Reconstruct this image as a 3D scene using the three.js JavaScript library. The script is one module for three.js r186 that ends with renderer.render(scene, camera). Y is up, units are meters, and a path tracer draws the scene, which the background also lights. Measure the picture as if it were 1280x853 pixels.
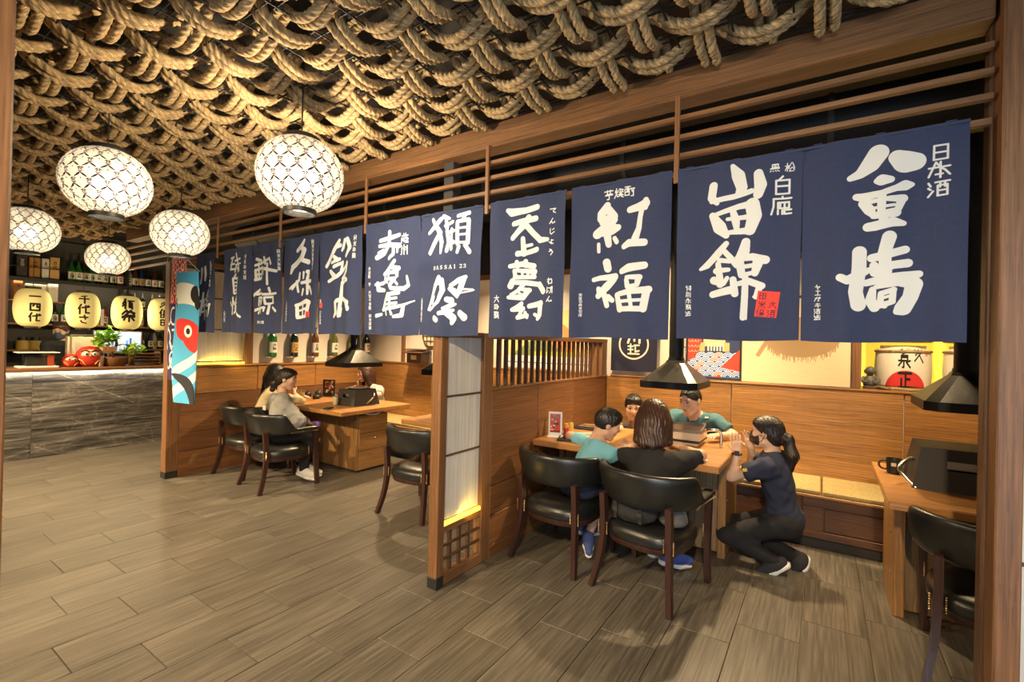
import * as THREE from 'three';
import { mergeGeometries, mergeVertices } from 'three/addons/utils/BufferGeometryUtils.js';
import { RectAreaLightUniformsLib } from 'three/addons/lights/RectAreaLightUniformsLib.js';

// ------------------------------------------------------------------ camera, light, exposure
const scene = new THREE.Scene();
const renderer = new THREE.WebGLRenderer({ antialias: true });
renderer.toneMapping = THREE.LinearToneMapping;
renderer.toneMappingExposure = 1.1;
renderer.shadowMap.enabled = true;
RectAreaLightUniformsLib.init();
const F = 590, EYE = 1.55;
const camera = new THREE.PerspectiveCamera(2 * Math.atan(426.5 / F) * 180 / Math.PI, 1280 / 853, 0.05, 60);
camera.position.set(0, EYE, 0);
camera.rotation.order = 'YXZ';
camera.rotation.set(0.0042, 0.583, 0.02336);
camera.updateMatrixWorld();
scene.background = new THREE.Color().setRGB(0.55, 0.7, 0.95);     // overcast daylight outside the entrance

const LANTERN = 4.2;
const WARM = new THREE.Color().setRGB(1.0, 0.72, 0.40), WARMER = new THREE.Color().setRGB(1.0, 0.62, 0.28), COOL = new THREE.Color().setRGB(0.72, 0.86, 1.0);
// daylight from the glazed entrance behind the camera
{
  const l = new THREE.RectAreaLight(COOL, 3.6, 2.5, 2.2);
  l.name = 'entrance_daylight'; l.position.set(1.1, 1.25, 1.38); l.lookAt(-0.9, 1.3, -3); scene.add(l);
}

// ------------------------------------------------------------------ helpers
let seed = 7;
const rnd = () => { seed = (seed * 1664525 + 1013904223) >>> 0; return seed / 4294967296; };
const rr = (a, b) => a + (b - a) * rnd();
const V = (x, y, z) => new THREE.Vector3(x, y, z);
const clamp = (x, a, b) => Math.min(b, Math.max(a, x)), lerp = (a, b, t) => a + (b - a) * t;
const sstep = (a, b, x) => { const t = clamp((x - a) / (b - a), 0, 1); return t * t * (3 - 2 * t); };
// a pixel of the photograph as a point on a known plane
const pixelRay = (u, v) => V((u - 640) / F, -(v - 426.5) / F, -1).applyQuaternion(camera.quaternion);
const onZ = (u, v, z) => { const d = pixelRay(u, v); return V(0, EYE, 0).addScaledVector(d, z / d.z); };
const onX = (u, v, x) => { const d = pixelRay(u, v); return V(0, EYE, 0).addScaledVector(d, x / d.x); };
const onY = (u, v, y) => { const d = pixelRay(u, v); return V(0, EYE, 0).addScaledVector(d, (y - EYE) / d.y); };

const taken = new Map();
function numbered(name) {
  const n = taken.get(name) ?? 0; taken.set(name, n + 1);
  return n ? name + '_' + String(n).padStart(3, '0') : name;
}
function shade(o) { o.castShadow = true; o.receiveShadow = true; return o; }
function thing(name, label, category, [x, y, z] = [0, 0, 0], turn = 0, group) {
  const o = new THREE.Group(); o.name = numbered(name); scene.add(o);
  o.position.set(x, y, z); o.rotation.y = turn; o.userData = { label, category };
  if (group) o.userData.group = group;
  return o;
}
function part(name, geo, mat, parent, label) {
  const g = Array.isArray(geo) ? merge(geo) : geo;
  const m = shade(new THREE.Mesh(g, mat)); m.name = name; parent.add(m);
  if (label) m.userData.label = label;
  return m;
}
function single(name, label, category, geo, mat, pos = [0, 0, 0], turn = 0, group) {
  const m = part(numbered(name), geo, mat, scene); m.position.set(...pos); m.rotation.y = turn;
  m.userData = { label, category }; if (group) m.userData.group = group;
  return m;
}
function struct(name, geo, mat) { const m = part(name, geo, mat, scene); m.userData = { kind: 'structure' }; return m; }
function structGroup(name) { const o = new THREE.Group(); o.name = name; o.userData = { kind: 'structure' }; scene.add(o); return o; }
function copy(o, pos, turn, label, group) {
  const c = o.clone(); c.name = numbered(o.name.replace(/_\d{3}$/, '')); c.userData = { ...o.userData };
  if (label) c.userData.label = label; if (group) c.userData.group = group;
  if (pos) c.position.set(...pos); if (turn !== undefined) c.rotation.y = turn;
  scene.add(c); return c;
}
function clean(g) {
  for (const k of Object.keys(g.attributes)) if (!['position', 'normal', 'uv', 'color'].includes(k)) g.deleteAttribute(k);
  return g;
}
function merge(list) {
  if (list.length === 1) return list[0];
  const anyColor = list.every((g) => g.attributes.color);
  return mergeGeometries(list.map((g) => { const q = clean(g.index ? g.toNonIndexed() : g.clone()); if (!anyColor) q.deleteAttribute('color'); return q; }));
}
// box uv in metres; u runs along the grain axis
function grainUV(g, grain = 'x') {
  const p = g.attributes.position, n = g.attributes.normal, uv = new Float32Array(p.count * 2), ou = rnd() * 7, ov = rnd() * 7;
  const ax = 'xyz'.indexOf(grain);
  for (let i = 0; i < p.count; i++) {
    const c = [p.getX(i), p.getY(i), p.getZ(i)], m = [Math.abs(n.getX(i)), Math.abs(n.getY(i)), Math.abs(n.getZ(i))];
    const k = m[0] >= m[1] && m[0] >= m[2] ? 0 : m[1] >= m[2] ? 1 : 2;
    let a = ax, b;
    if (k === ax) { a = (k + 1) % 3; b = (k + 2) % 3; } else b = 3 - k - ax;
    uv[i * 2] = c[a] + ou; uv[i * 2 + 1] = c[b] + ov;
  }
  g.setAttribute('uv', new THREE.BufferAttribute(uv, 2));
  return g;
}
// chamfered box, 44 triangles, centred at (x, y, z)
function cbox(w, h, d, x = 0, y = 0, z = 0, c = 0.004, grain = 'x') {
  c = Math.min(c, w * 0.3, h * 0.3, d * 0.3);
  const H = [w / 2, h / 2, d / 2], pos = [], nor = [];
  const vert = (s, k) => { const r = [0, 1, 2].map((i) => s[i] * (H[i] - (i === k ? 0 : c))); return V(...r); };
  const tri = (a, b, e) => {
    const n = b.clone().sub(a).cross(e.clone().sub(a)); const m = a.clone().add(b).add(e);
    if (n.dot(m) < 0) { [b, e] = [e, b]; n.negate(); }
    n.normalize();
    for (const q of [a, b, e]) { pos.push(q.x + x, q.y + y, q.z + z); nor.push(n.x, n.y, n.z); }
  };
  const quad = (a, b, e, f) => { tri(a, b, e); tri(a, e, f); };
  for (let k = 0; k < 3; k++) for (const s of [-1, 1]) {
    const i = (k + 1) % 3, j = (k + 2) % 3, q = [[-1, -1], [1, -1], [1, 1], [-1, 1]].map(([a, b]) => { const t = [0, 0, 0]; t[k] = s; t[i] = a; t[j] = b; return vert(t, k); });
    quad(...q);
  }
  for (let k = 0; k < 3; k++) { // edges parallel to axis k
    const i = (k + 1) % 3, j = (k + 2) % 3;
    for (const a of [-1, 1]) for (const b of [-1, 1]) {
      const mk = (s, f) => { const t = [0, 0, 0]; t[k] = s; t[i] = a; t[j] = b; return vert(t, f); };
      quad(mk(-1, i), mk(1, i), mk(1, j), mk(-1, j));
    }
  }
  for (const a of [-1, 1]) for (const b of [-1, 1]) for (const e of [-1, 1]) tri(vert([a, b, e], 0), vert([a, b, e], 1), vert([a, b, e], 2));
  const g = new THREE.BufferGeometry();
  g.setAttribute('position', new THREE.Float32BufferAttribute(pos, 3)); g.setAttribute('normal', new THREE.Float32BufferAttribute(nor, 3));
  return grainUV(g, grain);
}
// box from min and max corners
const bb = (x0, y0, z0, x1, y1, z1, c = 0.003, grain = 'x') => cbox(Math.abs(x1 - x0), Math.abs(y1 - y0), Math.abs(z1 - z0), (x0 + x1) / 2, (y0 + y1) / 2, (z0 + z1) / 2, c, grain);
const cyl = (r0, r1, h, x, y, z, n = 20) => new THREE.CylinderGeometry(r1, r0, h, n).translate(x, y + h / 2, z);      // base at y
const lathe = (pts, n = 28) => new THREE.LatheGeometry(pts.map(([a, b]) => new THREE.Vector2(a, b)), n);
const rod = (a, b, r, n = 8) => { const d = b.clone().sub(a); const g = new THREE.CylinderGeometry(r, r, d.length(), n); g.applyQuaternion(new THREE.Quaternion().setFromUnitVectors(V(0, 1, 0), d.clone().normalize())); return g.translate((a.x + b.x) / 2, (a.y + b.y) / 2, (a.z + b.z) / 2); };
const tube = (pts, r, n = 32, m = 8) => new THREE.TubeGeometry(new THREE.CatmullRomCurve3(pts), n, r, m);

// ------------------------------------------------------------------ textures
function hash(x, y) { let h = (Math.imul(x, 374761393) + Math.imul(y, 668265263)) | 0; h = Math.imul(h ^ (h >>> 13), 1274126177); return ((h ^ (h >>> 16)) >>> 0) / 4294967296; }
function vnoise(x, y, px, py) {   // tileable value noise
  const ix = Math.floor(x), iy = Math.floor(y), fx = x - ix, fy = y - iy, sx = fx * fx * (3 - 2 * fx), sy = fy * fy * (3 - 2 * fy);
  const m = (a, p) => ((a % p) + p) % p, x0 = m(ix, px), x1 = m(ix + 1, px), y0 = m(iy, py), y1 = m(iy + 1, py);
  return lerp(lerp(hash(x0, y0), hash(x1, y0), sx), lerp(hash(x0, y1), hash(x1, y1), sx), sy);
}
function fbm(u, v, a, b, oct = 4) { let s = 0, w = 0.5, t = 0; for (let o = 0; o < oct; o++) { s += w * vnoise(u * a, v * b, a, b); t += w; w *= 0.5; a *= 2; b *= 2; } return s / t; }
function dataTex(w, h, fn, srgb = true, rep = [1, 1]) {
  const d = new Uint8Array(w * h * 4);
  for (let y = 0; y < h; y++) for (let x = 0; x < w; x++) { const c = fn(x / w, y / h), i = (y * w + x) * 4; d[i] = clamp(c[0], 0, 255); d[i + 1] = clamp(c[1], 0, 255); d[i + 2] = clamp(c[2], 0, 255); d[i + 3] = 255; }
  const t = new THREE.DataTexture(d, w, h); t.magFilter = THREE.LinearFilter; t.minFilter = THREE.LinearMipmapLinearFilter; t.wrapS = t.wrapT = THREE.RepeatWrapping; t.repeat.set(...rep);
  if (srgb) t.colorSpace = THREE.SRGBColorSpace; t.needsUpdate = true; return t;
}
function canvasTex(w, h, draw) {
  const c = document.createElement('canvas'); c.width = w; c.height = h; const g = c.getContext('2d'); draw(g, w, h);
  const t = new THREE.CanvasTexture(c); t.colorSpace = THREE.SRGBColorSpace; t.anisotropy = 8; return t;
}
const woodMap = dataTex(512, 512, (u, v) => {      // u along the grain
  const w = fbm(u, v, 2, 10, 3), ring = 0.5 + 0.5 * Math.sin((v * 46 + w * 7) * 2 * Math.PI / 2), f = fbm(u, v, 5, 150, 2), pore = fbm(u, v, 16, 240, 1);
  let k = 0.76 + 0.07 * (ring - 0.5) + 0.26 * (f - 0.5) + 0.16 * (w - 0.5); if (pore > 0.78) k -= 0.07;
  return [k * 255, k * 250, k * 240];
}, true, [0.9, 1.6]);
const tileMap = dataTex(512, 512, (u, v) => {
  const s = fbm(u, v, 4, 90, 3), c = fbm(u, v, 3, 6, 3), g = hash(Math.floor(u * 512), Math.floor(v * 512));
  const k = 0.76 + 0.36 * (s - 0.5) + 0.14 * (c - 0.5) + 0.10 * (g - 0.5);
  return [k * 255, k * 252, k * 246];
}, true, [1.1, 1.5]);
const leatherBump = dataTex(256, 256, (u, v) => { const k = 128 + 90 * (fbm(u, v, 40, 40, 2) - 0.5) + 60 * (fbm(u, v, 8, 8, 2) - 0.5); return [k, k, k]; }, false);
const clothBump = dataTex(256, 256, (u, v) => { const k = 128 + 40 * Math.sin(u * 256 * Math.PI / 2) + 40 * Math.sin(v * 256 * Math.PI / 2) + 50 * (fbm(u, v, 60, 60, 1) - 0.5); return [k, k, k]; }, false);
const ropeMap = dataTex(256, 256, (u, v) => { const k = 0.72 + 0.5 * (fbm(u, v, 60, 12, 2) - 0.5) + 0.3 * (fbm(u, v, 5, 5, 2) - 0.5); return [k * 255, k * 250, k * 240]; });
const plasterBump = dataTex(256, 256, (u, v) => { const k = 128 + 120 * (fbm(u, v, 30, 30, 3) - 0.5); return [k, k, k]; }, false);

// ------------------------------------------------------------------ materials (linear base colours)
const C = (r, g, b) => new THREE.Color().setRGB(r, g, b);
const std = (o) => new THREE.MeshStandardMaterial(o), phys = (o) => new THREE.MeshPhysicalMaterial(o);
const wood = (r, g, b, rough = 0.5) => std({ color: C(r, g, b), map: woodMap, roughness: rough, bumpMap: woodMap, bumpScale: 0.0006 });
const M = {
  oak: wood(0.66, 0.335, 0.105, 0.45), oak2: wood(0.62, 0.305, 0.095, 0.47), table: wood(0.72, 0.36, 0.13, 0.38), tableLeg: wood(0.50, 0.27, 0.10, 0.45),
  panel: wood(0.36, 0.165, 0.062, 0.5), panel2: wood(0.31, 0.135, 0.052, 0.5), post: wood(0.34, 0.165, 0.072, 0.5), beam: wood(0.30, 0.15, 0.065, 0.5),
  slat: wood(0.17, 0.085, 0.045, 0.5), grey_wood: wood(0.40, 0.27, 0.15, 0.55), bench: wood(0.20, 0.085, 0.036, 0.45), chairwood: wood(0.075, 0.032, 0.028, 0.32),
  tileA: std({ color: C(0.196, 0.178, 0.152), map: tileMap, roughness: 0.36, bumpMap: tileMap, bumpScale: 0.0008 }),
  tileB: std({ color: C(0.182, 0.165, 0.141), map: tileMap, roughness: 0.38, bumpMap: tileMap, bumpScale: 0.0008 }),
  tileC: std({ color: C(0.208, 0.19, 0.162), map: tileMap, roughness: 0.36, bumpMap: tileMap, bumpScale: 0.0008 }),
  grout: std({ color: C(0.33, 0.28, 0.21), roughness: 0.9 }),
  plaster: std({ color: C(0.74, 0.68, 0.58), roughness: 0.85, bumpMap: plasterBump, bumpScale: 0.0006 }),
  dark: std({ color: C(0.030, 0.027, 0.025), roughness: 0.85 }), darker: std({ color: C(0.014, 0.013, 0.013), roughness: 0.9 }), greywall: std({ color: C(0.085, 0.08, 0.075), roughness: 0.85, bumpMap: plasterBump, bumpScale: 0.001 }),
  paper: phys({ color: C(0.86, 0.85, 0.82), roughness: 0.92, transmission: 0.35, thickness: 0 }),
  leather: phys({ color: C(0.010, 0.011, 0.011), roughness: 0.34, bumpMap: leatherBump, bumpScale: 0.0008, clearcoat: 0.25, clearcoatRoughness: 0.35 }),
  rope: std({ color: C(0.76, 0.545, 0.285), map: ropeMap, roughness: 0.9 }),
  steel_black: std({ color: C(0.02, 0.02, 0.022), roughness: 0.5, metalness: 0.6 }), black: std({ color: C(0.018, 0.018, 0.018), roughness: 0.45 }), blackmatt: std({ color: C(0.03, 0.028, 0.026), roughness: 0.6 }),
  hood: std({ color: C(0.018, 0.016, 0.013), roughness: 0.36, metalness: 0.4, bumpMap: plasterBump, bumpScale: 0.002 }), chrome: std({ color: C(0.75, 0.74, 0.72), roughness: 0.18, metalness: 1 }), steel: std({ color: C(0.62, 0.58, 0.52), roughness: 0.32, metalness: 1 }),
  brass: std({ color: C(0.75, 0.55, 0.25), roughness: 0.3, metalness: 1 }),
  tatami: std({ color: C(0.62, 0.50, 0.24), roughness: 0.8 }),
  white: std({ color: C(0.82, 0.81, 0.78), roughness: 0.5 }), cream: std({ color: C(0.78, 0.70, 0.52), roughness: 0.6 }),
  led_yellow: std({ color: C(0.8, 0.6, 0.1), emissive: C(1.0, 0.62, 0.06), emissiveIntensity: 2.4 }), led_warm: std({ color: C(0.9, 0.8, 0.6), emissive: C(1.0, 0.80, 0.52), emissiveIntensity: 2.2 }),
  glass: phys({ color: C(0.95, 0.97, 0.96), roughness: 0.03, transmission: 1, thickness: 0 }),
};
// ------------------------------------------------------------------ the room
const NZ = -2.22, XC = -1.98, XL = -5.87, ZB = -4.92, CEIL = 3.12, RX = 2.6, LX = -9.9, FZ = 1.5;
{ // floor of 30 x 60 cm wood-look tiles, laid in columns with a running offset
  const floor = structGroup('floor');
  part('floor_base', bb(LX, -0.2, FZ, RX, -0.012, ZB - 0.5, 0.001), M.grout, floor);
  const sx = 0.306, sz = 0.612, offs = { '-5': -2.31, '-4': -2.45, '-6': -2.62, '-7': -2.30 };
  const geo = cbox(sx - 0.004, 0.02, sz - 0.004, 0, -0.01, 0, 0.0015, 'z'), geos = [geo];
  for (let i = 0; i < 5; i++) geos.push(grainUV(geo.clone(), 'z'));
  const mats = [M.tileA, M.tileB, M.tileC], all = [], p = V(0, 0, 0);
  for (let k = -34; k <= 8; k++) {
    const x = 0.23 + sx * (k + 0.5); if (x < LX || x > RX) continue;
    const o = offs[k] ?? -2.2 - ((k * 37 + 400) % 5) * 0.13;
    for (let j = -6; j < 12; j++) {
      const z = o - sz * (j + 0.5); if (z < ZB - 0.3 || z > FZ) continue;
      p.set(x, 0, z).project(camera); const d = Math.hypot(x, z);
      const fwd = V(x, -EYE, z).applyQuaternion(camera.quaternion.clone().invert()).z < -0.2;
      all.push({ x, z, v: fwd && Math.abs(p.x) < 1.25 && Math.abs(p.y) < 1.3 ? 1 / d : -d });
    }
  }
  all.sort((a, b) => b.v - a.v);
  const rest = [];
  all.forEach((t, i) => {
    const g = geos[i % 6];
    if (i < 290) { const m = part('tile', g, mats[(i * 7 + (i >> 2)) % 3], floor); m.position.set(t.x, 0, t.z); } else rest.push(g.clone().translate(t.x, 0, t.z));
  });
  if (rest.length) { const m = part('far_tiles', rest, M.tileA, floor); m.userData.kind = 'stuff'; }
}
struct('ceiling', bb(LX - 0.2, CEIL, FZ + 0.2, RX + 0.2, CEIL + 0.15, ZB - 0.7, 0.001), M.dark);
{ // back wall: plaster above a timber dado, with a lit display niche cut into it
  const w = structGroup('wall_back'), N0 = 0.27, N1 = 2.1, NT = 2.34, NB = 1.225;
  part('plaster', [bb(LX, 0, ZB, N0, 2.42, ZB - 0.12, 0.001), bb(N0, 0, ZB, N1, NB, ZB - 0.12, 0.001), bb(N0, NT, ZB, N1, 2.42, ZB - 0.12, 0.001), bb(N1, 0, ZB, RX, 2.42, ZB - 0.12, 0.001)], M.plaster, w);
  part('upper_wall', bb(LX, 2.42, ZB, RX, CEIL, ZB - 0.12, 0.001), M.darker, w);
  part('niche_lining', [bb(N0 - 0.05, NB - 0.03, ZB - 0.12, N1 + 0.05, NB, ZB - 0.6, 0.001), bb(N0 - 0.05, NT, ZB - 0.12, N1 + 0.05, NT + 0.03, ZB - 0.6, 0.001), bb(N0 - 0.05, NB, ZB - 0.12, N0, NT, ZB - 0.6, 0.001), bb(N1, NB, ZB - 0.12, N1 + 0.05, NT, ZB - 0.6, 0.001)], M.panel2, w);
  part('niche_back', bb(N0 - 0.05, NB, ZB - 0.56, N1 + 0.05, NT, ZB - 0.6, 0.001), std({ name: 'backlit_panel_light', color: C(0.75, 0.6, 0.12), roughness: 0.8, emissive: C(1.0, 0.74, 0.07), emissiveIntensity: 0.62 }), w);
  { const l = new THREE.RectAreaLight(C(1, 0.74, 0.1), 0.8, N1 - N0, 0.95); l.name = 'niche_glow'; l.position.set((N0 + N1) / 2, 1.74, ZB - 0.55); l.lookAt((N0 + N1) / 2, 1.74, ZB); w.add(l); }
  // timber dado boards, 1.2 m wide, with open joints
  for (const [a, b, top] of [[XL + 0.002, -5.1, 1.215], [-5.1, -3.9, 1.215], [-3.9, -2.75, 1.215], [-2.75, XC - 0.078, 1.215], [XC + 0.003, -0.72, 1.215], [-0.72, 0.55, 1.215], [0.55, 1.85, 1.215], [1.85, RX, 1.215]])
    part('dado_board', bb(a + 0.003, 0.0, ZB + 0.025, b - 0.003, top, ZB + 0.001, 0.003), rnd() > 0.5 ? M.oak : M.oak2, w);
  part('dado_cap', bb(XL + 0.04, 1.215, ZB + 0.035, XC - 0.05, 1.235, ZB, 0.003), M.oak2, w); part('dado_cap', bb(XC + 0.05, 1.215, ZB + 0.035, RX, 1.235, ZB, 0.003), M.oak2, w);
  for (const [x, wd] of [[-5.14, 0.06], [-4.2, 0.06], [0.235, 0.065], [-3.42, 0.05]]) part('wall_batten', bb(x - wd / 2, 1.236, ZB + 0.03, x + wd / 2, 2.42, ZB, 0.003, 'y'), M.panel, w);
  part('picture_rail', bb(XL, 2.36, ZB + 0.03, RX, 2.42, ZB, 0.003), M.panel2, w);
}
struct('wall_left', bb(LX, 0, FZ, LX - 0.15, CEIL, ZB - 0.1, 0.001), M.greywall);
struct('wall_right', bb(RX, 0, FZ, RX + 0.15, CEIL, ZB - 0.1, 0.001), M.plaster);
{ // wall behind the camera with the glazed entrance
  const w = structGroup('wall_front');
  part('plaster', [bb(LX, 0, FZ, -0.3, CEIL, FZ + 0.15, 0.001), bb(2.5, 0, FZ, RX, CEIL, FZ + 0.15, 0.001), bb(-0.3, 2.45, FZ, 2.5, CEIL, FZ + 0.15, 0.001)], M.greywall, w);
  const d = structGroup('door_1');
  part('door_frame', [bb(-0.3, 0, FZ + 0.03, -0.23, 2.45, FZ + 0.1, 0.003, 'y'), bb(2.43, 0, FZ + 0.03, 2.5, 2.45, FZ + 0.1, 0.003, 'y'), bb(1.07, 0, FZ + 0.03, 1.13, 2.45, FZ + 0.1, 0.003, 'y'), bb(-0.23, 2.38, FZ + 0.03, 2.43, 2.45, FZ + 0.1, 0.003)], M.post, d);
  part('pane', bb(-0.23, 0, FZ + 0.06, 1.07, 2.38, FZ + 0.066, 0.001), M.glass, d); part('pane', bb(1.13, 0, FZ + 0.06, 2.43, 2.38, FZ + 0.066, 0.001), M.glass, d);
}
{ // timber screen end at the left edge of the view
  const z = onX(13, 290, -1.5).z, t = thing('entrance_screen', 'plain brown timber screen wall ending in a square post by the entrance', 'screen', [0, 0, 0]);
  part('post', bb(-1.6, 0, z, -1.5, 2.72, z + 0.1, 0.004, 'y'), M.post, t);
  for (let i = 0; i < 4; i++) part('board', bb(-1.58, 0, z + 0.102 + i * 0.4, -1.52, 2.72, Math.min(z + 0.1 + (i + 1) * 0.4, FZ - 0.01), 0.003, 'y'), M.panel, t);
}

// ------------------------------------------------------------------ centre partition between the booths
const paperMap = dataTex(256, 256, (u, v) => { const s = fbm(u, v, 3, 90, 2), k = 0.93 + 0.13 * (s - 0.5) + 0.05 * (fbm(u, v, 8, 8, 2) - 0.5); return [k * 250, k * 248, k * 243]; }, true, [1, 1]);
M.shoji = phys({ color: C(0.9, 0.9, 0.9), map: paperMap, roughness: 0.9, transmission: 0.25, thickness: 0 });
function shojiUV(g) { return grainUV(g, 'x'); }
{
  const t = thing('booth_partition', 'wooden booth partition with white shoji end panel and slatted top beside the four-person table', 'partition', [XC, 0, NZ]);
  const pt = (n, x0, y0, z0, x1, y1, z1, m, grain = 'z', c = 0.003) => part(n, bb(x0, y0, z0, x1, y1, z1, c, grain), m, t);
  pt('post', -0.075, 0.07, 0.01, 0.0, 1.615, -0.055, M.post, 'y');
  pt('post_shoe', -0.077, 0, 0.012, 0.002, 0.07, -0.057, M.black, 'y');
  pt('head_rail', -0.06, 1.578, -0.055, -0.004, 1.615, -0.44, M.post);
  pt('stile', -0.07, 0, -0.44, 0.0, 1.615, -0.54, M.post, 'y');
  const paper = [[1.203, 1.578], [0.822, 1.19], [0.405, 0.81]];
  for (const [a, b] of paper) pt('shoji_pane', -0.035, a, -0.057, -0.03, b, -0.438, M.shoji, 'y', 0.0005);
  for (const y of [1.196, 0.816]) pt('muntin', -0.042, y - 0.006, -0.056, -0.02, y + 0.006, -0.439, M.slat);
  pt('sill_rail', -0.06, 0.335, -0.055, -0.004, 0.375, -0.44, M.post);
  pt('led_strip', -0.026, 0.376, -0.056, -0.004, 0.402, -0.439, M.led_yellow, 'z', 0.002).userData.label = 'glowing yellow light strip';
  for (const z of [-0.15, -0.245, -0.34]) pt('lattice_bar', -0.05, 0.07, z + 0.012, -0.025, 0.334, z - 0.012, M.slat, 'y');
  for (const y of [0.165, 0.25]) pt('lattice_bar', -0.024, y - 0.009, -0.056, -0.008, y + 0.009, -0.439, M.slat);
  pt('bottom_rail', -0.06, 0, -0.056, -0.004, 0.07, -0.44, M.post);
  // boarded wall
  const z0 = -0.541, z1 = ZB - NZ + 0.001, seams = [z0, -1.2, -1.88, z1];
  pt('core', -0.06, 0.0, z0, -0.02, 1.2, z1, M.panel2);
  for (let i = 0; i < 3; i++) for (const s of [0, 1]) pt('panel_board', s ? -0.075 : -0.019, 0.52, seams[i] - 0.003, s ? -0.061 : 0.0, 1.205, seams[i + 1] + 0.003, i % 2 ? M.panel : M.panel2);
  for (const [a, b] of [[0.09, 0.3], [0.305, 0.515]]) for (const s of [0, 1]) pt('panel_board', s ? -0.075 : -0.019, a, z0 - 0.003, s ? -0.061 : 0.0, b, z1, M.panel2);
  pt('skirting', -0.08, 0, z0 - 0.002, 0.004, 0.088, z1, M.panel2);
  pt('capping', -0.08, 1.206, z0 - 0.001, 0.004, 1.226, z1, M.panel);
  pt('top_rail', -0.07, 1.575, z0 - 0.001, -0.002, 1.615, z1, M.post);
  for (let i = 0; i < 19; i++) { const z = -2.783 - 0.097 * i - NZ; pt('slat', -0.05, 1.226, z + 0.012, -0.02, 1.575, z - 0.012, M.slat, 'y'); }
  pt('end_post', -0.07, 1.226, z1 + 0.14, -0.005, 1.575, z1 + 0.003, M.post, 'y'); pt('end_post', -0.07, 1.226, -2.42, -0.005, 1.575, -2.455, M.post, 'y');
  const l = new THREE.RectAreaLight(C(1, 0.62, 0.08), 34, 0.36, 0.02); l.name = 'shoji_strip_light'; l.position.set(0.002, 0.405, -0.25); l.lookAt(XC - 0.033, 0.75, NZ - 0.25); t.add(l);
}
single('steel_column', 'dark steel column rising behind the timber transom rails', 'column', bb(-0.04, 1.616, 0.04, 0.04, CEIL, -0.04, 0.004, 'y'), M.dark, [XC - 0.04, 0, NZ - 0.1]);
// ------------------------------------------------------------------ far partition with the bottle display
{
  const t = thing('booth_partition', 'far wooden booth partition by the bar with yellow lit shoji and bottle display wall', 'partition', [XL, 0, NZ]);
  const pt = (n, x0, y0, z0, x1, y1, z1, m, grain = 'z', c = 0.003) => part(n, bb(x0, y0, z0, x1, y1, z1, c, grain), m, t);
  pt('post', -0.11, 0.07, 0.02, 0.0, 2.34, -0.1, M.post, 'y'); pt('post_shoe', -0.112, 0, 0.022, 0.002, 0.07, -0.102, M.black, 'y');
  const z1 = ZB - NZ + 0.001;
  pt('core', -0.09, 0, -0.1, -0.02, 1.2, z1, M.panel2);
  const seams = [-0.1, -0.95, -1.75, z1];
  for (let i = 0; i < 3; i++) for (const s of [0, 1]) pt('panel_board', s ? -0.11 : -0.019, 0.9, seams[i] - 0.003, s ? -0.092 : 0, 1.2, seams[i + 1] + 0.003, M.oak2);
  const bs = [0.06, 0.27, 0.48, 0.69, 0.895];
  for (let i = 0; i < 4; i++) for (const s of [0, 1]) pt('panel_board', s ? -0.11 : -0.019, bs[i], -0.102, s ? -0.092 : 0, bs[i + 1] - 0.004, z1, i % 2 ? M.panel2 : M.panel);
  pt('skirting', -0.115, 0, -0.102, 0.004, 0.058, z1, M.panel2);
  pt('capping', -0.12, 1.201, -0.102, 0.02, 1.221, z1, M.oak2);
  for (const [a, b] of [[1.26, 1.62], [1.63, 1.98], [1.99, 2.3]]) pt('shoji_pane', -0.06, a, -0.102, -0.054, b, -0.79, M.shoji, 'y', 0.0005);
  for (const y of [1.625, 1.985]) pt('muntin', -0.065, y - 0.006, -0.102, -0.045, y + 0.006, -0.79, M.slat);
  pt('led_strip', -0.05, 1.222, -0.105, -0.005, 1.245, -0.79, M.led_yellow, 'z', 0.002).userData.label = 'glowing yellow light strip';
  pt('mullion', -0.09, 1.222, -0.8, 0.01, 2.34, -0.88, M.post, 'y');
  pt('display_panel', -0.06, 1.222, -0.88, -0.03, 2.34, z1, M.plaster);
  pt('head_rail', -0.09, 2.34, -0.1, 0.01, 2.39, z1, M.post);
  const l = new THREE.RectAreaLight(C(1, 0.62, 0.08), 18, 0.66, 0.03); l.name = 'shoji_strip_light'; l.position.set(0.0, 1.25, -0.45); l.lookAt(XL - 0.06, 1.6, NZ - 0.45); t.add(l);
}
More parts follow.
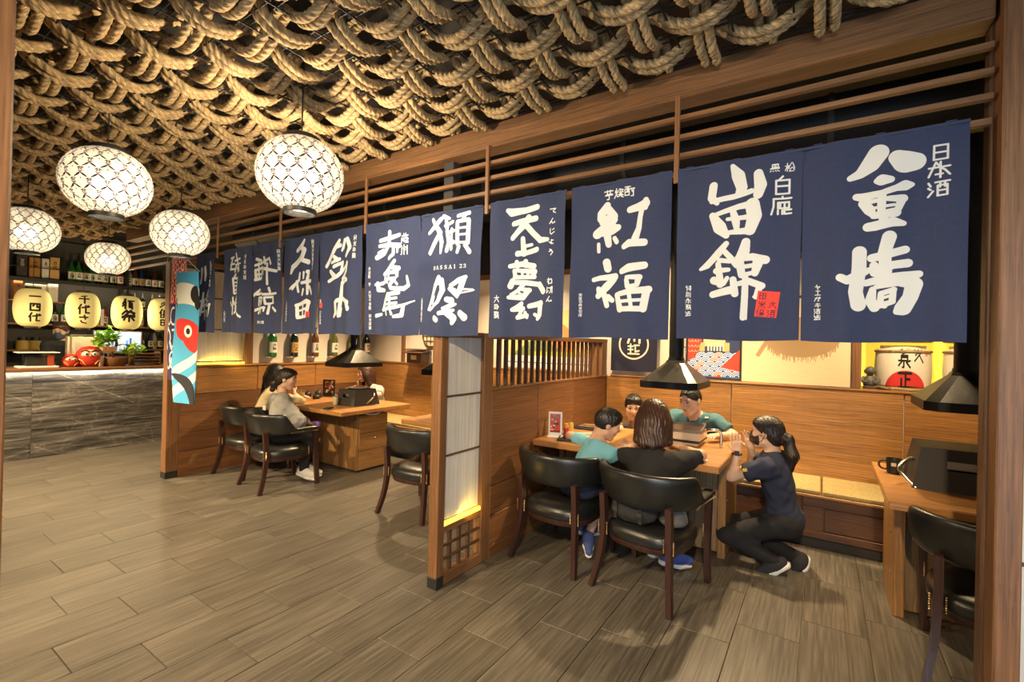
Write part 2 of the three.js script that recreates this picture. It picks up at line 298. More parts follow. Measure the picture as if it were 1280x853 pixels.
// ------------------------------------------------------------------ timber transom over the booths
{
  const t = thing('timber_transom', 'long brown timber beam with three thin rails and hangers above the cloth banners', 'beam', [0, 0, NZ]);
  part('beam', bb(-7.2, 2.695, -0.12, 0.47, 2.83, 0.0, 0.004), M.beam, t);
  for (const y of [2.605, 2.517, 2.43]) part('rail', bb(-7.2, y - 0.011, -0.028, 0.47, y + 0.011, 0.0, 0.002), M.beam, t);
  part('banner_rail', bb(-7.2, 2.338, -0.045, 0.47, 2.362, -0.018, 0.002), M.beam, t);
  for (const x of [-0.576, -1.657, -2.725, -3.8, -4.87, -5.95]) part('hanger', bb(x - 0.011, 2.30, 0.001, x + 0.011, 2.70, 0.016, 0.002, 'y'), M.post, t);
}
{ // screen at the right edge of the view
  const t = thing('shoji_screen', 'tall white shoji screen with square timber post beside the banners', 'screen', [0, 0, NZ]);
  part('post', bb(0.48, 0.0, 0.045, 0.545, CEIL, -0.06, 0.004, 'y'), M.post, t);
  part('jamb', bb(0.47, 0, -0.062, 0.53, 2.83, -0.13, 0.004, 'y'), M.slat, t);
  const ys = [0.06, 0.45, 0.84, 1.2, 1.43, 1.82, 2.2], yA = onZ(1275, 521, NZ).y, yB = onZ(1275, 705, NZ).y, st = yA - yB;
  let y = yA - 3 * st; while (y < 0.02) y += st;
  const cuts = [0.06]; for (; y < CEIL - 0.1; y += st) if (y > 0.12) cuts.push(y); cuts.push(CEIL - 0.06);
  for (let i = 0; i + 1 < cuts.length; i++) part('shoji_pane', bb(0.546, cuts[i] + 0.006, 0.0, 1.45, cuts[i + 1] - 0.006, -0.006, 0.0005, 'y'), M.shoji, t);
  for (const q of cuts) part('muntin', bb(0.546, q - 0.006, 0.008, 1.45, q + 0.006, -0.014, 0.002), M.slat, t);
  part('post', bb(1.451, 0, 0.045, 1.52, CEIL, -0.06, 0.004, 'y'), M.post, t);
}
{ const d = thing('ceiling_duct', 'dark round ventilation duct running above the timber transom', 'duct'); part('duct', rod(V(-6.5, 2.86, -3.3), V(2.3, 2.86, -3.3), 0.17, 20), M.steel_black, d); for (let x = -6; x < 2.3; x += 1.2) part('collar', rod(V(x, 2.86, -3.3), V(x + 0.03, 2.86, -3.3), 0.178, 20), M.blackmatt, d); }

// ------------------------------------------------------------------ woven rope ceiling
{
  const t = thing('rope_ceiling', 'woven lattice of thick beige twisted ropes on black rods hung below the ceiling', 'rope lattice');
  const SX = 0.2085, SZ = 0.2, X0 = -0.635, Z0 = -2.09, Y0 = 2.83, A = 0.036, R0 = 0.0205, KA = -5, KB = 36, MB = 12;
  const wave = (c) => c > 0 ? 1.9 * c : c;
  function ropeGeo(len, height, n = 12, step = 0.0095) {         // rope along +z from 0, height(s), twisted three-strand section
    const rings = Math.ceil(len / step), pos = [], uv = [], idx = [];
    for (let i = 0; i <= rings; i++) {
      const s = len * i / rings, y = height(s), dy = (height(s + 1e-3) - height(s - 1e-3)) / 2e-3, k = 1 / Math.hypot(1, dy), tw = s * 2 * Math.PI / 0.085, taper = Math.min(1, 0.75 + Math.min(s, len - s) / 0.02);
      for (let j = 0; j <= n; j++) {
        const a = j / n * 2 * Math.PI, r = R0 * taper * (0.78 + 0.22 * Math.abs(Math.cos(1.5 * a))), c = Math.cos(a + tw) * r, q = Math.sin(a + tw) * r;
        pos.push(c, y + q * k, s - q * dy * k); uv.push(s * 3 + j / n * 0.4, j / n * 1.5);
      }
    }
    for (let i = 0; i < rings; i++) for (let j = 0; j < n; j++) { const a = i * (n + 1) + j, b = a + n + 1; idx.push(a, a + 1, b, b, a + 1, b + 1); }
    const g = new THREE.BufferGeometry(); g.setAttribute('position', new THREE.Float32BufferAttribute(pos, 3)); g.setAttribute('uv', new THREE.Float32BufferAttribute(uv, 2)); g.setIndex(idx); g.computeVertexNormals(); return g;
  }
  const za = Z0 - 0.09, zb = Z0 + SZ * MB + 0.08, xa = X0 - SX * KB - 0.09, xb = X0 - SX * KA + 0.08;
  const zG = [0, 1].map((par) => ropeGeo(zb - za, (s) => Y0 + A * wave(Math.cos(Math.PI * ((za + s - Z0) / SZ + par))) - 0.03 * sstep(0.05, 0, s)));
  const xG = [0, 1].map((par) => ropeGeo(xb - xa, (s) => Y0 + A * wave(Math.cos(Math.PI * ((X0 - (xa + s)) / SX + par + 1)))).rotateY(Math.PI / 2));
  for (let k = KA; k <= KB; k++) for (const o of [-1, 1]) { const m = part('rope', zG[((k % 2) + 2) % 2], M.rope, t); m.position.set(X0 - SX * k + o * 0.0225 + rr(-0.003, 0.003), rr(-0.004, 0.004), za + rr(-0.01, 0.01)); }
  for (let m = 0; m <= MB; m++) for (const o of [-1, 1]) { const q = part('rope', xG[m % 2], M.rope, t); q.position.set(xa + rr(-0.01, 0.01), rr(-0.004, 0.004), Z0 + SZ * m + o * 0.0225 + rr(-0.003, 0.003)); }
  for (let m = -1; m <= MB; m++) for (const o of [-0.016, 0.016]) part('rod', rod(V(xa, Y0 + 0.006, Z0 + SZ * (m + 0.5) + o), V(xb, Y0 + 0.006, Z0 + SZ * (m + 0.5) + o), 0.004, 6), M.steel_black, t);
  for (let k = KA; k <= KB; k++) part('rod', rod(V(X0 - SX * (k + 0.5), Y0 - 0.006, za), V(X0 - SX * (k + 0.5), Y0 - 0.006, zb), 0.004, 6), M.steel_black, t);
}
// ------------------------------------------------------------------ paper lanterns
{
  const pat = canvasTex(1024, 512, (g, w, h) => {
    g.fillStyle = '#fffdf6'; g.fillRect(0, 0, w, h);
    const nx = 17, ny = 8, cw = w / nx, ch = h / ny, leaf = (x, y, a, l, b) => { g.beginPath(); g.ellipse(x, y, l, b, a, 0, 7); g.fill(); };
    for (let j = 0; j < ny; j++) for (let i = -1; i <= nx; i++) {
      const x = (i + (j % 2 ? 0.5 : 0)) * cw, y = j * ch;
      g.fillStyle = '#857b8e'; g.beginPath(); g.moveTo(x + cw * 0.3, y + ch * 0.02); g.lineTo(x + cw * 0.7, y + ch * 0.02); g.lineTo(x + cw * 0.5, y + ch * 0.3); g.fill();
      g.fillStyle = '#171412'; leaf(x + cw * 0.3, y + ch * 0.42, -0.85, 17, 4.2); leaf(x + cw * 0.7, y + ch * 0.42, 0.85, 17, 4.2);
      leaf(x - cw * 0.1, y + ch * 0.76, -0.7, 7, 3.4); leaf(x + cw * 0.1, y + ch * 0.76, 0.7, 7, 3.4); leaf(x - cw * 0.06, y + ch * 0.9, -1.2, 6, 2.6); leaf(x + cw * 0.06, y + ch * 0.9, 1.2, 6, 2.6);
      g.fillStyle = '#857b8e'; leaf(x + cw * 0.5, y + ch * 0.7, 0, 3, 5);
    }
    g.globalAlpha = 0.18; g.fillStyle = '#6d6558'; for (let y = 0; y < h; y += 16) g.fillRect(0, y, w, 2);
  });
  const shadeMat = phys({ name: 'lantern_paper', color: C(0.92, 0.9, 0.86), map: pat, emissive: C(1.0, 0.93, 0.82), emissiveMap: pat, emissiveIntensity: 0.11, roughness: 0.4, transmission: 0.055, thickness: 0 });
  const bulbMat = std({ name: 'bulb_glow', color: C(1, 0.95, 0.85), emissive: C(1.0, 0.9, 0.72), emissiveIntensity: 40 });
  const pts = []; for (let i = 0; i <= 96; i++) { const a = lerp(-1.22, 1.22, i / 96), rib = 0.0016 * Math.sin(i * Math.PI / 2); pts.push([0.208 * Math.cos(a) ** 0.92 + rib, 0.188 * Math.sin(a)]); }
  const shell = lathe(pts, 48);
  const L = thing('paper_lantern', 'x', 'lantern');
  part('shade', shell, shadeMat, L);
  part('top_cap', lathe([[0.004, 0.205], [0.075, 0.2], [0.092, 0.19], [0.092, 0.168], [0.086, 0.168]], 32), M.black, L);
  part('bottom_ring', lathe([[0.078, -0.168], [0.082, -0.2], [0.074, -0.2], [0.07, -0.168]], 32), M.black, L);
  part('bulb', new THREE.SphereGeometry(0.075, 24, 16).translate(0, -0.03, 0), bulbMat, L); part('socket', cyl(0.02, 0.02, 0.12, 0, 0.05, 0, 12), M.black, L);
  part('cord', rod(V(0, 0.2, 0), V(0, CEIL - 2.4, 0), 0.004, 6), M.black, L);
  const pl = new THREE.PointLight(C(1.0, 0.78, 0.5), LANTERN); pl.name = 'lantern_light'; pl.castShadow = true; pl.shadow.radius = 2.2; L.add(pl);
  const spots = [[-2.25, 2.385, -1.41, 'round patterned paper lantern hanging closest to the timber transom beam'], [-3.38, 2.4, -0.95, 'round patterned paper lantern hanging second along from the timber transom'], [-4.49, 2.4, -1.75, 'round patterned paper lantern hanging right above the carp streamers'], [-5.58, 2.4, -1.05, 'round patterned paper lantern hanging over the white and ochre gift boxes'], [-6.95, 2.42, -1.98, 'round patterned paper lantern hanging nearest the bar shelves']];
  spots.forEach(([x, y, z, label], i) => { const o = i ? copy(L) : L; o.userData = { label, category: 'lantern', group: 'patterned paper lanterns' }; o.position.set(x, y, z); o.rotation.y = i * 1.3; });
}
const NOREN_STROKES = {
  10: [[48.9,14.3,10.4,44.2,22.0,9.6,38.2,27.9,5.7,31.7,30.7,3.5],[60.2,19.7,8.5,65.2,23.9,12.6,70.8,24.5,10.0,73.9,23.5,3.7],[48.2,35.7,3.0,51.3,35.4,6.5,56.6,35.8,3.8],[35.8,45.7,4.0,40.3,46.8,5.2,51.4,45.2,3.4,60.5,42.4,3.8,65.4,41.1,5.9,69.4,40.9,2.5],[40.3,51.4,5.2,43.9,57.1,5.6,46.2,61.3,3.0],[42.9,51.1,2.6,53.2,49.8,2.6,64.4,50.6,4.6],[63.5,51.3,4.6,61.6,58.0,3.4,59.2,59.2,2.5],[46.8,56.0,1.7,59.1,54.9,1.7],[51.4,47.0,4.3,51.3,59.8,3.9,53.5,67.6,4.7],[46.9,61.8,3.9,60.0,60.5,5.5],[43.3,70.0,5.2,47.6,69.7,5.6,58.5,67.5,5.5,65.0,69.2,2.9],[26.1,107.7,4.5,30.6,110.1,4.9,37.7,106.1,5.3,45.2,102.3,3.0],[38.3,88.7,7.4,38.2,101.8,7.4,36.2,119.2,7.5,38.1,129.1,7.9,39.9,130.2,4.4],[56.6,78.6,7.2,53.8,90.0,6.4,54.9,105.0,6.0],[46.2,93.7,4.8,53.8,92.2,4.7,66.2,89.0,4.6],[47.5,99.2,4.3,49.8,104.7,4.7],[48.1,105.0,4.7,59.0,100.0,4.7,67.9,99.2,5.0],[42.6,112.5,3.9,54.1,109.7,5.1,65.6,108.2,4.2,74.4,107.9,4.1],[47.1,117.5,3.4,45.9,126.1,5.6,48.5,131.5,5.2],[49.1,115.8,2.6,62.5,113.1,4.6,71.4,114.0,7.5],[71.9,115.4,8.3,69.9,124.7,7.5,65.7,132.9,8.4,62.0,135.4,3.4],[52.6,120.9,3.0,60.1,118.5,3.0],[52.3,120.9,3.0,51.9,128.4,3.4,54.5,130.6,3.0],[59.8,118.4,3.0,59.1,126.9,3.4],[52.7,124.6,1.7,59.3,122.7,1.7],[51.9,130.1,3.4,59.4,127.7,3.0]],
  9: [[47.1,5.6,2.9,51.7,14.8,8.3,54.7,25.6,7.0,52.9,30.5,5.4],[31.5,20.8,5.6,30.1,31.3,5.6,34.8,36.8,3.0],[30.2,34.5,3.4,47.3,32.8,3.8,62.2,29.9,3.7],[67.4,15.5,5.7,69.4,26.0,7.7,67.7,33.8,6.1],[31.0,47.4,4.7,37.2,58.7,8.9,43.2,66.8,4.2],[34.0,46.7,3.0,53.1,41.9,4.1,64.2,41.0,5.3],[63.3,41.7,9.0,65.3,51.8,9.0,61.9,63.6,7.0,59.2,65.4,2.5],[41.2,64.4,2.5,61.0,63.9,4.9],[47.9,45.4,3.8,50.5,54.0,5.4,51.7,63.5,2.9],[43.8,52.2,2.5,63.5,52.0,3.7],[43.3,74.1,3.8,36.7,81.9,5.5,26.9,91.8,4.7,21.3,95.3,2.2],[39.5,77.9,3.4,47.4,87.0,3.8,52.3,93.6,4.1],[37.8,88.3,3.4,46.5,90.0,2.9],[35.0,97.7,4.2,45.7,97.3,2.9],[36.8,91.4,3.8,39.2,109.5,5.5],[33.2,106.0,5.5,36.2,108.3,3.4],[44.9,104.6,2.9,42.1,109.6,2.9],[32.5,118.7,4.7,47.9,115.1,5.4],[59.0,73.5,5.3,57.6,81.6,7.0,54.0,85.4,3.7],[54.0,87.5,5.4,56.2,102.1,4.5],[54.0,87.5,4.1,64.2,86.7,4.9,74.1,90.1,5.6],[68.8,90.7,6.9,66.3,100.7,4.5],[57.0,94.9,2.9,67.0,93.6,2.8],[56.2,102.1,2.9,67.1,99.7,2.8],[49.7,105.9,4.2,51.2,118.4,4.6],[51.6,110.1,2.9,61.8,107.5,4.5,71.9,112.1,4.4],[70.1,113.0,4.4,67.6,121.0,3.6,65.7,121.0,1.6],[59.0,104.3,3.7,58.8,120.7,4.1,57.8,139.2,3.7],[60.6,120.8,1.2,60.2,140.2,1.0]],
  8: [[37.9,22.9,5.5,32.5,30.7,6.9,31.5,35.9,5.2],[39.2,27.3,6.4,44.9,34.4,6.3,34.9,38.5,7.7],[46.1,37.7,4.2,40.6,41.3,7.2,28.4,50.6,7.3],[29.5,49.6,6.5,41.9,46.7,8.5,49.5,45.5,4.6],[37.4,47.3,6.4,39.5,61.3,4.7],[29.8,60.4,2.6,30.0,67.9,2.6],[45.4,55.5,3.4,47.7,59.3,3.8],[61.4,30.3,5.0,69.4,28.7,6.2,76.5,26.3,6.9],[76.5,23.2,4.5,76.6,30.3,3.7],[73.1,29.9,4.1,71.7,38.8,3.7,70.9,49.0,4.1,67.6,58.8,5.8],[56.5,65.0,4.6,61.7,62.4,5.8,76.3,62.8,5.3],[37.7,78.8,6.0,39.2,85.2,5.9],[24.9,95.5,3.5,31.7,94.1,3.9,47.4,93.5,5.5],[46.3,95.6,5.1,38.7,102.6,6.4,29.9,111.8,4.7],[29.7,104.3,3.0,32.1,107.6,6.4],[35.5,108.8,4.3,39.2,121.7,3.8],[40.1,113.2,4.7,44.6,116.5,3.8],[54.9,88.8,4.6,62.3,86.1,6.2,76.8,84.1,5.3],[60.4,97.4,3.7,61.6,103.6,4.1],[60.4,94.9,2.9,72.9,95.0,4.1],[71.9,96.0,4.5,71.0,101.0,3.7],[62.7,104.1,3.3,71.0,102.4,2.9],[50.0,111.5,4.2,53.6,125.1,5.4],[52.1,110.5,3.8,67.0,108.0,4.5,81.4,106.6,5.2],[79.4,107.5,5.7,76.7,124.6,5.3],[53.4,117.8,2.5,78.5,116.1,2.4],[63.3,109.9,3.3,66.3,124.4,2.9],[52.5,125.1,3.8,75.7,124.6,4.1]],
  7: [[25.3,12.1,3.9,30.5,14.9,7.3,49.4,15.3,5.5,63.8,13.1,5.0],[33.4,28.1,4.7,44.7,27.3,5.5,61.8,25.3,5.0],[53.3,23.2,5.0,47.3,31.9,6.3,32.6,44.0,5.1],[49.8,31.1,5.1,58.6,41.5,5.0,67.2,49.7,5.4,79.0,50.8,3.3],[46.5,46.5,4.2,47.7,63.5,5.1],[49.2,55.2,2.9,56.5,53.8,2.9],[39.5,62.8,5.1,50.7,62.7,4.2,62.7,59.5,4.6],[29.7,75.9,3.9,46.0,74.9,5.1,59.6,78.0,5.0],[38.5,72.2,4.3,39.9,77.6,3.4],[49.7,72.0,4.2,49.8,77.3,3.4],[34.9,81.6,3.4,36.4,87.0,4.3],[34.9,80.9,3.0,61.0,84.3,4.6],[61.0,84.3,5.0,57.5,90.3,3.3],[45.0,82.2,2.5,45.9,88.6,2.5],[52.4,83.3,2.5,52.6,89.0,2.5],[35.1,89.0,3.4,61.1,90.1,3.7],[32.7,93.2,5.6,30.3,98.4,5.6],[32.7,94.2,3.8,51.6,96.2,4.6,68.5,99.1,4.1],[68.5,99.1,5.4,74.6,106.6,5.7],[47.9,97.1,4.2,39.4,104.1,3.8,30.6,108.0,2.6],[40.6,102.0,3.0,55.5,104.8,3.8],[54.2,104.7,4.6,47.1,111.8,5.9,28.1,111.1,3.4],[40.7,106.3,2.1,45.8,109.6,2.1],[44.8,119.1,4.2,32.3,125.2,3.8],[32.3,125.2,3.8,47.4,125.0,4.2],[46.2,124.4,4.2,40.2,133.8,3.8],[38.9,134.2,4.2,52.6,132.9,3.8],[50.0,129.7,3.4,52.6,135.0,2.9],[55.2,122.5,4.2,71.4,119.8,5.3],[70.3,120.8,5.7,69.4,132.0,5.3,66.0,137.1,2.9],[62.2,131.9,2.9,68.3,135.1,3.7]],
  6: [[35.8,9.3,4.2,26.3,17.5,5.0,14.7,24.7,3.8],[21.8,8.6,3.8,32.1,23.4,5.4,36.7,38.4,4.6,35.7,51.8,2.5],[34.9,25.8,4.2,24.2,39.3,5.5,16.1,50.2,4.7],[39.8,6.7,4.6,48.0,9.8,2.9],[42.6,9.1,3.3,44.3,20.7,4.5],[41.5,18.3,2.9,53.5,14.6,3.7],[45.8,27.0,3.7,56.5,26.1,3.3],[44.4,24.8,4.1,47.5,37.5,4.5],[52.4,23.6,3.3,52.4,48.2,3.7],[47.6,39.5,4.1,45.2,49.6,4.5],[47.5,36.4,2.5,56.9,40.4,4.1],[62.5,8.6,3.7,79.2,6.7,4.0],[72.9,8.9,4.0,69.2,15.5,3.6],[61.4,15.5,3.3,78.2,14.6,4.0],[62.0,16.6,4.5,62.8,43.0,4.1],[78.2,15.6,4.4,75.7,42.3,4.4],[63.8,23.9,2.0,76.7,23.4,2.4],[64.0,32.0,2.0,76.9,31.4,2.4],[64.3,41.6,2.4,76.4,41.3,2.4],[64.5,46.2,3.6,62.1,53.1,3.2],[72.2,44.9,3.6,78.1,53.5,4.8],[35.3,82.9,5.0,28.8,94.0,5.4,23.6,106.4,4.6,15.6,123.0,2.5],[39.6,86.3,5.4,41.3,98.7,5.4,34.9,113.0,4.2,18.5,123.5,2.5],[27.8,106.5,2.5,23.8,114.8,2.9],[28.7,90.9,3.3,39.7,90.4,2.1],[50.7,97.1,4.5,57.5,101.5,6.9,61.7,107.7,3.2],[51.9,93.1,4.1,63.7,87.6,5.3,73.9,84.1,4.0],[71.4,86.0,6.0,66.6,97.8,6.9,61.6,106.7,4.1],[69.2,98.9,2.0,85.8,100.2,1.6],[57.6,104.5,1.6,88.3,101.1,1.0],[47.1,110.3,5.7,52.5,111.9,6.5,55.2,113.6,2.9],[42.0,121.4,2.9,50.1,118.5,4.5,59.3,116.7,2.4],[36.8,127.5,4.1,46.2,125.6,5.3,55.6,123.8,2.8],[47.7,127.7,6.2,55.9,133.9,7.3,53.4,140.0,3.7],[28.7,133.7,5.8,32.9,135.8,5.4],[66.2,128.0,6.0,72.9,133.7,7.2]],
  5: [[28.2,24.2,4.1,46.0,23.0,4.9,64.6,19.9,4.0],[47.2,15.0,4.5,46.2,30.1,4.9],[26.9,31.4,3.7,46.3,31.1,4.9,66.5,34.0,5.2],[43.4,33.9,4.9,36.3,41.4,4.9,22.9,46.5,5.4],[54.5,32.9,4.0,55.4,44.1,4.4,46.9,49.0,4.1],[34.7,37.2,3.3,25.8,40.5,3.7],[62.3,35.6,3.6,62.5,41.7,2.8],[58.6,53.4,4.4,50.3,61.9,4.9,35.8,69.1,3.7],[51.7,60.9,4.1,66.1,62.9,4.8],[40.3,69.3,4.9,39.0,75.4,4.1],[40.3,69.3,3.3,63.4,67.1,4.0,63.6,72.8,3.2],[42.0,76.6,3.7,60.8,75.6,3.2],[50.5,67.9,3.2,46.5,79.9,4.1],[45.0,77.8,3.7,33.2,81.2,4.1,20.6,82.7,2.9],[24.2,80.8,4.1,26.0,89.2,5.4,39.5,90.7,3.3],[59.5,77.5,4.0,52.5,84.2,4.4,55.5,88.4,4.0,74.0,89.2,4.8,82.2,85.6,4.3,79.0,73.7,2.4],[61.9,80.7,2.4,63.9,83.2,2.4],[48.6,96.2,4.9,43.0,104.1,4.5,38.9,115.2,4.5],[47.1,97.1,3.7,65.7,93.8,4.4],[52.9,96.3,3.2,53.5,112.5,3.6],[47.4,103.2,2.4,63.1,100.7,2.8],[46.1,109.3,2.4,63.4,107.1,2.8],[37.5,116.2,3.7,60.7,112.7,4.0,92.4,105.6,1.2],[73.4,112.0,4.4,71.0,122.8,4.8,61.1,124.7,3.2],[24.2,124.3,4.1,34.7,122.3,2.9],[45.0,118.4,2.4,46.6,122.5,2.8],[55.1,116.6,2.4,57.6,121.6,2.8]],
  4: [[44.7,15.7,4.4,32.1,30.8,6.8,15.3,52.5,4.9],[35.1,26.1,4.0,47.5,23.2,4.7],[57.9,16.4,4.7,53.8,26.8,4.7,50.2,31.4,2.8],[64.0,16.1,6.6,70.4,28.3,7.0,60.4,40.1,3.9],[34.0,39.9,4.8,40.5,44.4,6.0],[28.0,48.4,3.6,45.2,43.7,4.0],[33.1,54.7,4.4,48.5,49.9,3.6],[25.4,61.2,4.8,33.6,68.7,6.8],[21.1,76.0,4.0,39.9,69.1,4.8,63.9,53.0,3.9],[65.3,51.1,5.5,64.3,62.7,5.8,52.5,73.7,5.1],[51.5,48.2,3.5,47.5,63.6,4.3],[58.6,72.1,3.9,67.8,76.5,5.0],[67.8,75.5,4.3,52.8,80.6,4.3],[51.2,79.6,5.5,50.5,101.1,7.5,45.4,128.5,5.9],[38.3,106.6,5.2,53.7,103.2,4.7,72.1,109.6,5.8],[35.2,108.5,4.8,37.4,124.5,6.0,31.3,130.4,2.8],[67.6,109.4,6.6,73.9,118.3,6.2],[51.2,118.8,4.3,50.1,129.6,2.7]],
  3: [[57.5,6.1,3.8,52.4,13.0,6.4,38.3,21.3,5.6],[47.2,16.8,5.1,58.1,22.0,7.2,51.5,34.2,8.1,28.4,47.4,7.3,24.4,56.8,4.3],[51.7,37.3,5.1,66.0,41.6,6.3],[47.2,58.3,3.0,44.0,69.8,3.8,24.4,82.8,3.0],[38.7,71.6,3.9,41.2,87.8,3.4],[56.1,57.8,3.4,54.7,67.2,2.5],[63.2,57.1,5.1,66.6,56.3,3.4,63.6,68.7,5.5],[49.6,74.3,3.8,72.5,72.4,4.6],[63.7,70.8,5.5,64.6,91.9,4.6],[53.7,85.1,3.8,50.5,93.4,3.4],[69.4,81.6,3.8,78.6,92.4,5.0],[35.3,77.9,2.1,30.0,84.1,2.2],[38.5,111.2,4.7,39.2,127.2,5.1],[36.7,110.1,3.9,63.4,104.4,5.9,72.3,106.8,4.6],[68.8,107.7,7.5,62.6,127.5,5.5],[53.0,110.5,3.4,51.9,127.4,3.8],[42.5,118.7,2.6,65.6,116.0,3.4],[39.3,129.8,4.3,64.4,128.6,3.4]],
  2: [[11.2,28.0,5.0,32.3,33.0,4.1],[7.5,40.3,4.1,32.5,37.5,3.6],[10.2,50.7,5.9,13.0,66.8,5.9],[8.0,50.6,3.7,34.9,45.6,4.0,31.6,63.3,4.5],[19.9,35.5,3.2,20.4,62.7,3.2],[12.7,58.8,2.7,29.3,57.6,2.7],[8.9,68.4,4.6,31.7,65.6,4.5],[40.2,26.9,4.0,44.8,38.4,4.9],[36.6,36.7,3.6,56.5,29.3,4.0,62.9,39.8,4.9],[41.2,48.2,4.9,77.4,55.0,4.4],[50.9,40.0,4.5,53.9,77.9,4.0],[39.3,52.6,2.2,39.7,59.3,2.2],[24.5,87.7,4.1,6.1,98.3,5.0],[14.4,96.4,4.1,39.3,95.1,4.0],[23.2,103.5,4.1,23.8,117.0,4.1],[23.1,102.3,2.7,41.7,103.0,3.1,39.4,115.2,3.6],[31.4,101.5,2.7,32.2,119.5,2.7],[23.5,110.2,1.8,40.0,109.6,1.8],[9.6,128.0,4.6,28.3,123.9,4.5,48.7,122.1,3.6],[24.6,132.8,4.1,32.5,126.2,3.1],[37.0,133.0,2.7,38.7,126.3,2.2],[57.1,85.8,4.0,59.4,92.5,4.0],[43.5,97.4,3.6,77.3,96.5,3.5],[47.9,104.3,3.6,50.3,114.4,4.0],[47.8,103.2,3.1,67.8,102.7,3.5,68.2,112.6,3.5],[50.4,115.5,3.1,70.3,113.8,2.6],[58.4,115.7,4.0,55.3,133.3,4.0],[48.7,122.1,3.1,47.0,128.7,2.7],[66.7,122.5,4.0,76.8,129.3,4.4]],
  1: [[22.6,18.2,3.2,33.7,16.8,3.2],[29.3,17.6,3.6,23.7,39.9,4.1],[23.3,30.8,3.2,36.5,29.5,2.7],[26.0,40.1,3.2,35.7,39.6,3.2],[43.0,10.8,4.1,47.1,23.5,4.1,56.8,44.3,4.0],[38.4,24.0,3.2,57.8,21.0,3.1],[41.0,32.0,3.6,60.4,30.1,2.7],[41.1,34.3,3.2,37.3,45.3,2.7],[51.9,32.8,3.1,48.3,46.0,3.1],[45.7,38.0,4.1,50.3,43.9,3.1],[39.7,50.0,3.6,35.6,54.2,3.2],[31.4,58.5,4.1,35.0,85.8,4.1],[31.3,57.4,3.2,48.0,57.2,4.0],[47.1,58.3,3.6,45.1,86.2,3.6],[36.1,65.6,2.3,45.7,64.9,2.2],[36.5,72.3,2.3,46.1,71.7,2.2],[34.7,80.2,2.7,45.6,79.5,2.7],[35.0,87.0,2.7,43.8,86.2,2.7],[32.3,94.8,3.6,33.9,126.5,3.6],[22.5,103.6,3.2,27.3,110.5,2.7],[35.8,101.7,2.7,40.5,108.5,2.7],[48.5,93.1,3.6,44.5,101.9,3.6],[44.4,98.5,3.1,53.0,97.7,3.1],[42.6,106.4,3.1,55.5,104.5,3.1],[43.7,110.9,3.1,53.7,111.1,3.1],[53.8,113.3,3.6,41.3,124.3,3.6],[43.0,115.4,3.1,56.5,124.5,4.0,69.7,131.4,3.1],[48.9,102.0,4.0,48.2,113.2,3.6]],
  0: [[26.3,36.7,7.0,27.4,55.8,6.4,23.9,71.7,5.3],[46.3,33.7,6.4,47.3,51.1,6.4,45.0,65.5,4.6],[71.5,24.0,6.9,71.2,52.6,6.3,70.0,84.0,5.2],[34.6,97.0,5.2,29.5,117.2,5.3,22.2,152.1,4.1],[23.4,117.0,4.1,50.6,112.0,4.6],[27.1,128.8,4.1,48.3,126.4,4.1],[27.9,143.4,3.5,49.1,140.9,3.5],[35.7,117.4,4.7,36.9,162.5,4.7],[61.3,87.9,4.6,53.1,103.4,4.6],[53.3,106.3,4.0,71.0,102.7,4.0],[53.1,103.4,4.6,54.5,129.4,4.0],[69.9,104.0,4.0,69.0,121.2,3.4],[53.9,117.9,2.9,71.7,115.5,2.9],[51.5,129.4,4.0,85.2,125.9,4.6],[84.1,127.3,4.6,79.6,152.8,4.6,68.4,164.1,4.0],[46.1,140.8,4.1,43.9,155.3,4.1],[55.2,141.0,4.0,56.0,155.4,4.0],[65.9,141.2,4.0,66.7,155.5,4.0]],
};
